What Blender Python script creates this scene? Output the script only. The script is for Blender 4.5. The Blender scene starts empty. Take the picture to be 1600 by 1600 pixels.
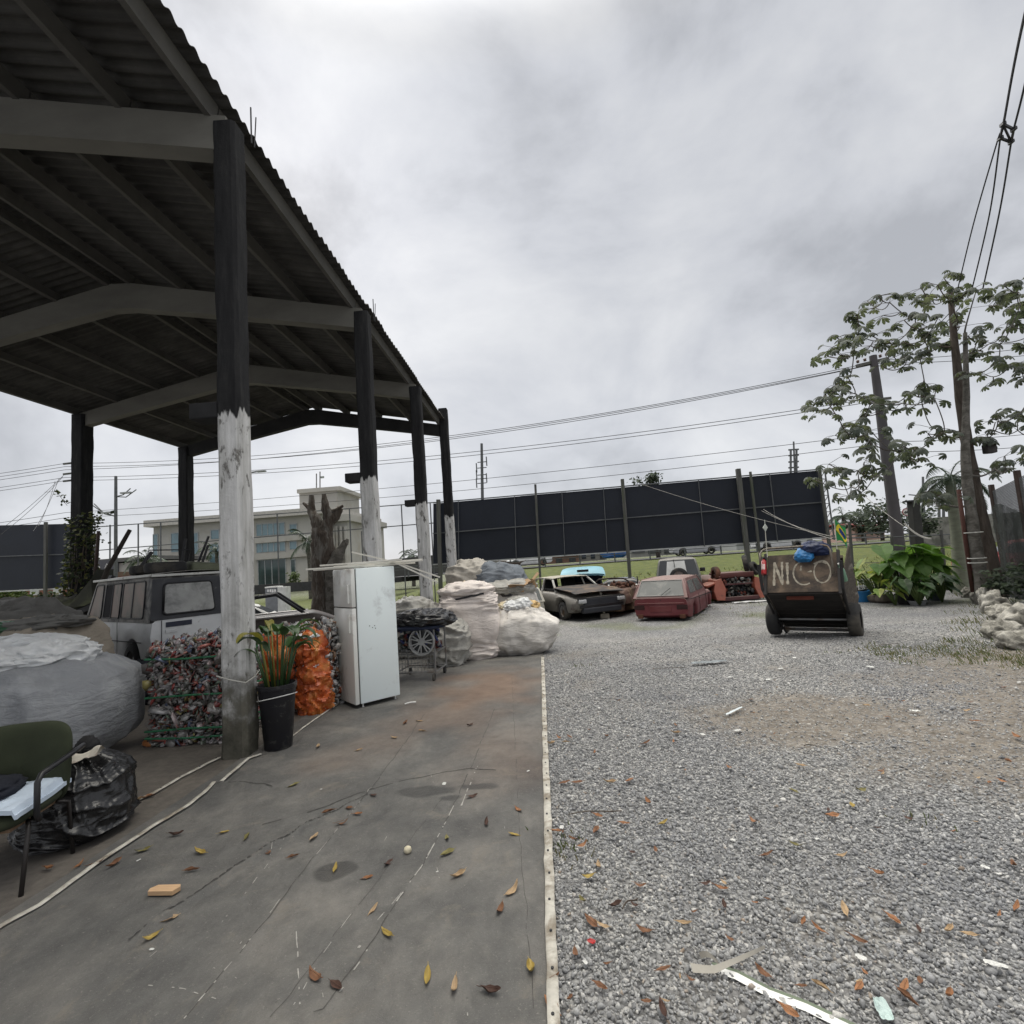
import bpy, bmesh, math, random
import numpy as np
from mathutils import Vector, Matrix, Euler, noise
R = math.radians
rnd = random.Random(7)
scene = bpy.context.scene
col = scene.collection

# ------------------------------------------------------------------ camera
FPX, EYE = 800.0, 1.7                       # focal length in pixels of the 1600 px photograph, eye height
RIGHT = Vector((0.99603, 0.05343, -0.07116)).normalized()
FWD = Vector((-0.04642, 0.99422, 0.09679)).normalized()
UP = RIGHT.cross(FWD).normalized()
RIGHT = FWD.cross(UP).normalized()
cam_data = bpy.data.cameras.new('camera')
cam = bpy.data.objects.new('camera', cam_data)
col.objects.link(cam)
cam_data.sensor_width = 36.0
cam_data.lens = 36.0 * FPX / 1600.0
cam_data.clip_start, cam_data.clip_end = 0.05, 3000
cam.matrix_world = Matrix(((RIGHT.x, UP.x, -FWD.x, 0), (RIGHT.y, UP.y, -FWD.y, 0), (RIGHT.z, UP.z, -FWD.z, EYE), (0, 0, 0, 1)))
scene.camera = cam

# ------------------------------------------------------------------ view, sky, sun
scene.view_settings.view_transform = 'Standard'
scene.view_settings.look = 'None'
scene.view_settings.exposure = 0.25
scene.view_settings.gamma = 1.0
try:
    scene.cycles.use_denoising = True
    scene.cycles.denoiser = 'OPENIMAGEDENOISE'
except Exception:
    pass
scene.cycles.max_bounces = 8
scene.cycles.transparent_max_bounces = 12
SUN_EL, SUN_AZ = R(38), R(-30)               # azimuth from +Y towards +X
sun_dir = Vector((math.sin(SUN_AZ) * math.cos(SUN_EL), math.cos(SUN_AZ) * math.cos(SUN_EL), math.sin(SUN_EL)))
sun_data = bpy.data.lights.new('sun', 'SUN')
sun = bpy.data.objects.new('sun', sun_data)
col.objects.link(sun)
sun_data.energy, sun_data.angle, sun_data.color = 1.3, R(25), (1.0, 0.97, 0.93)
sun.rotation_euler = (-sun_dir).to_track_quat('-Z', 'Y').to_euler()

world = bpy.data.worlds.new('World')
scene.world = world
world.use_nodes = True
nt = world.node_tree
nt.nodes.clear()
def wn(t, **k):
    n = nt.nodes.new(t)
    for a, b in k.items():
        setattr(n, a, b)
    return n
def wl(a, b): nt.links.new(a, b)
w_tc = wn('ShaderNodeTexCoord')
w_map = wn('ShaderNodeMapping'); w_map.inputs['Scale'].default_value = (1.0, 1.0, 1.5)
wl(w_tc.outputs['Generated'], w_map.inputs['Vector'])
w_n1 = wn('ShaderNodeTexNoise'); w_n1.inputs['Scale'].default_value = 2.3; w_n1.inputs['Detail'].default_value = 9; w_n1.inputs['Roughness'].default_value = 0.56; w_n1.inputs['Distortion'].default_value = 0.3
wl(w_map.outputs['Vector'], w_n1.inputs['Vector'])
w_r1 = wn('ShaderNodeValToRGB')
e = w_r1.color_ramp.elements
e[0].position, e[0].color = 0.35, (0.405, 0.417, 0.445, 1)
e[1].position, e[1].color = 0.64, (0.66, 0.668, 0.685, 1)
m = e.new(0.47); m.color = (0.535, 0.548, 0.58, 1)
wl(w_n1.outputs['Fac'], w_r1.inputs['Fac'])
def vmath(op, a, b=None):
    n = wn('ShaderNodeVectorMath', operation=op)
    wl(a, n.inputs[0])
    if b is not None: n.inputs[1].default_value = b
    return n
def smath(op, a, b=None, c=None, clamp=False):
    n = wn('ShaderNodeMath', operation=op); n.use_clamp = clamp
    for i, x in enumerate((a, b, c)):
        if x is None: continue
        if isinstance(x, (int, float)): n.inputs[i].default_value = x
        else: wl(x, n.inputs[i])
    return n.outputs[0]
w_dot = vmath('DOT_PRODUCT', w_tc.outputs['Generated'], sun_dir)
w_glow = smath('POWER', smath('MAXIMUM', w_dot.outputs['Value'], 0.0), 14.0)
w_sep = wn('ShaderNodeSeparateXYZ'); wl(w_tc.outputs['Generated'], w_sep.inputs[0])
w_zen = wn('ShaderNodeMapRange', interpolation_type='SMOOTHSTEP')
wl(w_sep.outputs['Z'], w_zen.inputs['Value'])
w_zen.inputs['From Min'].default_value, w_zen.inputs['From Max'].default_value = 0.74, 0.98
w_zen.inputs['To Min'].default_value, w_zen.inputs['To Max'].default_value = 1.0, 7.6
w_hor = wn('ShaderNodeMapRange', interpolation_type='SMOOTHSTEP')
wl(w_sep.outputs['Z'], w_hor.inputs['Value'])
w_hor.inputs['From Min'].default_value, w_hor.inputs['From Max'].default_value = 0.0, 0.45
w_hor.inputs['To Min'].default_value, w_hor.inputs['To Max'].default_value = 1.12, 0.98
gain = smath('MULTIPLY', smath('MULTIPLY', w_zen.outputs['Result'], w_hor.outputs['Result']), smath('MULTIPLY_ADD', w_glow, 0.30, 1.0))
w_sc = wn('ShaderNodeVectorMath', operation='SCALE')
w_tint = wn('ShaderNodeMix', data_type='RGBA', blend_type='MULTIPLY'); w_tint.inputs['Factor'].default_value = 1.0
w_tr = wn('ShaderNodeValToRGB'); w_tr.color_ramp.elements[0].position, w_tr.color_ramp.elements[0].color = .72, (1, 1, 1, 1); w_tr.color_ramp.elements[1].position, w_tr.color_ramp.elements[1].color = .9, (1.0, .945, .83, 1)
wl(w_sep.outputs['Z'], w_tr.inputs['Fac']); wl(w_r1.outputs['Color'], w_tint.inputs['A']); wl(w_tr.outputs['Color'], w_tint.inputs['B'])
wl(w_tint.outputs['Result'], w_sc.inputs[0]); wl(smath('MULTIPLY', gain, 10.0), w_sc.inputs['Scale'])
w_sky = wn('ShaderNodeTexSky', sky_type='NISHITA')
w_sky.sun_disc = False; w_sky.sun_elevation = SUN_EL; w_sky.sun_rotation = SUN_AZ
w_mix = wn('ShaderNodeMix', data_type='RGBA')
w_mix.inputs['Factor'].default_value = 0.94
wl(w_sky.outputs['Color'], w_mix.inputs['A']); wl(w_sc.outputs['Vector'], w_mix.inputs['B'])
w_bg = wn('ShaderNodeBackground'); w_bg.inputs['Strength'].default_value = 0.1
w_out = wn('ShaderNodeOutputWorld')
wl(w_mix.outputs['Result'], w_bg.inputs['Color']); wl(w_bg.outputs['Background'], w_out.inputs['Surface'])

# ------------------------------------------------------------------ measuring helpers (photograph pixel -> place on the ground / at a distance)
def gz(x, y):
    """height of the yard: it falls a little towards the back"""
    t = min(max((y - 8.0) / 7.0, 0), 1)
    return -0.3 * t * t * (3 - 2 * t)
def ray(px, py):
    return RIGHT * ((px - 800) / FPX) + UP * ((800 - py) / FPX) + FWD
def G(px, py, z=None):
    d = ray(px, py); zz = 0.0 if z is None else z
    for _ in range(12):
        t = (zz - EYE) / d.z
        if z is None: zz = gz(d.x * t, d.y * t)
    return Vector((d.x * t, d.y * t, zz))
def D(px, py, Y):
    d = ray(px, py); t = Y / d.y
    return Vector((d.x * t, d.y * t, EYE + d.z * t))

# ------------------------------------------------------------------ mesh builder
class MB:
    def __init__(s): s.v, s.f, s.mi = [], [], 0; s.fm = []
    def add(s, verts, faces):
        o = len(s.v); s.v += [tuple(p) for p in verts]; s.f += [tuple(i + o for i in f) for f in faces]; s.fm += [s.mi] * len(faces); return s
    def box(s, c, size, rot=None, bev=0.0):
        x, y, z = (a / 2 for a in size)
        if bev > 0:
            b = min(bev, x * .49, y * .49, z * .49); bm = bmesh.new(); bmesh.ops.create_cube(bm, size=1)
            bmesh.ops.scale(bm, vec=size, verts=bm.verts); bmesh.ops.bevel(bm, geom=bm.edges[:], offset=b, segments=2, affect='EDGES', profile=0.5)
            vs = [v.co.copy() for v in bm.verts]; bm.verts.index_update(); fs = [[v.index for v in f.verts] for f in bm.faces]; bm.free()
        else:
            vs = [Vector((a, b, d)) for a in (-x, x) for b in (-y, y) for d in (-z, z)]
            fs = [(0, 1, 3, 2), (4, 6, 7, 5), (0, 4, 5, 1), (2, 3, 7, 6), (0, 2, 6, 4), (1, 5, 7, 3)]
        m = Matrix.Translation(Vector(c)) @ (rot.to_matrix().to_4x4() if isinstance(rot, Euler) else rot.to_4x4() if rot is not None else Matrix())
        return s.add([m @ v for v in vs], fs)
    def bar(s, p, q, w, h, roll=0.0, bev=0.0):
        p, q = Vector(p), Vector(q); d = q - p
        m = d.to_track_quat('Y', 'Z').to_matrix() @ Matrix.Rotation(roll, 3, 'Y')
        return s.box((p + q) / 2, (w, d.length, h), m, bev)
    def tube(s, path, r, n=8, cap=True, jit=0.0, seed=0):
        path = [Vector(p) for p in path]; k = len(path)
        rs = r if isinstance(r, (list, tuple)) else [r] * k
        o = len(s.v); vs = []; ref = None
        for i, p in enumerate(path):
            t = (path[min(i + 1, k - 1)] - path[max(i - 1, 0)])
            if t.length < 1e-9: t = Vector((0, 0, 1))
            t.normalize()
            if ref is None: ref = t.orthogonal().normalized()
            ref = (ref - t * ref.dot(t))
            ref = ref.normalized() if ref.length > 1e-6 else t.orthogonal().normalized()
            b = t.cross(ref)
            for j in range(n):
                a = 2 * math.pi * j / n
                dr = ref * math.cos(a) + b * math.sin(a)
                rr = rs[i]
                if jit: rr *= 1 + jit * noise.noise(Vector((math.cos(a) * 1.7 + seed, math.sin(a) * 1.7, i * .55 + seed * 3)))
                vs.append(p + dr * rr)
        fs = [(i * n + j, i * n + (j + 1) % n, (i + 1) * n + (j + 1) % n, (i + 1) * n + j) for i in range(k - 1) for j in range(n)]
        if cap: fs += [tuple(range(n - 1, -1, -1)), tuple(range((k - 1) * n, k * n))]
        return s.add(vs, fs)
    def lathe(s, prof, n=24, c=(0, 0, 0), axis='Z', cap=True):
        c = Vector(c); vs = []
        for (r, h) in prof:
            for j in range(n):
                a = 2 * math.pi * j / n; u, w = r * math.cos(a), r * math.sin(a)
                vs.append(c + Vector({'Z': (u, w, h), 'X': (h, u, w), 'Y': (w, h, u)}[axis]))
        k = len(prof)
        fs = [(i * n + j, i * n + (j + 1) % n, (i + 1) * n + (j + 1) % n, (i + 1) * n + j) for i in range(k - 1) for j in range(n)]
        if cap: fs += [tuple(range(n - 1, -1, -1)), tuple(range((k - 1) * n, k * n))]
        return s.add(vs, fs)
    def prism(s, pts, vec):
        """polygon pts (3-D) pushed along vec"""
        pts = [Vector(p) for p in pts]; n = len(pts); vec = Vector(vec)
        return s.add(pts + [p + vec for p in pts], [tuple(range(n - 1, -1, -1)), tuple(range(n, 2 * n))] + [(i, (i + 1) % n, n + (i + 1) % n, n + i) for i in range(n)])
    def grid(s, fn, nu, nv, close_u=False):
        vs = [fn(i / (nu - (0 if close_u else 1)), j / (nv - 1)) for j in range(nv) for i in range(nu)]
        fs = [(j * nu + i, j * nu + (i + 1) % nu, (j + 1) * nu + (i + 1) % nu, (j + 1) * nu + i) for j in range(nv - 1) for i in range(nu - (0 if close_u else 1))]
        return s.add(vs, fs)
    def xf(s, m):
        s.v = [tuple(m @ Vector(p)) for p in s.v]; return s

def mesh_obj(name, mb, mats, parent=None, smooth=False, loc=None, sharp=None):
    me = bpy.data.meshes.new(name); me.from_pydata(mb.v, [], mb.f)
    for m_ in (mats if isinstance(mats, (list, tuple)) else [mats]): me.materials.append(m_)
    if any(mb.fm): me.polygons.foreach_set('material_index', mb.fm)
    if smooth: me.polygons.foreach_set('use_smooth', [True] * len(me.polygons))
    me.update()
    if smooth and sharp is not None:
        try: me.set_sharp_from_angle(angle=R(sharp))
        except Exception: pass
    o = bpy.data.objects.new(name, me); col.objects.link(o)
    if parent is not None: o.parent = parent
    if loc is not None: o.location = loc
    return o
def tag(o, label=None, cat=None, group=None, kind=None):
    for k, v in (('label', label), ('category', cat), ('group', group), ('kind', kind)):
        if v: o[k] = v
    return o
def thing(name, label, cat, loc=(0, 0, 0), rotz=0.0, group=None, rot=None):
    o = bpy.data.objects.new(name, None); col.objects.link(o); o.empty_display_size = 0.2
    o.location = loc; o.rotation_euler = rot if rot is not None else (0, 0, rotz)
    return tag(o, label, cat, group)
def local(t):
    return (Matrix.Translation(t.location) @ t.rotation_euler.to_matrix().to_4x4()).inverted()
def part(name, mb, mats, t, smooth=False, world=True, label=None, sharp=None):
    """mesh child of thing t; world=True: mb holds world coordinates"""
    if world:
        a = t; ms = [local(a)]
        while a.parent is not None:
            a = a.parent; ms.append(local(a))
        m_ = Matrix()
        for x in reversed(ms): m_ = x @ m_
        m_ = ms[0]
        for x in ms[1:]: m_ = m_ @ x
        mb.xf(m_)
    o = mesh_obj(name, mb, mats, t, smooth, sharp=sharp)
    if label: o['label'] = label
    return o
def solo(name, mb, mats, label, cat, group=None, smooth=False, origin=None, kind=None, sharp=None):
    """a thing that is one mesh; mb in world coordinates, origin moved to its base"""
    if origin is None:
        a = np.array(mb.v); origin = Vector(((a[:, 0].min() + a[:, 0].max()) / 2, (a[:, 1].min() + a[:, 1].max()) / 2, a[:, 2].min()))
    origin = Vector(origin)
    mb.xf(Matrix.Translation(-origin))
    o = mesh_obj(name, mb, mats, None, smooth, origin, sharp=sharp)
    return tag(o, label, cat, group, kind)
def copy_tree(o, parent=None):
    c = o.copy(); col.objects.link(c)
    if parent is not None: c.parent = parent
    for ch in list(o.children): copy_tree(ch, c)
    return c

# ------------------------------------------------------------------ materials
def _nodes(name):
    m_ = bpy.data.materials.new(name); m_.use_nodes = True
    t = m_.node_tree; b = t.nodes['Principled BSDF']
    return m_, t, b
def N(t, typ, **k):
    n = t.nodes.new(typ)
    for a, b in k.items():
        if a.startswith('i_'): n.inputs[a[2:].replace('_', ' ')].default_value = b
        else: setattr(n, a, b)
    return n
def ramp(t, fac, stops, const=False):
    r = t.nodes.new('ShaderNodeValToRGB'); cr = r.color_ramp
    if const: cr.interpolation = 'CONSTANT'
    while len(cr.elements) > 1: cr.elements.remove(cr.elements[-1])
    for i, (p, c) in enumerate(stops):
        el = cr.elements[0] if i == 0 else cr.elements.new(p)
        el.position = p; el.color = (*c, 1) if len(c) == 3 else c
    if fac is not None: t.links.new(fac, r.inputs['Fac'])
    return r.outputs['Color']
def coords(t, kind='Object', stretch=(1, 1, 1)):
    tc = t.nodes.new('ShaderNodeTexCoord'); mp = t.nodes.new('ShaderNodeMapping'); mp.inputs['Scale'].default_value = stretch
    t.links.new(tc.outputs[kind], mp.inputs['Vector']); return mp.outputs['Vector']
def nz(t, vec, scale, detail=5, rough=0.55, dist=0.0):
    n = N(t, 'ShaderNodeTexNoise'); n.inputs['Scale'].default_value = scale; n.inputs['Detail'].default_value = detail
    n.inputs['Roughness'].default_value = rough; n.inputs['Distortion'].default_value = dist
    t.links.new(vec, n.inputs['Vector']); return n.outputs['Fac']
def bumpn(t, b, h, strength=0.3, dist=0.02, prev=None):
    n = N(t, 'ShaderNodeBump'); n.inputs['Strength'].default_value = strength; n.inputs['Distance'].default_value = dist
    t.links.new(h, n.inputs['Height'])
    if prev is not None: t.links.new(prev, n.inputs['Normal'])
    t.links.new(n.outputs['Normal'], b.inputs['Normal']); return n.outputs['Normal']
def mixc(t, fac, a, b, blend='MIX'):
    n = N(t, 'ShaderNodeMix', data_type='RGBA', blend_type=blend)
    for s, x in (('Factor', fac), ('A', a), ('B', b)):
        if isinstance(x, (int, float)): n.inputs[s].default_value = x
        elif isinstance(x, tuple): n.inputs[s].default_value = (*x, 1) if len(x) == 3 else x
        else: t.links.new(x, n.inputs[s])
    return n.outputs['Result']
def mt(t, op, a, b=None, c=None, clamp=False):
    n = N(t, 'ShaderNodeMath', operation=op); n.use_clamp = clamp
    for i, x in enumerate((a, b, c)):
        if x is None: continue
        if isinstance(x, (int, float)): n.inputs[i].default_value = x
        else: t.links.new(x, n.inputs[i])
    return n.outputs[0]
def sc3(c, k): return tuple(min(1, x * k) for x in c)
def M(name, c, var=0.25, scale=4, rough=0.7, bump=0.15, bscale=30, bdist=0.01, metal=0.0, stretch=(1, 1, 1), dirt=None, dirt_amt=0.45, dirt_scale=2.0, spec=0.4, alpha=None, coat=0.0, rvar=0.0, trans=0.0, sss=0.0):
    """plain weathered material: base tone varied by noise, optional dirt / rust patches, fine bump"""
    m_, t, b = _nodes(name); v = coords(t, 'Object', stretch)
    n1 = nz(t, v, scale, 6, 0.6)
    cc = ramp(t, n1, [(0.25, sc3(c, 1 - var)), (0.5, c), (0.78, sc3(c, 1 + var))])
    if dirt is not None:
        n2 = nz(t, v, dirt_scale, 8, 0.65, 0.4)
        f = ramp(t, n2, [(0.62 - dirt_amt * 0.4, (0, 0, 0)), (0.74 - dirt_amt * 0.3, (1, 1, 1))])
        cc = mixc(t, f, cc, dirt)
    t.links.new(cc, b.inputs['Base Color'])
    b.inputs['Roughness'].default_value = rough; b.inputs['Metallic'].default_value = metal
    b.inputs['Specular IOR Level'].default_value = spec
    if rvar:
        rr = N(t, 'ShaderNodeMapRange'); t.links.new(n1, rr.inputs['Value']); rr.inputs['From Min'].default_value = .3; rr.inputs['From Max'].default_value = .7
        rr.inputs['To Min'].default_value = max(0.05, rough - rvar); rr.inputs['To Max'].default_value = min(1, rough + rvar); t.links.new(rr.outputs['Result'], b.inputs['Roughness'])
    if bump: bumpn(t, b, nz(t, v, bscale, 6, 0.6), bump, bdist)
    if alpha is not None: b.inputs['Alpha'].default_value = alpha
    if coat: b.inputs['Coat Weight'].default_value = coat; b.inputs['Coat Roughness'].default_value = 0.15
    if trans: b.inputs['Transmission Weight'].default_value = trans
    return m_
def M_island(name, cols, rough=0.5, bump=0.0, bscale=40, spec=0.4, trans=0.0, var=0.0, backlit=0.0):
    """each loose piece of the mesh takes one tone of cols"""
    m_, t, b = _nodes(name)
    g = N(t, 'ShaderNodeNewGeometry')
    cc = ramp(t, g.outputs['Random Per Island'], [(i / len(cols), c) for i, c in enumerate(cols)], True)
    if var:
        v = coords(t); n1 = nz(t, v, 9, 4)
        cc = mixc(t, 1.0, cc, ramp(t, n1, [(0.3, (1 - var,) * 3), (0.7, (1 + var,) * 3)]), 'MULTIPLY')
    t.links.new(cc, b.inputs['Base Color']); b.inputs['Roughness'].default_value = rough; b.inputs['Specular IOR Level'].default_value = spec
    if trans: b.inputs['Transmission Weight'].default_value = trans
    if bump: bumpn(t, b, nz(t, coords(t), bscale, 4), bump, 0.01)
    if backlit:
        tr = N(t, 'ShaderNodeBsdfTranslucent'); t.links.new(mixc(t, 1.0, cc, (1.3, 1.35, 0.7), 'MULTIPLY'), tr.inputs['Color'])
        mx = N(t, 'ShaderNodeMixShader'); mx.inputs['Fac'].default_value = backlit
        t.links.new(b.outputs['BSDF'], mx.inputs[1]); t.links.new(tr.outputs['BSDF'], mx.inputs[2])
        t.links.new(mx.outputs['Shader'], t.nodes['Material Output'].inputs['Surface'])
    return m_

DARKMETAL = M('dark_metal', (0.03, 0.03, 0.032), rough=0.5, metal=0.3)
STEEL = M('grey_steel', (0.22, 0.22, 0.22), rough=0.5, metal=0.6, dirt=(0.12, 0.07, 0.04), dirt_amt=0.3)
RUST = M('rust', (0.10, 0.042, 0.025), var=0.5, scale=6, rough=0.9, bump=0.4, dirt=(0.035, 0.02, 0.015))
BLACKPL = M('black_plastic', (0.012, 0.012, 0.014), rough=0.4, spec=0.5)
RUBBER = M('tyre_rubber', (0.022, 0.022, 0.023), var=0.3, rough=0.85, bump=0.3, bscale=60, dirt=(0.08, 0.072, 0.06), dirt_amt=0.35)
WOOD = M('weathered_wood', (0.11, 0.09, 0.07), var=0.4, scale=5, stretch=(6, 6, 0.6), rough=0.9, bump=0.4)
WHITEPAINT = M('white_paint', (0.7, 0.7, 0.68), var=0.1, rough=0.5)
CARD = M('cardboard', (0.36, 0.24, 0.14), var=0.15, rough=0.9)
GLASS = M('dusty_glass', (0.085, 0.092, 0.09), var=0.25, scale=2, rough=0.22, spec=0.4, bump=0.02, dirt=(0.17, 0.17, 0.16), dirt_amt=0.3)
DARKGLASS = M('dark_glass', (0.03, 0.033, 0.036), var=0.3, rough=0.1, spec=0.7, bump=0.0)
BARK = M('bark', (0.085, 0.068, 0.055), var=0.55, scale=7, stretch=(3, 3, 0.7), rough=0.95, bump=0.8, bscale=14, bdist=0.04, dirt=(0.20, 0.19, 0.17), dirt_amt=0.35)
def vn(p, s, seed=0.0): return noise.noise(Vector((p[0] * s + seed, p[1] * s - seed * .7, p[2] * s + seed * 1.3)))
def ridge(p, s, seed=0.0): return 1 - 2 * abs(vn(p, s, seed))
def fbm(p, s, seed=0.0, o=4): return noise.fractal(Vector((p[0] * s + seed, p[1] * s, p[2] * s)), 1.0, 2.0, o)
# ================================================================== GROUND
def smooth01(t): t = min(max(t, 0), 1); return t * t * (3 - 2 * t)
X_EDGE = -0.07                                # seam between the dark tarpaulin and the gravel
DIRT_C = [(4.0, 4.4, 2.4, 1.5), (6.2, 5.6, 3.8, 2.0), (2.8, 5.2, 1.7, 1.2), (5.2, 4.1, 2.8, 1.5), (6.6, 6.7, 2.8, 1.4)]
def dirt_at(x, y):
    d = 0
    for cx, cy, rx, ry in DIRT_C: d = max(d, 1 - math.hypot((x - cx) / rx, (y - cy) / ry))
    d += 0.35 * noise.noise(Vector((x * 1.1, y * 1.1, 3.3))) + 0.2 * noise.noise(Vector((x * 3.1, y * 3.1, 7)))
    return smooth01(d * 1.7)
# one gravel sheet to the horizon
ys = np.unique(np.concatenate([np.arange(-6, 1, 1.0), np.arange(1, 11, .12), np.arange(11, 24, .5), np.array([26, 30, 36, 45, 60, 90, 150, 300, 700, 1500])]))
xs = np.unique(np.concatenate([np.array([-1500, -500, -200, -90, -50, -30, -20]), np.arange(-14, -0.5, 1.0), np.arange(-.4, 12, .12), np.arange(12, 24, 1.0), np.array([30, 45, 70, 120, 250, 600, 1500])]))
def embank(x, y):
    # grass bank behind the yard, rising to the road
    t = smooth01((y - 25) / 13.0) * smooth01((x + 12) / 8.0)
    return 1.45 * t
def ground_z(x, y):
    z = gz(x, y)
    if y < 11: z += 0.012 * noise.noise(Vector((x * .8, y * .8, 0))) if x > 0 else 0
    return z + embank(x, y)
gv = [(x, y, ground_z(x, y) - (0.0 if x > X_EDGE else 0.02)) for y in ys for x in xs]
nx = len(xs)
gf = [(j * nx + i, j * nx + i + 1, (j + 1) * nx + i + 1, (j + 1) * nx + i) for j in range(len(ys) - 1) for i in range(nx - 1)]
gm, t, b = _nodes('gravel_ground')
v = coords(t)
vo = N(t, 'ShaderNodeTexVoronoi'); vo.inputs['Scale'].default_value = 46; t.links.new(v, vo.inputs['Vector'])
sepc = N(t, 'ShaderNodeSeparateColor'); t.links.new(vo.outputs['Color'], sepc.inputs[0])
stone = ramp(t, sepc.outputs['Red'], [(0, (0.13, 0.131, 0.133)), (0.45, (0.26, 0.261, 0.263)), (0.8, (0.38, 0.38, 0.375)), (1.0, (0.56, 0.55, 0.53))])
edge = ramp(t, vo.outputs['Distance'], [(0.0, (1, 1, 1)), (0.55, (0.8, 0.8, 0.8)), (0.9, (0.25, 0.25, 0.25))])
stone = mixc(t, 1.0, stone, edge, 'MULTIPLY')
stone = mixc(t, 1.0, stone, ramp(t, nz(t, v, 0.5, 5, 0.6), [(0.3, (0.72, 0.73, 0.76)), (0.7, (1.12, 1.1, 1.06))]), 'MULTIPLY')
at = N(t, 'ShaderNodeAttribute', attribute_name='soil')
soil = ramp(t, nz(t, v, 7, 8, 0.7), [(0.3, (0.080, 0.067, 0.054)), (0.5, (0.165, 0.142, 0.115)), (0.7, (0.27, 0.24, 0.20))])
sf = mt(t, 'MULTIPLY', at.outputs['Fac'], ramp(t, nz(t, v, 16, 5, 0.7), [(0.35, (0.35, 0.35, 0.35)), (0.6, (1, 1, 1))]))
cc = mixc(t, sf, stone, soil)
gr = N(t, 'ShaderNodeAttribute', attribute_name='green')
grass_c = ramp(t, nz(t, v, 2.5, 8, 0.75), [(0.3, (0.050, 0.062, 0.016)), (0.5, (0.085, 0.105, 0.026)), (0.72, (0.15, 0.15, 0.05))])
gsc = mt(t, 'MULTIPLY', gr.outputs['Fac'], ramp(t, nz(t, v, 5, 6, 0.7), [(0.2, (0.6,) * 3), (0.5, (1, 1, 1))]), clamp=True)
cc = mixc(t, gsc, cc, grass_c)
t.links.new(cc, b.inputs['Base Color']); b.inputs['Roughness'].default_value = 0.9; b.inputs['Specular IOR Level'].default_value = 0.25
n0 = bumpn(t, b, vo.outputs['Distance'], 0.7, -0.02); bumpn(t, b, nz(t, v, 90, 4), 0.3, 0.01, n0)
mbg = MB(); mbg.add(gv, gf)
ground = mesh_obj('ground', mbg, gm, smooth=True); tag(ground, 'grey crushed stone yard running to a green bank', 'ground', kind='structure')
a1 = ground.data.attributes.new('soil', 'FLOAT', 'POINT'); a1.data.foreach_set('value', [dirt_at(p[0], p[1]) if p[1] < 12 and p[0] > -1 else 0.0 for p in gv])
def green_at(x, y):
    lim = 22.0 - 3.0 * smooth01((x - 6) / 6) - 1.0 * smooth01((-x - 8) / 6)
    g_ = smooth01((y - lim) / 1.5)
    if y < lim:
        n_ = noise.noise(Vector((x * .7, y * .7, 11)))
        e_ = .45 * smooth01((x - 5.2 - .42 * (y - 5.5) * (1 if y > 5 else 0) + 1.6 * n_) / 1.2) if 5.5 < y < 9 else 0
        g_ = max(g_, 0.5 * e_)
        if 12.2 < y < 20 and x > 0.3: g_ = max(g_, smooth01((n_ - .05) * 2.5) * .5 * smooth01((y - 12) / 2))
    return g_ if y < 60 else 0.6
a2 = ground.data.attributes.new('green', 'FLOAT', 'POINT'); a2.data.foreach_set('value', [green_at(p[0], p[1]) for p in gv])

# loose crushed stones near the camera (nobody could count them)
rs = np.random.RandomState(3)
phi = (1 + 5 ** .5) / 2
ico = np.array([(-1, phi, 0), (1, phi, 0), (-1, -phi, 0), (1, -phi, 0), (0, -1, phi), (0, 1, phi), (0, -1, -phi), (0, 1, -phi), (phi, 0, -1), (phi, 0, 1), (-phi, 0, -1), (-phi, 0, 1)]) / math.hypot(1, phi)
icf = np.array([(0, 11, 5), (0, 5, 1), (0, 1, 7), (0, 7, 10), (0, 10, 11), (1, 5, 9), (5, 11, 4), (11, 10, 2), (10, 7, 6), (7, 1, 8), (3, 9, 4), (3, 4, 2), (3, 2, 6), (3, 6, 8), (3, 8, 9), (4, 9, 5), (2, 4, 11), (6, 2, 10), (8, 6, 7), (9, 8, 1)])
def np_mesh(name, verts, faces, mat_, smooth=False):
    me = bpy.data.meshes.new(name); nv, nf, k = len(verts), len(faces), faces.shape[1]
    me.vertices.add(nv); me.vertices.foreach_set('co', verts.astype(np.float32).ravel())
    me.loops.add(nf * k); me.loops.foreach_set('vertex_index', faces.astype(np.int32).ravel())
    me.polygons.add(nf); me.polygons.foreach_set('loop_start', np.arange(0, nf * k, k, dtype=np.int32)); me.polygons.foreach_set('loop_total', np.full(nf, k, dtype=np.int32))
    if smooth: me.polygons.foreach_set('use_smooth', np.ones(nf, dtype=bool))
    me.update(calc_edges=True); me.materials.append(mat_)
    o = bpy.data.objects.new(name, me); col.objects.link(o); return o
def rand_rot(n, r_):
    q = r_.normal(size=(n, 4)); q /= np.linalg.norm(q, axis=1)[:, None]; w, x, y, z = q.T
    return np.stack([np.stack([1 - 2 * (y * y + z * z), 2 * (x * y - z * w), 2 * (x * z + y * w)], -1), np.stack([2 * (x * y + z * w), 1 - 2 * (x * x + z * z), 2 * (y * z - x * w)], -1), np.stack([2 * (x * z - y * w), 2 * (y * z + x * w), 1 - 2 * (x * x + y * y)], -1)], 1)
def bits_np(cen, scl, r_, jit=0.25):
    n = len(cen); vs = np.repeat(ico[None], n, 0) * (1 + r_.uniform(-jit, jit, size=(n, 12, 1))) * scl[:, None, :]
    vs = np.einsum('nij,nkj->nki', rand_rot(n, r_), vs) + cen[:, None, :]
    fs = icf[None] + (np.arange(n) * 12)[:, None, None]
    return vs.reshape(-1, 3), fs.reshape(-1, 3)
pts = []
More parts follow.
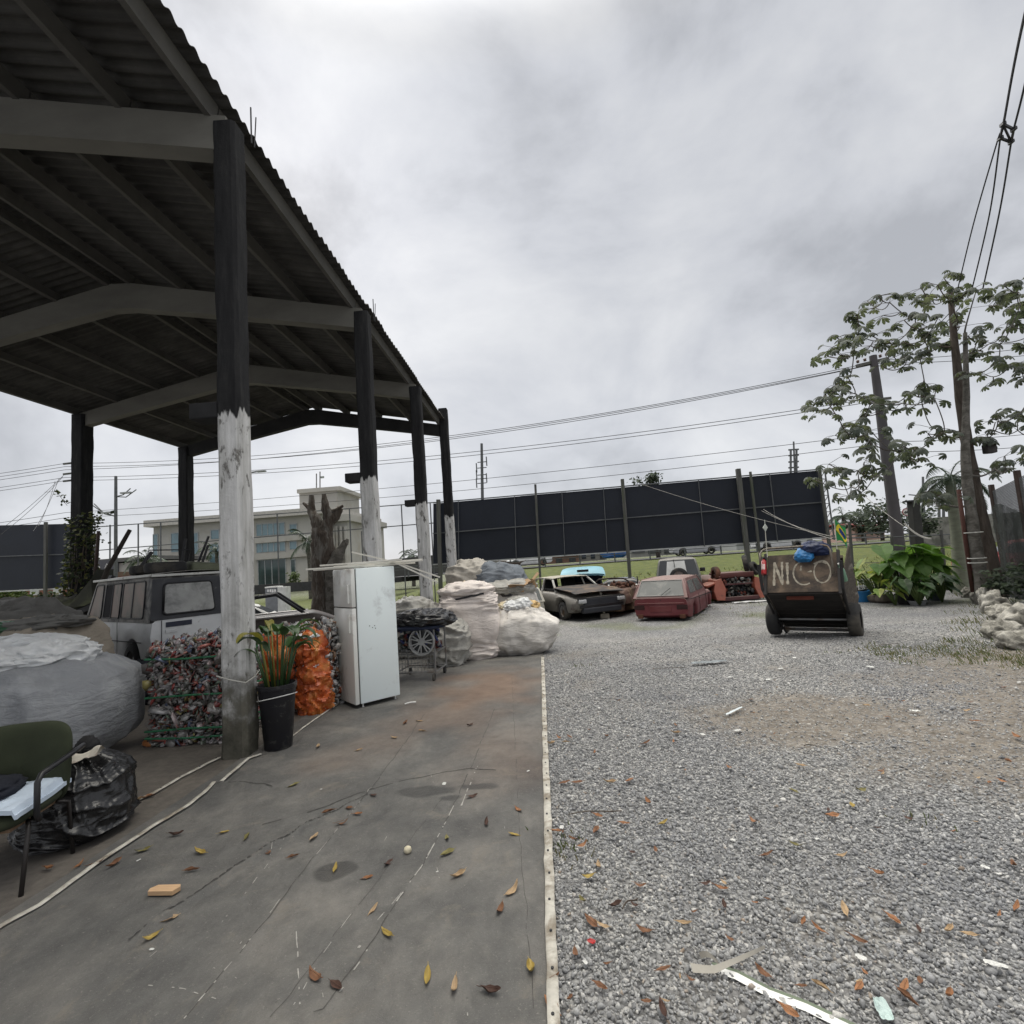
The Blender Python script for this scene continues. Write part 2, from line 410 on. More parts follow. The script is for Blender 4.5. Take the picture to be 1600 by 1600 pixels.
for y0, y1, dens, s0 in ((1.25, 2.4, 6400, .9), (2.4, 3.4, 5400, .9), (3.4, 4.8, 3300, .95), (4.8, 6.6, 2300, 1.0), (6.6, 8.2, 1100, 1.05), (8.2, 9.6, 450, 1.0), (9.6, 11, 200, 1.0)):
    xmax = y1 * 1.12 + 0.8; n = int((y1 - y0) * xmax * dens)
    p = np.stack([rs.uniform(X_EDGE + .015, xmax, n), rs.uniform(y0, y1, n), np.full(n, s0)], 1); pts.append(p)
pts = np.concatenate(pts)
dm = np.array([dirt_at(x, y) for x, y, _ in pts]); keep = rs.uniform(size=len(pts)) > dm * 0.84; pts = pts[keep]
sz = 0.0074 * pts[:, 2] * np.exp(rs.normal(0, .33, len(pts)))
cen = np.stack([pts[:, 0], pts[:, 1], np.array([ground_z(x, y) for x, y, _ in pts]) + sz * rs.uniform(-.1, .75, len(pts))], 1)
scl = sz[:, None] * np.stack([rs.uniform(.9, 1.35, len(pts)), rs.uniform(.75, 1.1, len(pts)), rs.uniform(.42, .8, len(pts))], 1)
vs, fs = bits_np(cen, scl, rs, .38)
pebm, t, b = _nodes('crushed_stone')
g_ = N(t, 'ShaderNodeNewGeometry')
cc = ramp(t, g_.outputs['Random Per Island'], [(0, (0.19, 0.192, 0.197)), (0.3, (0.26, 0.262, 0.267)), (0.6, (0.315, 0.316, 0.32)), (0.86, (0.39, 0.39, 0.387)), (0.98, (0.54, 0.53, 0.51)), (1, (0.30, 0.24, 0.19))])
v = coords(t); cc = mixc(t, 1.0, cc, ramp(t, nz(t, v, 120, 3), [(0.3, (0.7,) * 3), (0.7, (1.2,) * 3)]), 'MULTIPLY')
cc = mixc(t, 1.0, cc, ramp(t, nz(t, v, 0.6, 5, 0.6), [(0.3, (0.78, 0.79, 0.82)), (0.7, (1.1, 1.09, 1.05))]), 'MULTIPLY')
t.links.new(cc, b.inputs['Base Color']); b.inputs['Roughness'].default_value = 0.8; b.inputs['Specular IOR Level'].default_value = 0.3
gravel = np_mesh('gravel', vs, fs, pebm); tag(gravel, 'loose grey crushed stone spread over the yard beside the tarpaulin', 'gravel', kind='stuff')

# dark tarpaulin on the ground, worn and creased
def px_line(pts_, z=0.0): return [G(x, y, z) for x, y in pts_]
def Z5(x, y): return (200 + x / 2.2857, 1100 + y / 2.2857)
def seg_d(x, y, a, b_):
    ax, ay, bx, by = a.x, a.y, b_.x, b_.y; dx, dy = bx - ax, by - ay
    L2 = dx * dx + dy * dy; u = min(max(((x - ax) * dx + (y - ay) * dy) / L2, 0), 1)
    return math.hypot(x - ax - u * dx, y - ay - u * dy), u
creases = [  # polyline in photo pixels, width m, height m
    ([Z5(0, 858), Z5(150, 770), Z5(350, 630), Z5(500, 530), Z5(680, 430), Z5(860, 330)], 0.022, 0.05),
    ([Z5(300, 290), Z5(420, 302), Z5(520, 305)], 0.04, 0.04),
    ([Z5(480, 440), Z5(640, 400), Z5(830, 330), Z5(1000, 280), Z5(1210, 240), Z5(1340, 245)], 0.04, 0.014),
    ([Z5(200, 1135), Z5(330, 985), Z5(450, 840), Z5(560, 700), Z5(640, 590), Z5(760, 440), Z5(870, 310), Z5(1000, 130), Z5(1060, 40)], 0.018, 0.007),
    ([Z5(560, 1140), Z5(700, 1110), Z5(850, 900), Z5(960, 720), Z5(1060, 580), Z5(1170, 360), Z5(1240, 200), Z5(1310, 20)], 0.018, 0.007),
    ([Z5(330, 790), Z5(440, 660), Z5(520, 510)], 0.015, 0.006),
    ([Z5(1130, 160), Z5(1300, 150), Z5(1450, 140)], 0.03, 0.009),
    ([Z5(500, 600), Z5(900, 640), Z5(1300, 640)], 0.09, 0.008),
    ([(620, 1060), (700, 1055), (770, 1050)], 0.03, 0.008), ([(700, 1098), (760, 1093), (830, 1094)], 0.03, 0.009),
    ([(560, 1170), (680, 1180), (800, 1170)], 0.06, 0.007), ([(430, 1480), (560, 1450), (720, 1460)], 0.10, 0.007),
]
crs = [(px_line(p), w, h) for p, w, h in creases]
def wx(*q): return [Z5(*p) for p in q]
wears = [  # white scuffs where folds have rubbed: polyline, half width, strength
    (wx((200, 1135), (330, 985), (450, 840), (545, 705)), .008, 1.0), (wx((440, 660), (500, 580), (520, 510)), .007, .8), (wx((335, 790), (440, 665)), .006, .7),
    (wx((560, 1140), (615, 1050), (700, 900), (810, 745)), .006, .8), (wx((680, 1140), (770, 1030), (860, 885)), .013, 1.0), (wx((960, 720), (1060, 580), (1110, 480), (1165, 370)), .012, 1.0), (wx((885, 795), (980, 685)), .006, .8),
    (wx((600, 815), (608, 950), (615, 1095)), .007, .9), (wx((40, 1010), (200, 1030), (360, 1080)), .007, .6), (wx((1190, 370), (1215, 310), (1250, 225)), .012, .8), (wx((640, 590), (760, 440), (870, 310)), .006, .6),
    (wx((150, 890), (220, 915)), .01, .5), (wx((790, 870), (840, 880)), .03, .6), (wx((1210, 1090), (1215, 1143)), .008, .6), (wx((1355, 965), (1362, 1010)), .005, .6), (wx((200, 720), (330, 630)), .010, .6),
]
wrs = [(px_line(p), w, s) for p, w, s in wears]
stains = [((665, 1240), .20, .11), ((520, 1366), .13, .10), ((750, 1232), .13, .07), ((700, 1250), .08, .04)]
sts = [(G(*c), rx, ry) for c, rx, ry in stains]
rust_st = [(G(760, 1075), .9, 1.5, 1.0), (G(700, 1120), 1.0, .9, .55), (G(790, 1180), .6, 1.0, .35), (G(600, 1160), .6, .5, .35), (G(520, 1190), .5, .5, .3)]
tx, ty = np.arange(-3.0, X_EDGE + .001, .0145), np.concatenate([np.arange(1.1, 5, .0145), np.arange(5, 12.01, .03)])
tv, tst, tr_ = [], [], []
for y in ty:
    lc = [c for c in crs if min(p.y for p in c[0]) - .3 < y < max(p.y for p in c[0]) + .3]
    for x in tx:
        z = 0.012 + gz(x, y) + .005 * vn((x, y, 0), 1.6) + .0035 * vn((x, y, 4), 5) + .010 * max(0, ridge((x * .9 + .5 * y + .4 * vn((x, y, 1), 1.5), y * .35, 1), 1.3, 3) - .75) + .008 * max(0, ridge((x * .8 - .3 * y, y * .9, 1), 2.1, 8) - .8)
        for pl, wd, h in lc:
            best, bu = 9, 0
            for i in range(len(pl) - 1):
                d, u = seg_d(x, y, pl[i], pl[i + 1])
                if d < best: best, bu = d, (i + u) / (len(pl) - 1)
            if best < wd * 2.5: z += h * math.exp(-(best / wd) ** 2) * min(1, bu * 5 + .1) * min(1, (1 - bu) * 5 + .1) * (.8 + .5 * vn((x, y, 3), 4))
        st = 0.0
        for c, rx, ry in sts:
            q = math.hypot((x - c.x) / rx, (y - c.y) / ry) + .35 * vn((x, y, 1), 6)
            st = max(st, smooth01((1.05 - q) * 6))
        ru = 0.0
        for c, rx, ry, s in rust_st: ru = max(ru, s * smooth01(1.15 - math.hypot((x - c.x) / rx, (y - c.y) / ry) + .5 * vn((x, y, 5), 2.2)))
        tv.append((x, y, z)); tst.append(st); tr_.append(ru)
nx = len(tx); mbt = MB()
mbt.add(tv, [(j * nx + i, j * nx + i + 1, (j + 1) * nx + i + 1, (j + 1) * nx + i) for j in range(len(ty) - 1) for i in range(nx - 1)])
tm, t, b = _nodes('dark_tarpaulin')
v = coords(t)
base = ramp(t, nz(t, v, 1.3, 8, 0.62, 0.3), [(0.28, (0.062, 0.062, 0.062)), (0.5, (0.112, 0.109, 0.103)), (0.74, (0.195, 0.184, 0.166))])
base = mixc(t, 1.0, base, ramp(t, nz(t, coords(t, 'Object', (1.6, 1, 1)), 7, 9, 0.75), [(0.25, (0.76,) * 3), (0.75, (1.24,) * 3)]), 'MULTIPLY')
base = mixc(t, ramp(t, nz(t, v, 60, 5, 0.75), [(0.60, (0, 0, 0)), (0.68, (0.6,) * 3)]), base, (0.24, 0.228, 0.205))
base = mixc(t, ramp(t, nz(t, v, 190, 3, 0.8), [(0.63, (0, 0, 0)), (0.69, (0.7,) * 3)]), base, (0.30, 0.29, 0.265))
base = mixc(t, ramp(t, nz(t, coords(t, 'Object', (1, 1.7, 1)), 120, 4, 0.8), [(0.60, (0, 0, 0)), (0.66, (0.6,) * 3)]), base, (0.05, 0.048, 0.046))
base = mixc(t, ramp(t, nz(t, v, 3.1, 9, 0.75, .6), [(0.56, (0, 0, 0)), (0.66, (0.5,) * 3)]), base, (0.185, 0.165, 0.138))
base = mixc(t, ramp(t, nz(t, v, 26, 4, 0.8), [(0.66, (0, 0, 0)), (0.70, (0.45,) * 3)]), base, (0.045, 0.042, 0.04))
def att(nm): return N(t, 'ShaderNodeAttribute', attribute_name=nm).outputs['Fac']
base = mixc(t, mt(t, 'MULTIPLY', att('rusty'), 0.85), base, ramp(t, nz(t, v, 4, 6, 0.7), [(0.3, (0.13, 0.085, 0.06)), (0.7, (0.21, 0.145, 0.105))]))
base = mixc(t, mt(t, 'MULTIPLY', att('stain'), 0.62), base, (0.03, 0.029, 0.028))
t.links.new(base, b.inputs['Base Color'])
t.links.new(mt(t, 'SUBTRACT', 0.72, mt(t, 'MULTIPLY', att('stain'), 0.2)), b.inputs['Roughness']); b.inputs['Specular IOR Level'].default_value = 0.3
n0 = bumpn(t, b, nz(t, coords(t, 'Object', (1.5, 1, 1)), 6, 9, 0.7, .8), 0.5, 0.03); bumpn(t, b, nz(t, v, 160, 3), 0.35, 0.004, n0)
tarp = solo('tarpaulin', mbt, tm, 'long worn dark grey tarpaulin laid over the yard beside the gravel', 'tarpaulin', smooth=True, origin=(0, 0, 0))
for nm, vals in (('stain', tst), ('rusty', tr_)):
    a = tarp.data.attributes.new(nm, 'FLOAT', 'POINT'); a.data.foreach_set('value', vals)
def tarp_z(x, y):
    i = min(max(int((x - tx[0]) / .0145), 0), len(tx) - 1); j = min(max(int(np.searchsorted(ty, y)), 0), len(ty) - 1); return tv[j * len(tx) + i][2]
def marks(name, lines, m_, wk, thr, seed, zo, freq=9, wob=.004):
    """thin worn, dirty or shade-coloured lines lying on the tarpaulin, broken up where the wear stops"""
    mb = MB()
    for ln, w, s_ in lines:
        prev = None
        for a, b2 in zip(ln[:-1], ln[1:]):
            n = max(2, int((b2 - a).length / .012)); tg = (b2 - a).normalized(); nr = Vector((-tg.y, tg.x, 0))
            for i in range(n):
                p = a.lerp(b2, i / n); k = vn((p.x, p.y, seed), freq) + .5 * vn((p.x, p.y, seed + 3), freq * 3.3); on = k > thr - .25 * (s_ - .5) and X_EDGE - .03 > p.x > -2.98
                if not on: prev = None; continue
                hw = w * wk * (.5 + .9 * abs(vn((p.x, p.y, seed + 7), 30))); o = nr * wob * vn((p.x, p.y, seed + 1), 8); z = max(tarp_z(p.x, p.y), tarp_z(p.x + nr.x * hw, p.y), tarp_z(p.x - nr.x * hw, p.y)) + zo; l_, r_ = p + o - nr * hw, p + o + nr * hw; l_.z = r_.z = z
                mb.v += [tuple(l_), tuple(r_)]
                if prev is not None: mb.f.append((prev, prev + 1, len(mb.v) - 1, len(mb.v) - 2)); mb.fm.append(0)
                prev = len(mb.v) - 2
    o_ = part(name, mb, m_, tarp); o_['kind'] = 'stuff'
marks('scuff_mark', wrs, M('scuffed_threads', (.33, .32, .295), var=.35, scale=30, rough=.9), .45, .06, 5, .0022, 17)
marks('scuff_mark', [(px_line(wx((x0, y0), (x1, y1))), .006, .3) for x0, y0, x1, y1 in ((500, 600, 560, 500), (1100, 560, 1112, 640), (930, 470, 915, 500), (1020, 660, 960, 740), (560, 1110, 540, 1143), (1340, 430, 1352, 470), (300, 950, 420, 1010), (690, 1000, 700, 1080), (420, 840, 380, 900), (1080, 250, 1090, 290), (100, 700, 160, 690), (60, 930, 120, 880))], M('scuffed_threads2', (.30, .29, .265), var=.35, scale=30, rough=.9), .45, .10, 15, .0024, 22)
marks('seam', [(crs[i][0], .007, .9) for i in (3, 4)] + [(px_line([(700, 1240), (560, 1420), (420, 1600)]), .004, .4), (px_line([(800, 1060), (812, 1300), (835, 1590)]), .004, .3)], M('seam_dirt', (.070, .067, .063), var=.3, scale=20, rough=.95), .55, -.25, 25, .0014, 7, .012)
marks('fold_line', [(crs[i][0], .011, .9) for i in (0, 2, 1)], M('fold_dirt_and_painted_shade', (.055, .053, .05), var=.3, scale=20, rough=.95), .7, -.25, 35, .0018, 6, .012)  # fold shade painted as dark lines along the creases, together with dirt
# the second tarpaulin under the roof, browner
def floor_z(x, y): return 0.006 + gz(x, y) + .006 * vn((x, y, 1), 1.3) + .004 * abs(vn((x, y, 6), 3.5))
fx, fy = np.arange(-15, -2.99, .06), np.arange(.8, 19, .06)
fx[-1] = -3.0
mbf = MB(); nx = len(fx)
mbf.add([(x, y, floor_z(x, y)) for y in fy for x in fx], [(j * nx + i, j * nx + i + 1, (j + 1) * nx + i + 1, (j + 1) * nx + i) for j in range(len(fy) - 1) for i in range(nx - 1)])
fm_, t, b = _nodes('dirty_floor'); v = coords(t)
base = ramp(t, nz(t, v, 1.1, 8, 0.65, 0.3), [(0.28, (0.062, 0.055, 0.048)), (0.5, (0.105, 0.093, 0.08)), (0.72, (0.155, 0.136, 0.115))])
base = mixc(t, 1.0, base, ramp(t, nz(t, v, 14, 7, 0.7), [(0.3, (0.75,) * 3), (0.7, (1.25,) * 3)]), 'MULTIPLY')
t.links.new(base, b.inputs['Base Color']); b.inputs['Roughness'].default_value = 0.85
bumpn(t, b, nz(t, v, 18, 8, 0.7), 0.4, 0.012)
o = solo('floor', mbf, fm_, 'dirty brown grey floor sheet under the open shed', 'floor', smooth=True, origin=(0, 0, 0), kind='structure')

# stitched white edging strips with eyelets
STRIP = M('edging_cloth', (0.47, 0.45, 0.40), var=0.25, scale=14, rough=0.9, bump=0.3, dirt=(0.22, 0.19, 0.15), dirt_amt=0.4, dirt_scale=6)
def strip(line, width, label, step=.035, wob=.006, zoff=.02, hole=True):
    P = [Vector(p) for p in line]; dense = []
    for a, b_ in zip(P[:-1], P[1:]):
        n = max(2, int((b_ - a).length / step)); dense += [a.lerp(b_, i / n) for i in range(n)]
    dense.append(P[-1]); vs_, k = [], len(dense); mb = MB()
    for i, p in enumerate(dense):
        tg = (dense[min(i + 1, k - 1)] - dense[max(i - 1, 0)]).normalized(); nr = Vector((-tg.y, tg.x, 0))
        o_ = wob * vn(p, 5, width * 50) ; hw = width / 2 * (1 + .15 * vn(p, 9))
        z = zoff + gz(p.x, p.y) + .006 * abs(vn(p, 7, 2))
        vs_ += [(p.x + nr.x * (o_ - hw), p.y + nr.y * (o_ - hw), z - .006), (p.x + nr.x * (o_ - hw * .85), p.y + nr.y * (o_ - hw * .85), z), (p.x + nr.x * (o_ + hw * .85), p.y + nr.y * (o_ + hw * .85), z + .001), (p.x + nr.x * (o_ + hw), p.y + nr.y * (o_ + hw), z - .006)]
    mb.add(vs_, [(i * 4 + j, i * 4 + j + 1, i * 4 + j + 5, i * 4 + j + 4) for i in range(k - 1) for j in range(3)])
    r_ = solo('edging_strip', mb, STRIP, label, 'edging strip', smooth=True, origin=P[0])
    if hole:
        mh = MB(); acc = 0
        for i in range(1, k):
            acc += (dense[i] - dense[i - 1]).length
            if acc > .19:
                acc = 0; p = dense[i]; mh.lathe([(.0065, 0), (.0065, .0035)], 10, (p.x + rnd.uniform(-.004, .004), p.y, zoff + .0045 + gz(p.x, p.y)))
        part('eyelet', mh, DARKMETAL, r_); r_.children[0]['kind'] = 'stuff'
    return r_
strip([(X_EDGE - .005, y, 0) for y in np.arange(1.2, 9.3, .25)], .05, 'long straight cream edging strip between tarpaulin and gravel', wob=.006, zoff=.03)
strip(px_line([(-60, 1500), (0, 1456), (62, 1422), (150, 1356), (234, 1300), (290, 1266), (319, 1244), (334, 1227)]), .03, 'curved cream strip along the tarpaulin in front of the chair', zoff=.03, hole=False)
strip(px_line([(214, 1255), (241, 1243), (281, 1219), (312, 1203), (343, 1187)]), .032, 'short cream strip running from the black bag to the pillar', zoff=.026)
strip(px_line([(346, 1227), (375, 1201), (388, 1190), (408, 1183)]), .03, 'short torn cream strip at the foot of the nearest pillar', zoff=.034, hole=False)
strip(px_line([(452, 1157), (490, 1128), (534, 1099)]), .02, 'thin cream strip between plant bucket and refrigerator', zoff=.026, hole=False)
# ================================================================== OPEN SHED
shed = thing('open_shed', 'tall open shed of concrete pillars under a corrugated gable roof', 'shed', (-7.9, 9, 0))
XP, XL, XR = -3.05, -12.75, -7.95             # pillar rows and ridge
YF = [0.75, 5.1, 9.4, 13.7, 18.0]
EAVE_Z, RIDGE_Z = 6.76, 7.80                 # beam top at pillars / ridge
def beam_top(x): return RIDGE_Z - (RIDGE_Z - EAVE_Z) * abs(x - XR) / (XP - XR)
pm, t, b = _nodes('pillar_concrete'); tc = N(t, 'ShaderNodeTexCoord'); gp = N(t, 'ShaderNodeNewGeometry')
v = gp.outputs['Position']; sp = N(t, 'ShaderNodeSeparateXYZ'); t.links.new(v, sp.inputs[0])
def cmap(stretch):
    mp = N(t, 'ShaderNodeMapping'); mp.inputs['Scale'].default_value = stretch; t.links.new(v, mp.inputs['Vector']); return mp.outputs['Vector']
white = ramp(t, nz(t, cmap((1, 1, .35)), 3.5, 9, 0.7, .4), [(0.28, (0.33, 0.325, 0.315)), (0.45, (0.56, 0.555, 0.545)), (0.7, (0.72, 0.715, 0.71))])
chips = ramp(t, nz(t, cmap((1.2, 1.2, .5)), 6.5, 8, 0.7, .3), [(0.555, (0, 0, 0)), (0.63, (.9, .9, .9))])
white = mixc(t, 1.0, white, ramp(t, nz(t, cmap((5, 5, .25)), 3, 8, .7), [(.3, (.62, .62, .60)), (.62, (1.05, 1.05, 1.05))]), 'MULTIPLY')
white = mixc(t, chips, white, ramp(t, nz(t, v, 20, 5), [(0.3, (0.05, 0.047, 0.042)), (0.7, (0.17, 0.16, 0.145))]))
bare = ramp(t, nz(t, v, 5, 8, 0.7), [(0.3, (0.035, 0.035, 0.028)), (0.55, (0.095, 0.09, 0.072)), (0.8, (0.18, 0.17, 0.145))])
fb = mt(t, 'ADD', mt(t, 'MULTIPLY', sp.outputs['Z'], -1.3), mt(t, 'MULTIPLY', nz(t, v, 2.5, 8, 0.65), 2.6))
low = N(t, 'ShaderNodeMapRange', interpolation_type='SMOOTHSTEP'); t.links.new(fb, low.inputs['Value']); low.inputs['From Min'].default_value = 0.0; low.inputs['From Max'].default_value = 0.75
cc = mixc(t, low.outputs['Result'], white, bare)
soot = ramp(t, nz(t, cmap((3, 3, .4)), 4, 8, 0.7), [(0.3, (0.010, 0.010, 0.011)), (0.55, (0.021, 0.021, 0.022)), (0.8, (0.045, 0.044, 0.042))])
fz = mt(t, 'ADD', sp.outputs['Z'], mt(t, 'MULTIPLY', mt(t, 'SUBTRACT', nz(t, cmap((1, 1, .15)), 9, 5, 0.6), 0.5), 0.5))
up = N(t, 'ShaderNodeMapRange'); t.links.new(fz, up.inputs['Value']); up.inputs['From Min'].default_value = 3.42; up.inputs['From Max'].default_value = 3.45
far = N(t, 'ShaderNodeMapRange'); t.links.new(sp.outputs['X'], far.inputs['Value']); far.inputs['From Min'].default_value = -11.6; far.inputs['From Max'].default_value = -11.7
cc = mixc(t, mt(t, 'MAXIMUM', up.outputs['Result'], far.outputs['Result']), cc, soot)
t.links.new(cc, b.inputs['Base Color']); b.inputs['Roughness'].default_value = 0.9; b.inputs['Specular IOR Level'].default_value = 0.2
n0 = bumpn(t, b, nz(t, v, 7, 8, 0.7), 0.5, 0.02); bumpn(t, b, nz(t, v, 60, 4), 0.3, 0.006, n0)
SOOT = M('sooty_concrete', (0.02, 0.02, 0.021), var=0.4, rough=0.95)
def pillar(x, y, w, d, ztop, corbel=True, label=None, zc=3.4):
    nseg = 40
    def fn(u, w_):
        z = -0.5 + (ztop + .5) * w_
        # square with chamfered corners
        k = int(round(u * 12)) % 12; a = .035
        loop = [(-w / 2 + a, -d / 2), (0, -d / 2), (w / 2 - a, -d / 2), (w / 2, -d / 2 + a), (w / 2, 0), (w / 2, d / 2 - a), (w / 2 - a, d / 2), (0, d / 2), (-w / 2 + a, d / 2), (-w / 2, d / 2 - a), (-w / 2, 0), (-w / 2, -d / 2 + a)]
        px_, py_ = loop[k]; dd = .012 * fbm((x + px_ * 2, y + py_ * 2, z), 1.8, x) - .01 * max(0, vn((px_ * 3 + x, py_ * 3 + y, z), 4, y) - .25)
        s = 1 + dd / (w / 2); flare = 1 + .07 * smooth01((1.1 - z) / 1.2)
        return (x + px_ * s * flare, y + py_ * s * flare, z)
    mb = MB(); mb.grid(fn, 12, nseg, True); n = len(mb.v); mb.f.append(tuple(range(n - 12, n))); mb.fm.append(0)
    p = part('pillar', mb, pm, shed, smooth=True, sharp=30, label=label)
    if corbel:
        mc = MB(); mc.box((x - w / 2 - .14, y, zc + .12), (.30, .24, .17), bev=.015); part('corbel', mc, SOOT, p)
    return p
labels = {5.1: 'white pillar nearest the camera, moss at its foot and black above'}
for yy in YF:
    w_ = {0.75: .25, 5.1: .25, 9.4: .28, 13.7: .30, 18.0: .31}[yy]
    if yy > 1:
        pillar(XP - .03, yy, w_, w_, EAVE_Z + (-.06 if yy < 17 else .62), corbel=yy < 17, label=labels.get(yy), zc=3.36)
    if yy > 9: pillar(XL, yy, .36, .40, EAVE_Z - .02, corbel=yy > 17, zc=2.2)
# gable beams
BEAMM = M('beam_concrete', (0.15, 0.144, 0.125), var=0.25, scale=2, rough=0.9, bump=0.2, stretch=(.4, 1, 1))
BEAMD = M('beam_concrete_black', (0.028, 0.028, 0.028), var=0.4, scale=2, rough=0.95, bump=0.2)
for yy in YF:
    mb = MB(); n = 24; xsb = np.linspace(XL, XP, n); top, bot = [], []
    for x in xsb:
        u = abs(x - XR) / (XP - XR)
        top.append(Vector((x, yy - .11, beam_top(x)))); bot.append(Vector((x, yy - .11, beam_top(x) - .40 - .13 * (1 - u) ** 1.5)))
    mb.prism(bot + top[::-1], (0, .22, 0)); part('beam', mb, BEAMM if yy < 17 else BEAMD, shed, label='sooty black rear gable beam with sky above it' if yy > 17 else None)
# purlins (I shaped concrete laths on edge)
PURL = M('purlin_concrete', (0.085, 0.081, 0.073), var=0.2, scale=3, rough=0.9, bump=0.15)
slope = math.atan2(RIDGE_Z - EAVE_Z, XP - XR)
for dx in (-4.9, -3.7, -2.5, -1.3, -.24, .24, 1.3, 2.5, 3.7, 4.72):
    x = XR + dx; zt = RIDGE_Z - (RIDGE_Z - EAVE_Z) * abs(dx) / (XP - XR)
    mb = MB(); sg = -1 if dx < 0 else 1
    for k in range(len(YF)):
        y0 = -3.0 if k == 0 else YF[k - 1] ; y1 = YF[k] if k < len(YF) - 1 else 18.35
        rot = Matrix.Rotation(sg * slope, 3, 'Y')
        mb.box((x, (y0 + y1) / 2, zt + .095), (.05, y1 - y0 - .02, .18), rot); mb.box(Vector((x, (y0 + y1) / 2, zt + .09)) + rot @ Vector((0, 0, -.088)), (.075, y1 - y0 - .02, .03), rot)
    part('purlin', mb, PURL, shed)
# corrugated roof sheets, two slopes
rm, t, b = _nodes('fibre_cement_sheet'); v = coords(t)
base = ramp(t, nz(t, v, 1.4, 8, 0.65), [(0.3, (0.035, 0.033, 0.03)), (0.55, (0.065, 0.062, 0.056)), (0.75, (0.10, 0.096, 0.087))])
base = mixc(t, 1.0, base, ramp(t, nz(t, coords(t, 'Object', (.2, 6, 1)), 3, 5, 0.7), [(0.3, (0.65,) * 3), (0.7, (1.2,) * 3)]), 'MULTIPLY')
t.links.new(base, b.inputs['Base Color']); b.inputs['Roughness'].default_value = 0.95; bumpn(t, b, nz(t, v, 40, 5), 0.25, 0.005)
for sg in (-1, 1):
    yv = np.arange(-3.2, 18.36, .177 / 8); dxs = np.array([0.0, 1.25, 1.26, 2.5, 2.51, 3.8, 3.81, 4.92 if sg > 0 else 5.0])
    mb = MB(); nv_ = len(dxs); vs_ = []
    for y in yv:
        sheet = int((y + 3.2) // 1.06); jx = .035 * vn((sheet * 7.3, sg, 0), 1.0)
        for k, dx in enumerate(dxs):
            lift = .012 if k % 2 == 1 and k < nv_ - 1 else 0
            z = RIDGE_Z + .215 - math.tan(slope) * dx + .027 * math.sin(2 * math.pi * y / .177) + (.012 if k in (1, 3, 5) else 0)
            vs_.append((XR + sg * (dx + (jx if k == nv_ - 1 else 0)), y, z))
    fs_ = [(j * nv_ + i, j * nv_ + i + 1, (j + 1) * nv_ + i + 1, (j + 1) * nv_ + i) for j in range(len(yv) - 1) for i in range(nv_ - 1)]
    mb.add(vs_, fs_); mb.add([(x, y, z + .008) for x, y, z in vs_], fs_)
    nn = len(vs_)
    mb.f += [(j * nv_ + nv_ - 1, (j + 1) * nv_ + nv_ - 1, nn + (j + 1) * nv_ + nv_ - 1, nn + j * nv_ + nv_ - 1) for j in range(len(yv) - 1)]
    mb.fm += [0] * (len(yv) - 1)
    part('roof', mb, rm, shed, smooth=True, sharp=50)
# reinforcement stubs at pillar heads
for yy in (5.1, 9.4):
    mb = MB(); mb.tube([(XP + .17, yy + .1, 6.6), (XP + .17, yy + .1, 7.02 + .02)], .009, 5); mb.tube([(XP + .17, yy + .16, 6.6), (XP + .19, yy + .17, 6.98)], .007, 5)
    part('rebar', mb, DARKMETAL, shed)
# wire tied round the nearest pillar
mb = MB(); w2, d2 = .147, .140
mb.tube([(XP - .03 - w2, 5.1 - d2, .80), (XP - .03, 5.1 - d2 - .004, .755), (XP - .03 + w2, 5.1 - d2, .72), (XP - .03 + w2 + .004, 5.1, .74), (XP - .03 + w2, 5.1 + d2, .80)], .006, 6)
solo('tie_wire', mb, M('pale_wire', (.45, .44, .40), rough=.6), 'pale wire tied around the nearest pillar above its foot', 'wire')
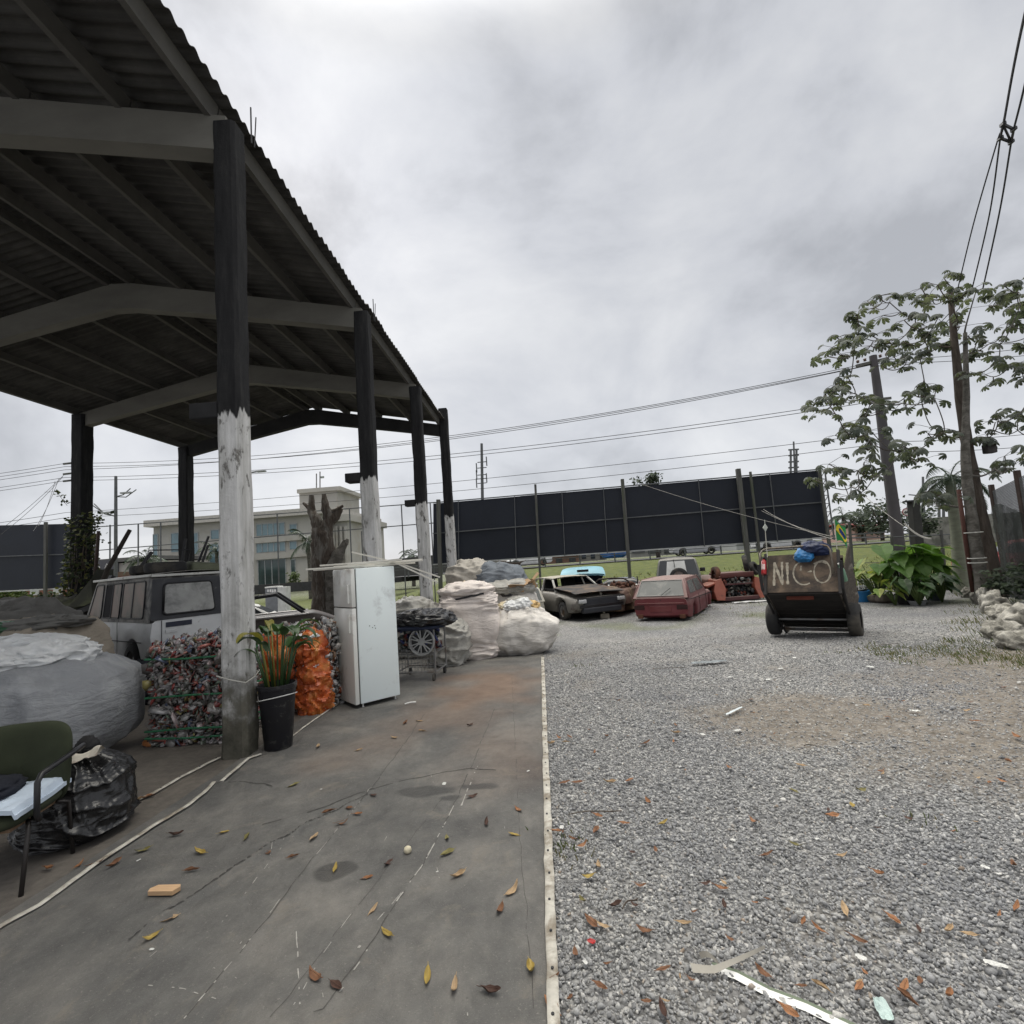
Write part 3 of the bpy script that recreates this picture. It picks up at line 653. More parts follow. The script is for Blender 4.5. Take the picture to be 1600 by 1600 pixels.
# ================================================================== SACKS, BALES AND JUNK UNDER THE SHED
def sgnpow(x, p): return math.copysign(abs(x) ** p, x)
def crease(p, s, w=.30, seed=0.0):
    d_, _ = noise.voronoi(Vector((p[0] * s + seed, p[1] * s - seed, p[2] * s + seed * .5))); return (1 - min(1, (d_[1] - d_[0]) / w)) ** 1.6
def sack_mb(c, size, e1=.5, e2=.6, seed=0.0, fold=.03, fscale=3.0, horiz=1.0, bulge=.12, lean=(0, 0), nu=96, nv=72, rot=0.0, top=None, lump=.06, sag=0.0, sagf=9.0):
    """stuffed sack standing at c (centre of its base): rounded box, creased cloth"""
    sx, sy, sz = (a / 2 for a in size); mb = MB(); cr, sr = math.cos(rot), math.sin(rot)
    def fn(u, w):
        th, ph = 2 * math.pi * u, (w - .5) * math.pi * .998
        cx, cy, z = sgnpow(math.cos(ph), e1) * sgnpow(math.cos(th), e2), sgnpow(math.cos(ph), e1) * sgnpow(math.sin(th), e2), sgnpow(math.sin(ph), e1)
        h = (z + 1) / 2
        k = 1 + bulge * (math.sin(h * math.pi) - .4) + (0 if top is None else top(h, th))
        p = Vector((cx * sx * k, cy * sy * k, z * sz)); q = Vector((p.x, p.y, p.z * horiz)) + Vector((seed * 3.1, seed, 0))
        wq = q + Vector((vn(q, 1.5, 2), vn(q, 1.5, 9), vn(q, 1.5, 5))) * .25
        fa = max(0, ridge((wq.x * .8, wq.y * .8, wq.z * 3.0 + wq.x * .5), fscale * .75, seed)) ** 1.7; fb = max(0, ridge((wq.x * 2.2 + wq.z * .9, wq.y * 2.2 - wq.z * .5, wq.z * .45), fscale * .8, seed + 4)) ** 1.7; fc = max(0, ridge((wq.x * 1.3 - wq.z * 2.2, wq.y * 1.3, wq.z * 1.6 + wq.x), fscale * 1.3, seed + 7)) ** 2; mk = .5 + .5 * vn(wq, 1.1, seed + 9) * 1.6
        d = fold * (1.7 * fa * mk + 1.5 * fb * (1.15 - mk) + .7 * fc - .45) + lump * .6 * fbm(q, 1.3, seed)
        if sag: d += sag * (.6 * ridge((p.x * .5 + .3 * vn(q, 1.3), p.y * .5, p.z * sagf * .2 + .15 * vn(q, 2, 3)), 5, seed) + .5 * ridge((p.x, p.y, p.z * sagf * .35), 5, seed + 3))
        nrm = Vector((cx / max(sx, .05), cy / max(sy, .05), z / sz * .6)).normalized()
        edge = min(1, math.cos(ph) * 4)
        p += nrm * d * (.35 + .65 * edge)
        p.x += lean[0] * h; p.y += lean[1] * h
        p.z = max(p.z + sz, .002 + .004 * abs(vn(q, 6)))
        return (c[0] + p.x * cr - p.y * sr, c[1] + p.x * sr + p.y * cr, c[2] + p.z)
    return mb.grid(fn, nu, nv, True)
def cloth_mat(name, c, dirt, weave=True, rough=.75, dirt_amt=.45, trans=0.0, dscale=2.2):
    m_, t, b = _nodes(name); v = coords(t)
    cc = ramp(t, nz(t, v, 1.4, 4, .5), [(.28, sc3(c, .86)), (.5, c), (.75, sc3(c, 1.10))])
    cc = mixc(t, ramp(t, nz(t, v, dscale, 9, .68, .5), [(.58 - dirt_amt * .3, (0, 0, 0)), (.95 - dirt_amt * .2, (.75,) * 3)]), cc, dirt)
    cc = mixc(t, ramp(t, nz(t, v, 17, 5, .75), [(.66, (0, 0, 0)), (.72, (.35,) * 3)]), cc, sc3(dirt, .6))
    t.links.new(cc, b.inputs['Base Color']); b.inputs['Roughness'].default_value = rough; b.inputs['Specular IOR Level'].default_value = .3
    n0 = bumpn(t, b, nz(t, coords(t, 'Object', (1, 1, 3.2)), 4.5, 7, .6, 1.0), .6, .05)
    vw = N(t, 'ShaderNodeMix', data_type='VECTOR'); vw.inputs['Factor'].default_value = .18; t.links.new(v, vw.inputs[4]); nw = N(t, 'ShaderNodeTexNoise'); nw.inputs['Scale'].default_value = 3; t.links.new(v, nw.inputs['Vector']); t.links.new(nw.outputs['Color'], vw.inputs[5])
    ve = N(t, 'ShaderNodeTexVoronoi', feature='DISTANCE_TO_EDGE'); ve.inputs['Scale'].default_value = 4; t.links.new(vw.outputs[1], ve.inputs['Vector'])
    n0 = bumpn(t, b, ramp(t, ve.outputs['Distance'], [(0, (1, 1, 1)), (.10, (.3,) * 3), (.4, (0, 0, 0))]), .14, .02, n0)
    if weave:
        w1 = N(t, 'ShaderNodeTexWave', bands_direction='Z'); w1.inputs['Scale'].default_value = 45; w1.inputs['Distortion'].default_value = 1.5; t.links.new(v, w1.inputs['Vector'])
        bumpn(t, b, w1.outputs['Fac'], .22, .004, n0)
    if trans:
        tl = N(t, 'ShaderNodeBsdfTranslucent'); t.links.new(cc, tl.inputs['Color']); mx = N(t, 'ShaderNodeMixShader'); mx.inputs['Fac'].default_value = trans
        t.links.new(b.outputs['BSDF'], mx.inputs[1]); t.links.new(tl.outputs['BSDF'], mx.inputs[2]); t.links.new(mx.outputs['Shader'], t.nodes['Material Output'].inputs['Surface'])
    return m_
RAFFIA = cloth_mat('raffia_pinkish', (.70, .635, .59), (.45, .39, .34), dirt_amt=.3)
RAFFIA2 = cloth_mat('raffia_offwhite', (.64, .61, .57), (.38, .345, .30), dirt_amt=.45)
BEIGE = cloth_mat('canvas_beige', (.37, .32, .255), (.21, .19, .15), dirt_amt=.4)
GREYNET = cloth_mat('grey_mesh_cloth', (.27, .28, .295), (.50, .51, .52), dirt_amt=.55, dscale=2.6)
GREYBLUE = cloth_mat('grey_blue_cloth', (.165, .185, .21), (.10, .11, .125), dirt_amt=.4)
WHITEFILM = cloth_mat('white_film', (.72, .73, .73), (.5, .5, .49), weave=False, rough=.4, dirt_amt=.25)
GREYTARP = cloth_mat('grey_tarp', (.18, .175, .16), (.09, .085, .08), dirt_amt=.5)
DIRTYFILM = cloth_mat('dirty_film', (.40, .39, .36), (.13, .12, .10), weave=False, rough=.45, dirt_amt=.65, dscale=5)
def plastic_black():
    m_, t, b = _nodes('black_film'); v = coords(t, 'Object', (1.2, 1.2, 2.6))
    b.inputs['Base Color'].default_value = (.011, .011, .012, 1); b.inputs['Specular IOR Level'].default_value = .55
    t.links.new(mt(t, 'MULTIPLY_ADD', nz(t, v, 6, 4), .25, .16), b.inputs['Roughness'])
    s = N(t, 'ShaderNodeTexNoise'); s.inputs['Scale'].default_value = 5; s.inputs['Detail'].default_value = 4; s.inputs['Distortion'].default_value = .8; t.links.new(v, s.inputs['Vector'])
    bumpn(t, b, s.outputs['Fac'], .4, .04); return m_
BLACKFILM = plastic_black()
def crumple_mb(c, size, seed, n=40, sharp=1.0, flat=0.0):
    """crumpled sheet of film or rag lying at c"""
    mb = MB(); sx, sy, sz = (a / 2 for a in size)
    def fn(u, w):
        th, ph = 2 * math.pi * u, (w - .5) * math.pi * .998
        d = Vector((math.cos(ph) * math.cos(th), math.cos(ph) * math.sin(th), math.sin(ph)))
        q = d + Vector((vn(d, 1.7, seed), vn(d, 1.7, seed + 3), vn(d, 1.7, seed + 7))) * .5
        k = 1 + sharp * (.34 * ridge(q, 1.5, seed) + .20 * ridge(q, 2.9, seed + 1) + .09 * ridge(q, 6, seed + 5))
        p = Vector((d.x * sx, d.y * sy, d.z * sz)) * k
        return (c[0] + p.x, c[1] + p.y, max(c[2] + p.z + sz * .8, c[2]))
    return mb.grid(fn, n, int(n * .75), True)

# --- big grey sack, its mouth full of white film
ax = (-5.52, 5.1, gz(-4.8, 5))
s = thing('bulk_sack', 'big bulging grey mesh sack behind the chair, mouth heaped with white film', 'sack', ax, group=None)
def rim(h, th): return .03 * math.sin(th * 7 + 2 * h) * smooth01((h - .2) * 3) - .10 * smooth01((h - .8) * 5) - .16 * smooth01((.35 - h) * 2.5)
part('sack_cloth', sack_mb(ax, (2.1, 1.4, 1.02), .26, .50, 3.3, .030, 1.7, .9, .10, sag=.022, sagf=5, top=rim, nu=120, nv=84, lump=.09), GREYNET, s, smooth=True)
for i, (dx, dy, w_, h_) in enumerate(((-.55, -.28, .9, .30), (.10, -.25, .75, .27), (.45, .0, .55, .30), (-.1, .2, 1.2, .34))):
    part('white_film', crumple_mb((ax[0] + dx, ax[1] + dy, .93), (w_, .62, h_), 11 + i * 5, 90, .8), WHITEFILM, s, smooth=True)
# --- beige canvas sack behind it
ax = (-6.85, 6.5, 0)
s = thing('bulk_sack', 'beige canvas sack sagging open with green film, behind the big grey sack', 'sack', ax)
part('sack_cloth', sack_mb(ax, (2.0, 1.2, 1.40), .45, .6, 8.7, .05, 1.7, .7, .08, lump=.12, lean=(-.1, 0)), BEIGE, s, smooth=True)
part('green_film', crumple_mb((ax[0] + .05, ax[1] - .32, 1.28), (.5, .35, .12), 31, 40), M('green_film', (.07, .16, .09), var=.5, rough=.35), s, smooth=True, sharp=40)
part('grey_cloth', crumple_mb((ax[0] + .45, ax[1] - .1, 1.27), (.7, .6, .16), 37, 40), GREYTARP, s, smooth=True)
# --- sheets of grey tarpaulin heaped at the back
ax = (-9.1, 7.7, 0)
solo('tarpaulin_heap', sack_mb(ax, (3.2, 2.0, 1.62), .75, .8, 15.1, .09, 1.2, .6, .0, lump=.22, nu=110), GREYTARP, 'heap covered by folded grey tarpaulin at the left behind the sacks', 'tarpaulin', smooth=True, origin=ax)
ax = (-7.9, 6.6, 0)
solo('bulk_sack', sack_mb(ax, (1.1, 1.0, 1.22), .6, .7, 19.1, .06, 1.8, .8, .1, lump=.12), cloth_mat('khaki_cloth', (.26, .245, .195), (.12, .115, .095)), 'khaki grey sack slumped against the beige canvas sack', 'sack', smooth=True, origin=ax)
ax = (-9.9, 8.6, 0)
solo('tarpaulin_heap', sack_mb(ax, (2.6, 1.6, 1.22), .8, .8, 25.1, .08, 1.5, .7, .0, lump=.2, lean=(.5, .3)), cloth_mat('brown_grey_cloth', (.13, .125, .12), (.07, .065, .065)), 'lower brown grey cloth heap beside the folded tarpaulin, in front of the white van', 'tarpaulin', smooth=True, origin=ax)
mb = crumple_mb((-6.15, 7.75, 0), (.9, .7, .55), 40, 44); solo('rag_heap', mb, M('dark_rags', (.02, .022, .03), var=.6, rough=.9), 'dark rags piled on the floor beside the rear wheel of the van', 'rags', smooth=True)

# --- black rubbish bag with rags on top
bx = (-3.38, 3.66, 0)
s = thing('rubbish_bag', 'glossy black plastic rubbish bag slumped beside the green chair', 'rubbish bag', bx)
mb = MB()
def fnb(u, w):
    th, ph = 2 * math.pi * u, (w - .5) * math.pi * .998
    h = (math.sin(ph) + 1) / 2
    r0 = sgnpow(math.cos(ph), .62) * (1.14 - .50 * h ** 1.3)
    x, y, z = .345 * r0 * math.cos(th), .34 * r0 * math.sin(th), .56 * (sgnpow(math.sin(ph), .7) + 1) / 2
    q = Vector((math.cos(th) * 1.1, math.sin(th) * 1.1, z * .75 + .35 * math.sin(th * 1 + 1)))
    q2 = Vector((x * 1.0 + z * .9, y, z * 1.1 - x * .45))
    wq = q2 + Vector((vn(q2, 2.2, 2), vn(q2, 2.2, 9), vn(q2, 2.2, 5))) * .16; fa = max(0, ridge((wq.x * 1.2, wq.y * 1.2, wq.z * 3.0 + wq.x * 2.2), 1.5, 3)) ** 3; fb = max(0, ridge((wq.x * 3.2 - wq.z * 1.4, wq.y * 3.2, wq.z * .7), 1.5, 8)) ** 3; fc = max(0, ridge((wq.x * 1.6, wq.y * 1.6, wq.z * 5 + wq.x * 3), 4.6, 5)) ** 2; d = .040 * fa * (1.1 - .6 * h) + .036 * fb * (.35 + .8 * h) + .007 * fc + .05 * fbm(q, 1.2, 6) - .02 - .05 * smooth01((h - .72) * 3.5)
    k = min(1, math.cos(ph) * 3)
    x += math.cos(th) * d * k; y += math.sin(th) * d * k
    x -= .07 * h
    return (bx[0] + x, bx[1] + y, bx[2] + max(0.004, z + (.04 * ridge(q, 3, 4) * h)))
mb.grid(fnb, 220, 150, True); part('bag_film', mb, BLACKFILM, s, smooth=True)
solo('black_shoe', crumple_mb((-3.40, 3.72, .535), (.13, .11, .12), 50, 26, .5), M('black_cloth', (.012, .012, .013), rough=.8), 'black cloth bundle on top of the rubbish bag', 'cloth', smooth=True)
mbp = MB()
def fnp(u, w):
    x = -.15 + .34 * u; y = .05 * (w - .5) * 2
    return (-3.36 + x, 3.57 + y * .8 + .02 * math.sin(9 * u), .535 + .035 * ridge((x * 3, y, 0), 2.4, 3) + .05 * (u > .8) * (u - .8) * 5 + .05 * (1 - abs(2 * w - 1)) - .05 * u * .2)
mbp.grid(fnp, 40, 10); solo('torn_paper', mbp, M('cream_paper', (.62, .58, .50), var=.12, rough=.8, dirt=(.35, .22, .18), dirt_amt=.15, dirt_scale=8), 'torn curling cream paper on top of the black rubbish bag', 'paper', smooth=True)
mbp = MB(); mbp.box((-3.58, 3.60, .525), (.12, .08, .012), Euler((.5, .2, .3))); solo('leaflet', mbp, M('printed_leaflet', (.55, .38, .30), var=.5, scale=18, rough=.5), 'small printed pinkish leaflet tucked between chair back and black bag', 'leaflet')

# --- office chair
ch = thing('office_chair', 'olive upholstered office chair with black tube arms holding clothes', 'chair', (-3.44, 3.12, 0), R(14))
OLIVE = M('olive_fabric', (.028, .034, .018), var=.25, scale=4, rough=.95, bump=.4, bscale=120, bdist=.003)
mb = MB()
def fback(u, w):
    # rounded upholstered slab, u across the outline, w through it
    a = 2 * math.pi * u; n_ = 4.5; ex = .30 * sgnpow(math.cos(a), 2 / n_); ez = .26 * sgnpow(math.sin(a), 2 / n_)
    k = math.sin(w * math.pi) ** .25 if 0 < w < 1 else 0
    ex *= k; ez *= k
    y = .045 * (math.cos(w * math.pi)) * (1)
    z = .60 + ez; y += .23 + .10 * (z - .45) * .9 - .06 * (ex / .3) ** 2 + .01 * ridge((ex * 1.5, 0, z * 6), 1.5, 3) * (.5 if y < 0 else 0)
    return (ex, y, z)
mb.grid(fback, 64, 17, True); part('backrest', mb, OLIVE, ch, smooth=True, world=False)
mb = MB()
def fseat(u, w):
    a = 2 * math.pi * u; ex, ey = .29 * sgnpow(math.cos(a), .5), .26 * sgnpow(math.sin(a), .5); k = math.sin(w * math.pi) ** .3 if 0 < w < 1 else 0
    z = .05 * math.cos(w * math.pi) + .42 - .05 * max(0, (-ey * k - .12)) * 3
    return (ex * k, ey * k - .03, z)
mb.grid(fseat, 56, 15, True); part('seat', mb, OLIVE, ch, smooth=True, world=False)
mb = MB(); mb.box((0, -.02, .365), (.46, .42, .02)); part('seat_pan', mb, M('plywood', (.20, .13, .08), rough=.7), ch, world=False)
for sx in (-1, 1):
    mb = MB(); x = .335 * sx
    mb.tube([(x * .97, .27, .67), (x, .16, .665), (x, -.06, .645), (x, -.15, .635), (x, -.185, .60), (x, -.185, .42), (x, -.165, .385), (x * .80, -.10, .375)], .0165, 10); part('armrest', mb, BLACKPL, ch, smooth=True, world=False)
    for yy, y2 in ((-.17, -.245), (.19, .215)):
        mb = MB(); mb.tube([(.25 * sx, yy * .7, .37), (.285 * sx, yy, .345), (.30 * sx, y2, .0)], .0125, 8); part('leg', mb, M('brown_black_tube', (.02, .017, .016), rough=.5) if sx < 2 else None, ch, smooth=True, world=False)
for x in (-.1, .1):
    mb = MB(); mb.bar((x, .26, .30), (x, .30, .5), .05, .012); part('back_bracket', mb, BLACKPL, ch, world=False)
L = Matrix.Translation(ch.location) @ Matrix.Rotation(R(14), 4, 'Z')
def onchair(mb): return mb.xf(L)
mb = MB(); mb.grid(lambda u, w: (.02 + .27 * u, -.27 + .48 * w, .485 + .012 * ridge((u, w, 0), 3, 5) + .02 * w + (.0 if u < .93 else -.03)), 20, 20); mb2 = MB(); mb2.v = [(x, y, z - .025) for x, y, z in mb.v]; mb.add(mb2.v, mb2.f if mb2.f else [])
n20 = 400; mb.f += [(j, j + 1, n20 + j + 1, n20 + j) for j in range(19)] + [(j * 20 + 19, (j + 1) * 20 + 19, n20 + (j + 1) * 20 + 19, n20 + j * 20 + 19) for j in range(19)]; mb.fm += [0] * 38
solo('folded_shirt', onchair(mb), M('pale_blue_cotton', (.50, .58, .68), var=.08, rough=.85), 'folded pale blue shirt lying on the seat of the chair', 'shirt', smooth=True, sharp=50)
solo('dark_clothes', onchair(crumple_mb((-.10, .02, .47), (.34, .3, .13), 61, 40, .7)), M('navy_cloth', (.012, .014, .022), rough=.95), 'crumpled navy clothes heaped on the seat of the chair', 'clothes', smooth=True)
solo('white_cloth', onchair(crumple_mb((-.14, -.17, .47), (.24, .16, .07), 66, 36, .8)), M('lilac_white_cotton', (.55, .53, .60), var=.1, rough=.9), 'crumpled whitish cloth at the front edge of the chair seat', 'cloth', smooth=True)

# --- bales of pressed plastic
BOTTLE = M_island('pressed_bottles', [(.22, .21, .20), (.27, .265, .26), (.24, .10, .08), (.15, .15, .14), (.34, .31, .31), (.17, .06, .05), (.12, .14, .105), (.18, .175, .17), (.24, .225, .21), (.11, .11, .10), (.28, .09, .07), (.42, .35, .35), (.16, .14, .125), (.22, .205, .21), (.11, .145, .105), (.25, .24, .225), (.26, .05, .045), (.13, .12, .115), (.28, .275, .275), (.09, .11, .17), (.21, .195, .185), (.17, .16, .15), (.26, .25, .24), (.15, .13, .12), (.20, .19, .18), (.15, .05, .045), (.30, .26, .10)], rough=.2, spec=.8, var=.45)
def bale_bits(c, size, n, seed, s0=.05, flat=.35):
    r_ = np.random.RandomState(seed); sx, sy, sz = size; P = []
    areas = [sy * sz, sy * sz, sx * sz, sx * sz, sx * sy]
    for k, a in enumerate(areas):
        m_ = int(n * a / sum(areas)); u, w = r_.uniform(-.5, .5, m_), r_.uniform(-.5, .5, m_); off = r_.normal(0, .018, m_)
        if k == 0: q = np.stack([np.full(m_, -sx / 2) + off, u * sy, w * sz + sz / 2], 1)
        elif k == 1: q = np.stack([np.full(m_, sx / 2) + off, u * sy, w * sz + sz / 2], 1)
        elif k == 2: q = np.stack([u * sx, np.full(m_, -sy / 2) + off, w * sz + sz / 2], 1)
        elif k == 3: q = np.stack([u * sx, np.full(m_, sy / 2) + off, w * sz + sz / 2], 1)
        else: q = np.stack([u * sx, w * sy, np.full(m_, sz) + off + .03 * r_.normal(size=m_)], 1)
        P.append(q)
    P = np.concatenate(P) + np.array(c); sc_ = s0 * np.exp(r_.normal(0, .38, (len(P), 1))) * np.stack([np.ones(len(P)), r_.uniform(.4, .9, len(P)), r_.uniform(.07, .28, len(P))], 1)
    P[:, 2] = np.maximum(P[:, 2], c[2] + .02)
    return bits_np(P, sc_, r_, .5)
bc = (-3.87, 5.80, 0); bsz = (.86, .60, 1.04)
bale = thing('plastic_bale', 'square bale of crushed red, clear and green bottles tied with green straps', 'bale', bc)
mb = MB(); mb.box((0, 0, bsz[2] / 2), (bsz[0] - .06, bsz[1] - .06, bsz[2] - .03), bev=.05); part('bale_core', mb, M('bale_core', (.07, .06, .055), rough=.8), bale, world=False)
vs, fs = bale_bits((0, 0, 0), bsz, 4600, 5, .040); o = np_mesh('crushed_bottles', vs, fs, BOTTLE); o.parent = bale; o['kind'] = 'stuff'
GSTRAP = M('green_strap', (.035, .15, .075), rough=.5)
for z in (.10, .17, .52, .93):
    mb = MB(); a, b2 = bsz[0] / 2 + .045, bsz[1] / 2 + .045; dz = rnd.uniform(-.03, .03)
    mb.tube([(-a, -b2, z), (0, -b2 - .008, z + dz), (a, -b2, z + dz * .5), (a, b2, z), (-a, b2, z), (-a, -b2, z)], .011, 6); part('strap', mb, GSTRAP, bale, world=False)
mb = MB(); mb.grid(lambda u, w: (-.44 - .035 * (1 - abs(2 * u - 1)) + .04 * u, -.29 + .13 * u, .30 + .58 * w + .02 * vn((u, w, 0), 4)), 8, 20); part('orange_film', mb, M('orange_film', (.55, .12, .03), var=.2, rough=.3), bale, smooth=True, world=False)
solo('plastic_scrap', crumple_mb((-4.33, 5.55, 0), (.16, .12, .09), 71, 24, .8), M('orange_scrap', (.40, .16, .06), rough=.4), 'orange plastic scrap on the floor at the corner of the red bottle bale', 'plastic scrap', smooth=True)
# bale of grey film with bulging orange sheets
bc = (-3.22, 6.95, 0); bsz = (.95, .75, 1.0)
bale = thing('plastic_bale', 'low bale of grey film with bulging shiny orange wrapping beside the refrigerator', 'bale', bc, R(-8))
mb = MB(); mb.box((0, 0, .48), (.88, .68, .93), bev=.06); part('bale_core', mb, M('bale_core2', (.10, .095, .09), rough=.8), bale, world=False)
GREYBITS = M_island('pressed_film', [(.33, .33, .32), (.46, .46, .46), (.24, .23, .22), (.38, .37, .35), (.18, .17, .16), (.52, .52, .52), (.30, .17, .10), (.28, .28, .29), (.42, .40, .37), (.2, .06, .03)], rough=.3, spec=.6, var=.3)
vs, fs = bale_bits((0, 0, 0), bsz, 2600, 9, .036); o = np_mesh('crushed_film', vs, fs, GREYBITS); o.parent = bale; o['kind'] = 'stuff'
def orange_mat():
    m_, t, b = _nodes('orange_wrap'); v = coords(t)
    t.links.new(ramp(t, nz(t, v, 5, 6, .6, .5), [(.28, (.26, .04, .015)), (.5, (.50, .10, .02)), (.66, (.62, .24, .06)), (.8, (.55, .38, .22))]), b.inputs['Base Color'])
    b.inputs['Roughness'].default_value = .25; b.inputs['Specular IOR Level'].default_value = .6; bumpn(t, b, nz(t, v, 10, 6, .6, 1.2), .6, .04); return m_
ORW = orange_mat()
for i, (x, z, w_, h_) in enumerate(((-.26, .68, .46, .60), (-.24, .26, .40, .52), (.30, .80, .32, .42), (.33, .48, .33, .46), (.31, .18, .38, .40))):
    part('orange_sheet', crumple_mb((x, -.40, z - h_ / 2), (w_, .30, h_), 80 + i * 4, 60, .85), ORW, bale, smooth=True, world=False, sharp=35)
for i, (x, z) in enumerate(((.30, .96), (.32, .60))):
    part('white_film', crumple_mb((x, -.46, z - .03), (.24, .14, .06), 95 + i, 26, .8), WHITEFILM, bale, smooth=True, world=False, sharp=40)
part('white_sack', crumple_mb((-.52, -.30, .32), (.12, .2, .50), 99, 30, .3), M('lilac_sack', (.48, .44, .46), rough=.6), bale, smooth=True, world=False)

# --- bucket plant
bk = thing('potted_plant', 'tall black bucket with strap leaved plant leaning on the nearest pillar', 'plant', (-2.76, 5.22, 0))
mb = MB(); mb.lathe([(.125, 0), (.13, .01), (.178, .60), (.19, .605), (.19, .64), (.176, .645), (.168, .60), (.16, .57)], 32); mb.lathe([(.0, .565), (.162, .57)], 32, cap=False); part('bucket', mb, M('black_bucket', (.008, .008, .011), var=.3, rough=.45, dirt=(.06, .06, .055), dirt_amt=.15, dirt_scale=14), bk, smooth=True, world=False, sharp=40)
mb = MB(); mb.tube([(.187 * math.cos(a), .187 * math.sin(a), .51 + .035 * math.sin(a + 2.2)) for a in np.linspace(0, 2 * math.pi, 33)], .005, 6); part('wire_handle', mb, M('white_wire', (.6, .6, .58), rough=.4), bk, smooth=True, world=False)
mb = MB(); mb.lathe([(0.0, .575), (.08, .585), (.165, .572)], 20, cap=False); part('soil', mb, M('soil', (.05, .035, .022), rough=1, bump=.8), bk, world=False)
LEAFG = M_island('strap_leaf', [(.05, .105, .03), (.07, .13, .035), (.04, .085, .028), (.09, .13, .035), (.055, .11, .04)], rough=.4, spec=.5, var=.3, backlit=.25)
LEAFY = M_island('yellow_leaf', [(.30, .24, .04), (.22, .20, .05), (.16, .15, .04)], rough=.5, backlit=.25)
def strap_leaf(mb, base, az, length, width, up, bend, n=12, tip=1.0):
    p = Vector(base); d = Vector((math.cos(az) * (1 - up), math.sin(az) * (1 - up), up)).normalized(); side = Vector((-math.sin(az), math.cos(az), 0)); vs_ = []
    for i in range(n + 1):
        u = i / n; w_ = width * (math.sin(math.pi * min(1, .12 + .88 * u ** 1.1)) ** .8 + (.12 if u < .5 else 0)) * .5
        nrm = d.cross(side).normalized(); vs_ += [p - side * w_ + nrm * w_ * .35, p.copy(), p + side * w_ + nrm * w_ * .35]
        d = (d + Vector((math.cos(az) * .02, math.sin(az) * .02, -bend * (.25 + u) / n * 2.6))).normalized(); p = p + d * length / n
    mb.add(vs_, [(i * 3 + j, i * 3 + j + 1, i * 3 + j + 4, i * 3 + j + 3) for i in range(n) for j in range(2)])
for i in range(22):
    mb = MB(); az = rnd.uniform(0, 6.28) if i > 3 else (2.9, 3.3, .4, .0)[i]; mt_ = LEAFY if i in (6, 11) else LEAFG
    h_ = rnd.uniform(.35, .62); q = Vector((.09 * math.cos(az), .09 * math.sin(az), .57)); tp = q + Vector((.10 * math.cos(az), .10 * math.sin(az), h_))
    mb.tube([q, q.lerp(tp, .5) + Vector((0, 0, .02)), tp], [.011, .009, .007], 6)
    strap_leaf(mb, tp, az, rnd.uniform(.20, .34), rnd.uniform(.07, .12), .55, rnd.uniform(.9, 1.7)); part('leaf', mb, mt_, bk, smooth=True, world=False)

# --- refrigerator
A_, B_, C_ = Vector((-2.754, 6.86, 0)), Vector((-2.42, 6.46, 0)), Vector((-1.955, 6.90, 0))
ang = math.atan2((C_ - B_).y, (C_ - B_).x)
fr = thing('refrigerator', 'tall two door white refrigerator standing upright on the tarpaulin', 'refrigerator', (B_.x, B_.y, .03), ang)
W_, D_, H_ = .62, .60, 1.70     # local x = along side, local y = away: body from (.07..W, 0..D)
FRW = M('white_enamel', (.80, .87, .87), var=.03, scale=1.2, rough=.32, spec=.5, bump=.02, bscale=3, dirt=(.50, .53, .53), dirt_amt=.12)
FRD = M('white_enamel_doors', (.72, .72, .68), var=.05, scale=2, rough=.18, spec=.6, bump=.02, bscale=3, dirt=(.45, .40, .36), dirt_amt=.25)  # warmer tone and brown patches put a reflection tint into the door colour
mb = MB(); mb.box((.075 + (W_ - .075) / 2, D_ / 2, H_ / 2 + .03), (W_ - .075, D_, H_), bev=.012); part('cabinet', mb, FRW, fr, smooth=True, world=False, sharp=30)
for nm, z0, z1 in (('door', .03, 1.225), ('freezer_door', 1.237, H_ + .03)):
    mb = MB(); mb.box((.032, D_ / 2, (z0 + z1) / 2), (.058, D_, z1 - z0), bev=.012); d_ = part(nm, mb, FRD, fr, smooth=True, world=False, sharp=30)
    mb = MB(); zz = z1 - .30 if nm == 'door' else z0 + .06; mb.box((-.012, .06, zz + .11), (.03, .025, .24), bev=.008); part('handle', mb, FRD, d_, world=False)
mb = MB(); mb.box((.0685, D_ / 2, H_ / 2 + .03), (.013, D_ - .03, H_ - .02)); part('gasket', mb, M('gasket', (.06, .06, .06), rough=.7), fr, world=False)
for x, y in ((.12, .05), (W_ - .05, .05), (.12, D_ - .05), (W_ - .05, D_ - .05)):
    mb = MB(); mb.lathe([(.018, -.03), (.018, -.018), (.009, -.016), (.009, .035)], 12, (x, y, 0)); part('foot', mb, WHITEPAINT, fr, world=False)
for x, z in ((.23, .98), (.30, .975), (.31, .94), (.27, .955)):
    mb = MB(); mb.lathe([(.006, 0), (.006, .004)], 8, (x, -.004, z), 'Y'); part('screw_hole', mb, DARKMETAL, fr, world=False)
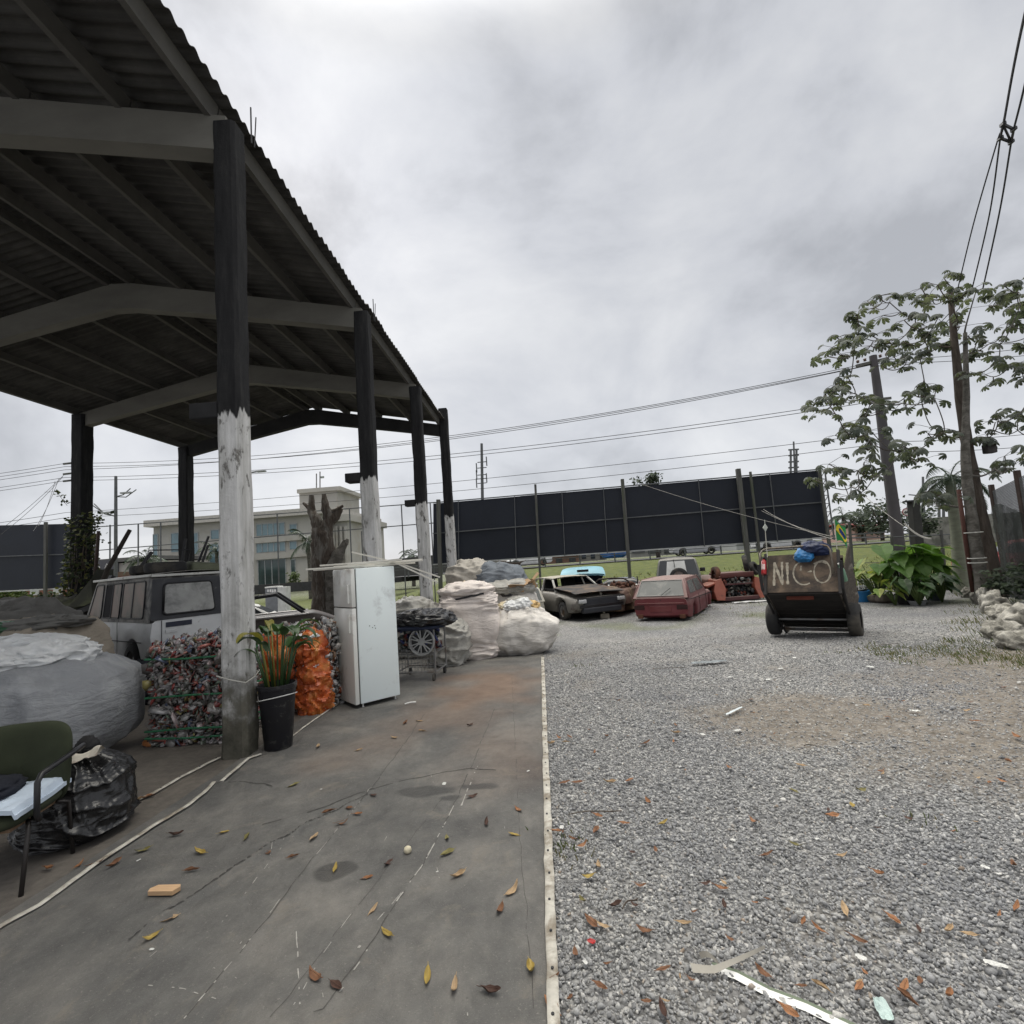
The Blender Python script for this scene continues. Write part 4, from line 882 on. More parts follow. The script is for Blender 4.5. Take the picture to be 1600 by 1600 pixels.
# white mouldings laid across its top
zt = 1.765
STK = M('white_moulding', (.62, .60, .54), var=.1, rough=.6)
def pxs(a, b2, Ya, Yb): return D(a[0], a[1], Ya), D(b2[0], b2[1], Yb)
for i, (a, b2, dz) in enumerate((((-2.94, 6.55), (-1.72, 7.05), 0), ((-2.98, 6.42), (-2.0, 7.0), .013), ((-2.75, 6.75), (-1.60, 7.0), .026), ((-2.60, 6.85), (-1.63, 7.12), .04), ((-2.88, 6.62), (-1.85, 6.86), .052))):
    mb = MB(); mb.bar((a[0], a[1], zt + .012 + dz), (b2[0], b2[1], zt + .012 + dz + .006), .03, .022, bev=.004)
    solo('white_moulding', mb, STK, 'long white moulding lying flat in the bundle on top of the refrigerator', 'moulding', 'white mouldings on the refrigerator')
for i, (a, b2) in enumerate((((-2.55, 6.9, 1.99), (-2.06, 6.98, 1.835)), ((-2.0, 6.88, 1.83), (-1.42, 7.0, 1.50)), ((-2.02, 6.95, 1.835), (-1.40, 7.12, 1.56)))):
    mb = MB(); mb.bar(a, b2, .03, .02); solo('white_moulding', mb, STK, ('white moulding sticking up at a slant behind the refrigerator top', 'white moulding drooping lowest past the right edge of the refrigerator', 'white moulding drooping above another past the edge of the refrigerator')[i], 'moulding', 'white mouldings on the refrigerator')
mb = MB(); p = G(640, 1104); mb.tube([p + Vector((-.06, .0, .035)), p + Vector((0, .02, .045)), p + Vector((.07, .05, .04))], .008, 6); solo('plastic_pipe_piece', mb, WHITEPAINT, 'short bent white pipe piece on the tarpaulin beside the refrigerator foot', 'pipe piece')

# --- trolley with hubcap and black film
tr = thing('shopping_trolley', 'rusty steel shopping trolley loaded with scrap beside the white refrigerator', 'trolley', (-1.93, 8.12, 0), R(-6))
mb = MB()
for x in (-.36, .28):
    for y in (-.28, .28): mb.tube([(x, y, .12), (x, y, .80)], .014, 8)
    for z in (.14, .42, .80): mb.tube([(x, -.28, z), (x, .28, z)], .012, 6)
for y in (-.28, .28):
    for z in (.14, .42, .80): mb.tube([(-.36, y, z), (.28, y, z)], .012, 6)
part('frame', mb, STEEL, tr, world=False)
mb = MB()
for x in np.linspace(-.34, .26, 13): mb.tube([(x, -.283, .15), (x, -.283, .42)], .004, 5)
for z in np.linspace(.16, .40, 5): mb.tube([(-.36, -.283, z), (.28, -.283, z)], .004, 5)
part('wire_mesh', mb, STEEL, tr, world=False)
for x in (-.33, .25):
    for y in (-.28, .28):
        mb = MB(); mb.lathe([(.02, -.016), (.055, -.014), (.06, 0), (.055, .014), (.02, .016)], 18, (x, y, .06), 'X'); part('caster', mb, RUBBER, tr, smooth=True, world=False, sharp=40)
Lt = Matrix.Translation(tr.location) @ Matrix.Rotation(R(-6), 4, 'Z')
hub = thing('hubcap', 'grey spoked plastic hubcap hung on the front of the trolley', 'hubcap', Lt @ Vector((.10, -.33, .60)), R(-6))
mb = MB(); mb.lathe([(.165, .02), (.185, -.012), (.20, -.014), (.205, .0), (.20, .03)], 40, (0, 0, 0), 'Y', cap=False); mb.lathe([(0.0, -.012), (.05, -.012), (.06, .01)], 24, (0, 0, 0), 'Y', cap=False); part('rim', mb, M('silver_plastic', (.30, .30, .30), rough=.35, metal=.3), hub, smooth=True, world=False, sharp=40)
mb = MB()
for k in range(7):
    for da in (-.10, .10):
        a = k * 2 * math.pi / 7 + da; mb.bar((.045 * math.cos(a), -.006, .045 * math.sin(a)), (.178 * math.cos(a + da * .6), -.006, .178 * math.sin(a + da * .6)), .022, .015)
part('spokes', mb, M('silver_plastic2', (.32, .32, .32), rough=.35, metal=.3), hub, world=False)
mb = MB(); mb.lathe([(0, .02), (.19, .02)], 32, (0, 0, 0), 'Y', cap=False); part('back_plate', mb, BLACKPL, hub, world=False)
SCRAPC = M_island('coloured_scrap', [(.03, .04, .14), (.12, .02, .02), (.04, .05, .045), (.08, .02, .03), (.2, .2, .2), (.03, .035, .09), (.02, .03, .03), (.14, .05, .03)], rough=.35, var=.3)
r_ = np.random.RandomState(21); P = np.stack([r_.uniform(-.33, .25, 220), r_.uniform(-.29, .2, 220), r_.uniform(.44, .78, 220)], 1); sc_ = np.stack([r_.uniform(.03, .08, 220), r_.uniform(.02, .05, 220), r_.uniform(.015, .04, 220)], 1)
vs, fs = bits_np(P, sc_, r_, .4); vs = np.array([tuple(Lt @ Vector(q)) for q in vs]); o = np_mesh('scrap_load', vs, fs, SCRAPC); tag(o, 'coloured scrap plastic heaped inside the shopping trolley', 'scrap', kind='stuff')
mb = crumple_mb((.06, -.03, .80), (.78, .66, .26), 101, 90, .7).xf(Lt); solo('black_film', mb, BLACKFILM, 'crumpled black plastic film heaped on top of the trolley', 'plastic film', smooth=True)
mb = crumple_mb((-.05, -.20, .77), (.80, .36, .10), 105, 50, .5).xf(Lt); solo('blue_cloth', mb, M('dark_blue_cloth', (.018, .025, .05), rough=.8), 'flat dark blue cloth under the black film on the trolley', 'cloth', smooth=True)

# --- the row of raffia sacks
def add_sack(c, size, mat_, label, **k):
    return solo('raffia_sack', sack_mb(c, size, **k), mat_, label, 'sack', 'sacks heaped beside the pillars', smooth=True, origin=c)
c = (-1.42, 9.92, gz(0, 9.9)); s = thing('raffia_sack', 'tall square pinkish white raffia sack with deep horizontal creases behind the trolley', 'sack', c, group='sacks heaped beside the pillars')
part('sack_cloth', sack_mb(c, (.98, .92, 1.24),   .30, .42, 3.1, .05, 1.4, 3.6, .05, rot=R(10), nu=130, nv=130, lump=.04, sag=.035), RAFFIA, s, smooth=True)
part('mouth', crumple_mb((c[0] - .02, c[1] - .05, c[2] + 1.16), (.92, .85, .30), 113, 54, .45), RAFFIA, s, smooth=True)
mb = MB(); mb.grid(lambda u, w: (c[0] - .36 + .72 * u, c[1] - .50 + .02 * vn((u, 0, 0), 4), c[2] + 1.10 + .10 * u + .035 * w + .012 * vn((u, 1, 0), 7)), 20, 3); part('gap_shade_strip', mb, DARKMETAL, s)  # dark strip stands in for the shade under the sack's mouth
add_sack((-1.72, 9.15, gz(0, 9.1)), (.62, .6, .80), DIRTYFILM, 'small dirty film sack squeezed between trolley and tall creased sack', e1=.6, e2=.7, seed=5.2, fold=.055, fscale=3.2, lump=.08)
c = (-.50, 10.12, gz(0, 10.1)); s = thing('raffia_sack', 'fat tied off white sack bursting with white film, at the end of the edging strip', 'sack', c, group='sacks heaped beside the pillars')
def neck(h, th): return -.42 * smooth01((h - .58) * 2.4) + (.075 * math.sin(th * 12 + 1 + 2 * h) + .05 * math.sin(th * 19 + 4)) * smooth01((h - .40) * 1.7) + .16 * math.exp(-((th - 6.0) / .25) ** 2) * smooth01((h - .1) * 2) * smooth01((.8 - h) * 4) + .10 * math.exp(-((th - 5.75) / .3) ** 2) * smooth01((.25 - h) * 5)
part('sack_cloth', sack_mb(c, (1.22, 1.02, .96), .55, .72, 6.6, .036, 2.2, .8, .14, nu=130, nv=90, top=neck, lump=.05), RAFFIA2, s, smooth=True)
for i, (dx, dy, w_, h_) in enumerate(((-.10, -.12, .30, .17), (.12, -.10, .30, .2), (.02, .08, .42, .22), (-.24, .0, .24, .15), (.28, -.02, .24, .14))):
    part('film_top', crumple_mb((c[0] + dx, c[1] + dy, c[2] + .84), (w_, .3, h_), 120 + i * 3, 34, 1.0), (WHITEFILM, WHITEFILM, DIRTYFILM, M('pale_yellow_film', (.55, .48, .33), var=.2, rough=.5), M('yellow_film', (.58, .40, .18), var=.3, rough=.5))[i], s, smooth=True, sharp=40)
part('tie', crumple_mb((c[0] - .17, c[1] - .475, c[2] + .60), (.05, .05, .14), 140, 16, .6), DARKMETAL, s)
c = (-.88, 11.2, gz(0, 11.2)); s = thing('raffia_sack', 'wide grey white sack standing behind the fat tied sack', 'sack', c, group='sacks heaped beside the pillars')
part('sack_cloth', sack_mb(c, (1.5, 1.2, 1.28), .36, .5, 9.4, .03, 1.8, .9, .08, nu=110, nv=80, lump=.06), RAFFIA2, s, smooth=True)
part('film_top', crumple_mb((c[0] + .1, c[1] - .2, c[2] + 1.14), (1.2, .9, .36), 150, 70, .45), DIRTYFILM, s, smooth=True, sharp=40)
part('black_film', crumple_mb((c[0] + .15, c[1] - .56, c[2] + 1.13), (.22, .16, .16), 154, 22, .6), M('grey_black_film', (.05, .05, .055), rough=.5), s, smooth=True)
add_sack((-1.50, 11.6, gz(0, 11.6)), (1.5, 1.2, 1.2), RAFFIA2, 'white sack half hidden behind the tall creased sack', e1=.5, e2=.6, seed=12.4, fold=.04, fscale=2.2, nu=80, nv=56)
add_sack((-1.55, 11.4, 1.10), (.92, .85, .70), cloth_mat('ivory_cloth', (.45, .42, .37), (.26, .24, .21)), 'round ivory sack gathered into pleats on top of the heap beside the last pillars', e1=.85, e2=.9, seed=14.8, fold=.05, fscale=3.0, horiz=.4, nu=80, nv=60)
add_sack((-.92, 11.3, 1.06), (1.05, .9, .60), GREYBLUE, 'slumped grey blue sack on top of the heap behind the cardboard', e1=.75, e2=.8, seed=17.7, fold=.06, fscale=2.4, nu=80, nv=60, lump=.1)
add_sack((-2.62, 10.6, gz(0, 10.6)), (.9, .8, 1.15), DIRTYFILM, 'grimy film sack seen between the refrigerator and the third pillar', e1=.6, e2=.7, seed=22.7, fold=.08, fscale=2.8, nu=80, nv=60)
add_sack((-2.15, 12.2, gz(0, 12)), (.9, .8, 1.25), cloth_mat('grey_net', (.19, .195, .18), (.11, .11, .1)), 'pointed grey net sack between the third and last pillars', e1=.9, e2=.8, seed=26.1, fold=.06, fscale=2.0, nu=70, nv=50, top=lambda h, th: -.5 * h)
# cardboard and papers on the heap
def carton(name, c, size, rot, label, mat_=CARD, flap=True):
    bx_ = thing(name, label, 'carton', c, rot=rot); w, d, h = size; mb = MB(); tk = .006
    mb.box((0, 0, tk / 2), (w, d, tk)); mb.box((-w / 2, 0, h / 2), (tk, d, h)); mb.box((w / 2, 0, h / 2), (tk, d, h)); mb.box((0, -d / 2, h / 2), (w, tk, h)); mb.box((0, d / 2, h / 2), (w, tk, h)); part('box', mb, mat_, bx_, world=False)
    if flap:
        mb = MB(); mb.box((0, -d / 2 - .09, h + .03), (w, .2, .005), Euler((-.4, 0, 0))); part('flap', mb, mat_, bx_, world=False)
        mb = MB(); mb.box((w / 2 + .07, 0, h + .04), (.18, d, .005), Euler((0, -.5, 0))); part('flap', mb, mat_, bx_, world=False)
    return bx_
carton('cardboard_box', D(803, 922, 10.7), (.34, .28, .14), Euler((.25, .1, .3)), 'flattened open brown cardboard box on top of the wide white sack')
carton('cardboard_box', D(832, 918, 10.9), (.17, .16, .16), Euler((.2, -.35, .2)), 'small tilted brown cardboard box beside the flattened one on the heap')
carton('cardboard_box', D(792, 899, 12.0), (.50, .4, .28), Euler((.1, .15, -.5)), 'dark opened carton on the very top of the sack heap', M('dark_card', (.10, .075, .06), var=.3, rough=.9))
mb = MB(); p = D(797, 903, 11.6); mb.box(p, (.34, .30, .006), Euler((1.0, .25, .3))); mb.box(p + Vector((.14, .03, -.02)), (.22, .2, .006), Euler((1.3, -.2, .1))); solo('cardboard_sheet', mb, CARD, 'bent sheet of cardboard leaning against the dark carton on the heap', 'cardboard')
mb = crumple_mb(D(764, 893, 12.2) - Vector((0, 0, .2)), (.75, .5, .34), 161, 36, .35); solo('black_tarpaulin', mb, M('black_tarp', (.022, .022, .025), rough=.7), 'black sheet bulging behind the round ivory sack beside the dark carton', 'tarpaulin', smooth=True)
pk = thing('printed_box', 'colourful printed food box tilted on top of the tall creased sack', 'box', D(724, 922, 9.9), rot=Euler((.35, -.45, .2)))
mb = MB(); mb.box((0, 0, .07), (.24, .10, .14)); part('box', mb, M('box_cream', (.60, .50, .34), var=.1, rough=.5), pk, world=False)
mb = MB(); mb.box((-.06, -.0515, .085), (.09, .003, .06)); part('blue_print', mb, M('print_blue', (.22, .42, .55), rough=.5), pk, world=False)
mb = MB(); mb.box((.045, -.0515, .06), (.10, .003, .07)); part('orange_print', mb, M('print_orange', (.62, .24, .05), var=.4, scale=20, rough=.5), pk, world=False)
solo('pink_paper', crumple_mb(D(713, 932, 9.75) - Vector((0, 0, .03)), (.26, .2, .10), 171, 26, .9), M('pink_film', (.50, .30, .28), var=.3, rough=.6), 'crumpled pink paper beside the printed food box on the tall sack', 'paper', smooth=True)
# ================================================================== VEHICLES
def paint(name, c, rust=(.10, .045, .028), amt=.3, rough=.35, spec=.5, dusty=.25):
    m_, t, b = _nodes(name); v = coords(t)
    cc = ramp(t, nz(t, v, 1.6, 8, .6), [(.28, sc3(c, .75)), (.5, c), (.75, tuple(x * 1.12 + .02 for x in c))])
    f = ramp(t, nz(t, v, 3.2, 9, .7, .4), [(.68 - amt * .35, (0, 0, 0)), (.76 - amt * .25, (1, 1, 1))])
    cc = mixc(t, f, cc, ramp(t, nz(t, v, 18, 5), [(.3, sc3(rust, .5)), (.7, sc3(rust, 1.3))]))
    g = N(t, 'ShaderNodeNewGeometry'); sp = N(t, 'ShaderNodeSeparateXYZ'); t.links.new(g.outputs['Normal'], sp.inputs[0])
    dz = mt(t, 'MULTIPLY', mt(t, 'MAXIMUM', sp.outputs['Z'], 0.0), dusty)      # dust lies on upward faces
    cc = mixc(t, dz, cc, (.36, .33, .29))
    t.links.new(cc, b.inputs['Base Color']); b.inputs['Specular IOR Level'].default_value = spec
    t.links.new(mt(t, 'MULTIPLY_ADD', nz(t, v, 5, 6), .4, rough), b.inputs['Roughness'])
    bumpn(t, b, nz(t, v, 2.0, 3), .25, .03); return m_
DARKIN = M('dark_inside', (.012, .012, .013), rough=.9, bump=0)
def interp(tab, y):
    if y <= tab[0][0]: return tab[0][1]
    for (a, p), (b_, q) in zip(tab[:-1], tab[1:]):
        if y <= b_:
            u = (y - a) / (b_ - a) if b_ > a else 0; u = u * u * (3 - 2 * u) * .5 + u * .5; return p + (q - p) * u
    return tab[-1][1]
def lower_body(mb, L, W, sill, deck, arches=(), ar=.34, az=.30, tw=.10, nose=.08, step=.05, ebot=None):
    """deck: [(y, z)] of the top edge; arches: y of wheel openings"""
    ys_ = np.arange(-L / 2, L / 2 + .001, step); rings = []
    for y in ys_:
        e_ = min(y + L / 2, L / 2 - y); w = W / 2 * (1 - tw * math.exp(-e_ / .28)) ; zt = interp(deck, y); zb = sill + (nose * 2.0 * math.exp(-e_ / .16))
        for a in arches:
            if abs(y - a) < ar: zb = max(zb, az + math.sqrt(max(ar * ar - (y - a) ** 2, 0)))
        zb = min(zb, zt - .06); hh = zt - zb; k = math.exp(-e_ / .05) * .05
        half = [(0, zb), (.80 * w, zb), (.955 * w, zb + .03), (.985 * w, zb + hh * .3), (w, zb + hh * .55), (w * .995, zb + hh * .62), (.965 * w, zt - .05), (.90 * w, zt - .005), (.5 * w, zt + .015), (0, zt + .02)]
        rings.append([(x, y, z) for x, z in half] + [(-x, y, z) for x, z in half[-2:0:-1]])
    n = len(rings[0]); o = [p for r_ in rings for p in r_]; k = len(rings)
    mb.add(o, [(i * n + j, (i + 1) * n + j, (i + 1) * n + (j + 1) % n, i * n + (j + 1) % n) for i in range(k - 1) for j in range(n)] + [tuple(range(n)), tuple(range((k - 1) * n + n - 1, (k - 1) * n - 1, -1))]); return mb
class Cabin:
    def __init__(s, belt, roof, yRb, yRr, yFr, yFb, wb, wr): s.__dict__.update(locals())
    def w(s, z): return s.wb + (s.wr - s.wb) * (z - s.belt) / (s.roof - s.belt)
    def shell(s, mb, n=14):
        st = [(s.yRb, 0.0)] + [(s.yRb + (s.yRr - s.yRb) * u, u) for u in (.33, .66, .93)] + [(s.yRr + .06, 1.0)] + [(s.yRr + (s.yFr - s.yRr) * u, 1.0) for u in np.linspace(.1, .9, n)] + [(s.yFr - .05, 1.0)] + [(s.yFr + (s.yFb - s.yFr) * u, 1 - u) for u in (.07, .33, .66)] + [(s.yFb, 0.0)]
        rings = []
        for y, u in st:
            zt = s.belt + (s.roof - s.belt) * u; c = .035 * math.sin(math.pi * (y - s.yRb) / (s.yFb - s.yRb)) * (1 if u > .9 else .3)
            half = [(s.wb, s.belt - .03), (s.w(s.belt + (zt - s.belt) * .5), s.belt + (zt - s.belt) * .5), (s.w(zt) + .0, zt - .035 * u), (s.w(zt) - .05, zt - .005 * u), (s.w(zt) * .55, zt + c * .7), (0, zt + c)]
            rings.append([(x, y, z) for x, z in half] + [(-x, y, z) for x, z in half[-2::-1]])
        n_ = len(rings[0]); mb.add([p for r_ in rings for p in r_], [(i * n_ + j, (i + 1) * n_ + j, (i + 1) * n_ + j + 1, i * n_ + j + 1) for i in range(len(rings) - 1) for j in range(n_ - 1)]); return mb
    def side(s, sg, yz, off=.008, th=.006):
        mb = MB(); mb.prism([(sg * (s.w(z) + off), y, z) for y, z in yz], (-sg * th, 0, 0)); return mb
    def end(s, front, u0, u1, m0, m1, off=.010, x0=None, x1=None):
        """window on the sloping front / rear; u0..u1 share of its height, m0/m1 side margins"""
        yb, yr = (s.yFb, s.yFr) if front else (s.yRb, s.yRr); P = lambda u: (yb + (yr - yb) * u, s.belt + (s.roof - s.belt) * u)
        (ya, za), (yc, zc) = P(u0), P(u1); nrm = Vector((0, (zc - za), -(yc - ya))).normalized()
        if (nrm.y > 0) != front: nrm = -nrm
        wa, wc = s.w(za) - m0, s.w(zc) - m1; xa0, xa1 = (-wa, wa) if x0 is None else (x0 * wa, x1 * wa); xc0, xc1 = (-wc, wc) if x0 is None else (x0 * wc, x1 * wc)
        mb = MB(); mb.prism([Vector(p) + nrm * off for p in ((xa0, ya, za), (xa1, ya, za), (xc1, yc, zc), (xc0, yc, zc))], -nrm * .006); return mb
def round_poly(pts, r=.05, n=4):
    out = []; k = len(pts)
    for i in range(k):
        p, a, b_ = Vector(pts[i]), Vector(pts[i - 1]), Vector(pts[(i + 1) % k]); da, db = (a - p), (b_ - p); ra, rb = min(r, da.length * .4), min(r, db.length * .4)
        s0, s1 = p + da.normalized() * ra, p + db.normalized() * rb
        for j in range(n + 1):
            u = j / n; out.append(tuple((s0 * (1 - u) ** 2 + p * 2 * u * (1 - u) + s1 * u * u)))
    return out
RIMM = M('wheel_rim', (.25, .25, .25), rough=.45, metal=.5, dirt=(.12, .08, .05), dirt_amt=.4)
def wheel(t, x, y, z, r=.30, w=.19, axis='X', rim=True):
    mb = MB(); mb.lathe([(r * .60, -w / 2), (r * .9, -w / 2), (r * .985, -w * .36), (r, -w * .15), (r, w * .15), (r * .985, w * .36), (r * .9, w / 2), (r * .60, w / 2)], 28, (x, y, z), axis, cap=False); wh = part('wheel', mb, RUBBER, t, smooth=True, world=False, sharp=50)
    if rim:
        mr = MB(); sg = 1 if x > 0 else -1
        for q in (-1, 1): mr.lathe([(0, q * w * .22), (r * .25, q * w * .25), (r * .45, q * w * .15), (r * .61, q * w * .40)], 24, (x, y, z), axis, cap=False)
        part('rim', mr, RIMM, wh, smooth=True, world=False)
    return wh
def seam(mb, pts, r=.006): mb.tube(pts, r, 4); return mb

# --- white van at the left, half hidden by sacks
VANW = paint('van_white', (.74, .75, .75), amt=.10, rough=.35, dusty=.35); VANK = paint('van_black', (.022, .024, .03), rust=(.16, .15, .14), amt=.22, rough=.3, dusty=.1)
VZ = 1.08
van = thing('van', 'boxy white off road van with black window band and tyres on its roof', 'van', (-8.62, 11.0, gz(0, 10.6)), R(57))
dk = [(-2.3, 1.10), (1.2, 1.10), (1.5, 1.08), (2.25, .98)]
part('body', lower_body(MB(), 4.6, 1.68, .42, dk, (-1.42, 1.45), .40, .36, tw=.05, nose=.03), VANW, van, smooth=True, world=False, sharp=35)
cb = Cabin(1.10, 1.88, -2.29, -2.16, .85, 1.35, .80, .72)
part('upper_body', cb.shell(MB()), M('van_upper', (.26, .25, .23), var=.2, rough=.6, dirt=(.05, .05, .052), dirt_amt=.4), van, smooth=True, world=False, sharp=35)
mb = MB(); mb.grid(lambda u, w: ((u - .5) * 1.56, -2.22 + 3.1 * w, 1.865 + .055 * (1 - (2 * u - 1) ** 2) + .02 * (1 - abs(2 * w - 1) ** 6)), 12, 20); mb.box((0, -2.20, 1.862), (1.50, .05, .045), bev=.015)
for sg in (-1, 1): mb.bar((sg * .765, -2.2, 1.868), (sg * .765, .9, 1.868), .05, .045, bev=.012)
part('roof', mb, paint('van_roof', (.62, .62, .58), amt=.3, dusty=.5), van, smooth=True, world=False, sharp=35)
MUDG = M('muddy_glass', (.20, .19, .165), var=.3, scale=3, rough=.5, spec=.2, dirt=(.28, .22, .19), dirt_amt=.45)
for k, (y0, y1, t0, t1) in enumerate(((-1.95, -1.40, -1.92, -1.40), (-1.38, -.86, -1.38, -.86), (-.70, -.28, -.70, -.28), (-.26, .16, -.26, .13), (.34, 1.08, .34, .74))):
    for sg in (-1, 1):
        mb = cb.side(sg, [(p[1], p[2]) for p in round_poly([(0, y0, 1.16), (0, y1, 1.16), (0, t1, 1.76), (0, t0, 1.76)], .05)], .010, .008); w_ = part('window', mb, MUDG if k not in (3,) or sg > 0 else DARKIN, van, world=False)
        fr_ = MB(); pts_ = [Vector((sg * (cb.w(z) + .012), y, z)) for _, y, z in round_poly([(0, y0 - .02, 1.14), (0, y1 + .02, 1.14), (0, t1 + .02, 1.78), (0, t0 - .02, 1.78)], .06)]; fr_.tube(pts_ + pts_[:1], .012, 5); part('frame', fr_, VANK, w_, world=False)
mb = cb.end(True, .10, .9, .06, .06); part('windscreen', mb, MUDG, van, world=False)
# rear face: black upper panel, window, plate panel, tail lamp
mb = MB(); mb.prism(round_poly([(-.80, -2.305, 1.10), (.80, -2.305, 1.10), (.73, -2.20, 1.80), (-.73, -2.20, 1.80)], .03), (0, -.012, .002)); part('rear_panel', mb, VANK, van, world=False)
mb = MB(); mb.prism(round_poly([(-.58, -2.312, 1.20), (.30, -2.312, 1.20), (.27, -2.233, 1.70), (-.53, -2.233, 1.70)], .06), (0, -.012, .002)); rw = part('rear_window', mb, M('dusty_pale_glass', (.34, .34, .32), var=.3, scale=4, rough=.25, spec=.6, dirt=(.13, .13, .125), dirt_amt=.4), van, world=False)
mb = MB(); pts_ = [Vector(p) + Vector((0, -.014, 0)) for p in round_poly([(-.60, -2.312, 1.185), (.32, -2.312, 1.185), (.29, -2.230, 1.715), (-.55, -2.230, 1.715)], .07)]; mb.tube(pts_ + pts_[:1], .014, 6); part('seal', mb, BLACKPL, rw, smooth=True, world=False)
mb = MB(); mb.box((-.33, -2.305, 1.01), (.44, .012, .085)); part('plate_panel', mb, M('dark_blue_panel', (.03, .035, .06), rough=.4), van, world=False)
mb = MB(); mb.box((-.46, -2.31, .90), (.20, .02, .06), bev=.008); part('handle_recess', mb, VANW, van, world=False)
mb = MB(); mb.box((-.70, -2.315, .70), (.16, .03, .10), bev=.01); part('tail_light', mb, M('red_lens', (.25, .012, .02), rough=.25), van, world=False)
mb = MB(); seam(mb, [(-.62, -2.312, 1.09), (-.62, -2.312, .5)]); seam(mb, [(-.845, -2.0, .74), (-.847, 1.2, .74)], .008); seam(mb, [(-.846, -.78, 1.08), (-.846, -.78, .46)]); seam(mb, [(-.846, .25, 1.08), (-.846, .25, .46)]); part('seam', mb, DARKIN, van, world=False)
mb = MB(); mb.box((0, -2.36, .50), (1.6, .12, .14), bev=.02); part('bumper', mb, BLACKPL, van, smooth=True, world=False, sharp=40)
mb = MB(); mb.box((-.98, 1.20, 1.16), (.16, .06, .20), bev=.02); mb.bar((-.82, 1.2, 1.12), (-.92, 1.2, 1.14), .03, .03); part('mirror', mb, M('cream_mirror', (.45, .44, .36), rough=.5), van, smooth=True, world=False, sharp=40)
for x in (-.72, .72):
    for y in (-1.42, 1.45): wheel(van, x, y, .36, .36, .22)
mb = MB(); mb.box((0, 0, .55), (1.3, 4.2, .2)); part('underbody', mb, DARKIN, van, world=False)
van.scale = (1, 1, VZ)
LV = Matrix.Translation(van.location + Vector((0, 0, .15))) @ Matrix.Rotation(R(57), 4, 'Z')
def tyre(p, label, rot, r=.30, w=.19):
    o = thing('tyre', label, 'tyre', p, rot=rot, group='loose tyres'); mb = MB(); mb.lathe([(r * .58, -w * .40), (r * .62, -w / 2), (r * .9, -w / 2), (r * .985, -w * .36), (r, -w * .15), (r, w * .15), (r * .985, w * .36), (r * .9, w / 2), (r * .62, w / 2), (r * .58, w * .40)], 32, (0, 0, 0), 'Z', cap=False); part('tread', mb, RUBBER, o, smooth=True, world=False, sharp=50)
    mi = MB(); mi.lathe([(r * .58, -w * .40), (r * .8, -w * .3), (r * .8, w * .3), (r * .58, w * .40)], 24, (0, 0, 0), 'Z', cap=False); part('lining', mi, BLACKPL, o, smooth=True, world=False); return o
tyre(LV @ Vector((-.30, -1.62, 2.03)), 'large black tyre lying flat on the van roof nearest its rear', Euler((.05, .04, 0)), .36, .2)
tyre(LV @ Vector((-.42, -.98, 2.02)), 'smaller black tyre lying on the van roof ahead of the larger one', Euler((.0, -.06, 0)), .28, .17)
mb = MB(); mb.tube([LV @ Vector(p) for p in ((.02, -1.85, 2.12), (.05, -1.9, 2.35), (-.55, -1.55, 2.38), (-.6, -1.5, 2.12))], .012, 6); solo('bent_tube', mb, DARKMETAL, 'thin bent metal hoop standing over the tyre on the van roof', 'metal hoop')
mb = MB(); mb.box(LV @ Vector((.40, -1.6, 2.0)), (.55, .45, .20), Euler((.1, .1, .9)), bev=.06); solo('seat_shell', mb, M('mossy_plastic', (.14, .15, .10), var=.4, rough=.8), 'mossy plastic shell lying on the van roof beside the tyres', 'scrap', smooth=True, sharp=50)

# --- red estate car without wheels
RED = paint('faded_red', (.125, .021, .026), rust=(.16, .07, .06), amt=.22, rough=.40, dusty=.45)
red = thing('estate_car', 'faded dark red hatchback shell sitting on its belly without wheels', 'car', (0, 0, 0), R(-27))
rc = G(1034, 971); hd = Vector((math.sin(R(27)), math.cos(R(27)), 0)); red.location = rc + hd * 2.0 + Vector((0, 0, 0))
dk = [(-2.0, .64), (-1.7, .67), (.6, .68), (1.0, .66), (1.7, .60), (2.0, .50)]
part('body', lower_body(MB(), 4.0, 1.64, .05, dk, (-1.15, 1.28), .31, .12, tw=.07, nose=.06, step=.04), RED, red, smooth=True, world=False, sharp=52)
cb = Cabin(.66, 1.18, -1.98, -1.55, .30, .85, .79, .64)
part('cabin', cb.shell(MB()), RED, red, smooth=True, world=False, sharp=52)
w_ = part('rear_window', cb.end(False, .10, .90, .10, .07), GLASS, red, world=False)
def frame_end(cb, front, u0, u1, m0, m1, r, mat_, parent):
    e_ = cb.end(front, u0, u1, m0, m1, .014); P_ = [Vector(p) for p in e_.v[:4]]; mb = MB(); mb.tube(P_ + P_[:1], r, 6); return part('frame', mb, mat_, parent, smooth=False, world=False)
frame_end(cb, False, .10, .90, .10, .07, .016, M('grey_seal', (.26, .25, .24), rough=.6), w_)
part('windscreen', cb.end(True, .12, .9, .1, .08), GLASS, red, world=False)
for sg in (-1, 1):
    for q in ([(-1.50, .74), (-.62, .74), (-.62, 1.09), (-1.32, 1.09)], [(-.52, .74), (.52, .74), (.20, 1.09), (-.52, 1.09)]):
        part('window', cb.side(sg, [(p[1], p[2]) for p in round_poly([(0, a, b_) for a, b_ in q], .05)]), GLASS, red, world=False)
    mb = MB(); mb.box((sg * .61, -1.985, .40), (.30, .05, .13), bev=.01); part('tail_light', mb, M('dark_red_lens', (.03, .008, .008), rough=.4), red, world=False)
mb = MB(); mb.box((0, -2.005, .505), (1.34, .03, .035), bev=.008); part('trim_ledge', mb, RED, red, world=False)
mb = MB(); mb.box((0, -1.995, .35), (.62, .03, .17), bev=.01); part('plate_recess', mb, paint('faded_red_dark', (.12, .018, .02), amt=.2), red, world=False)
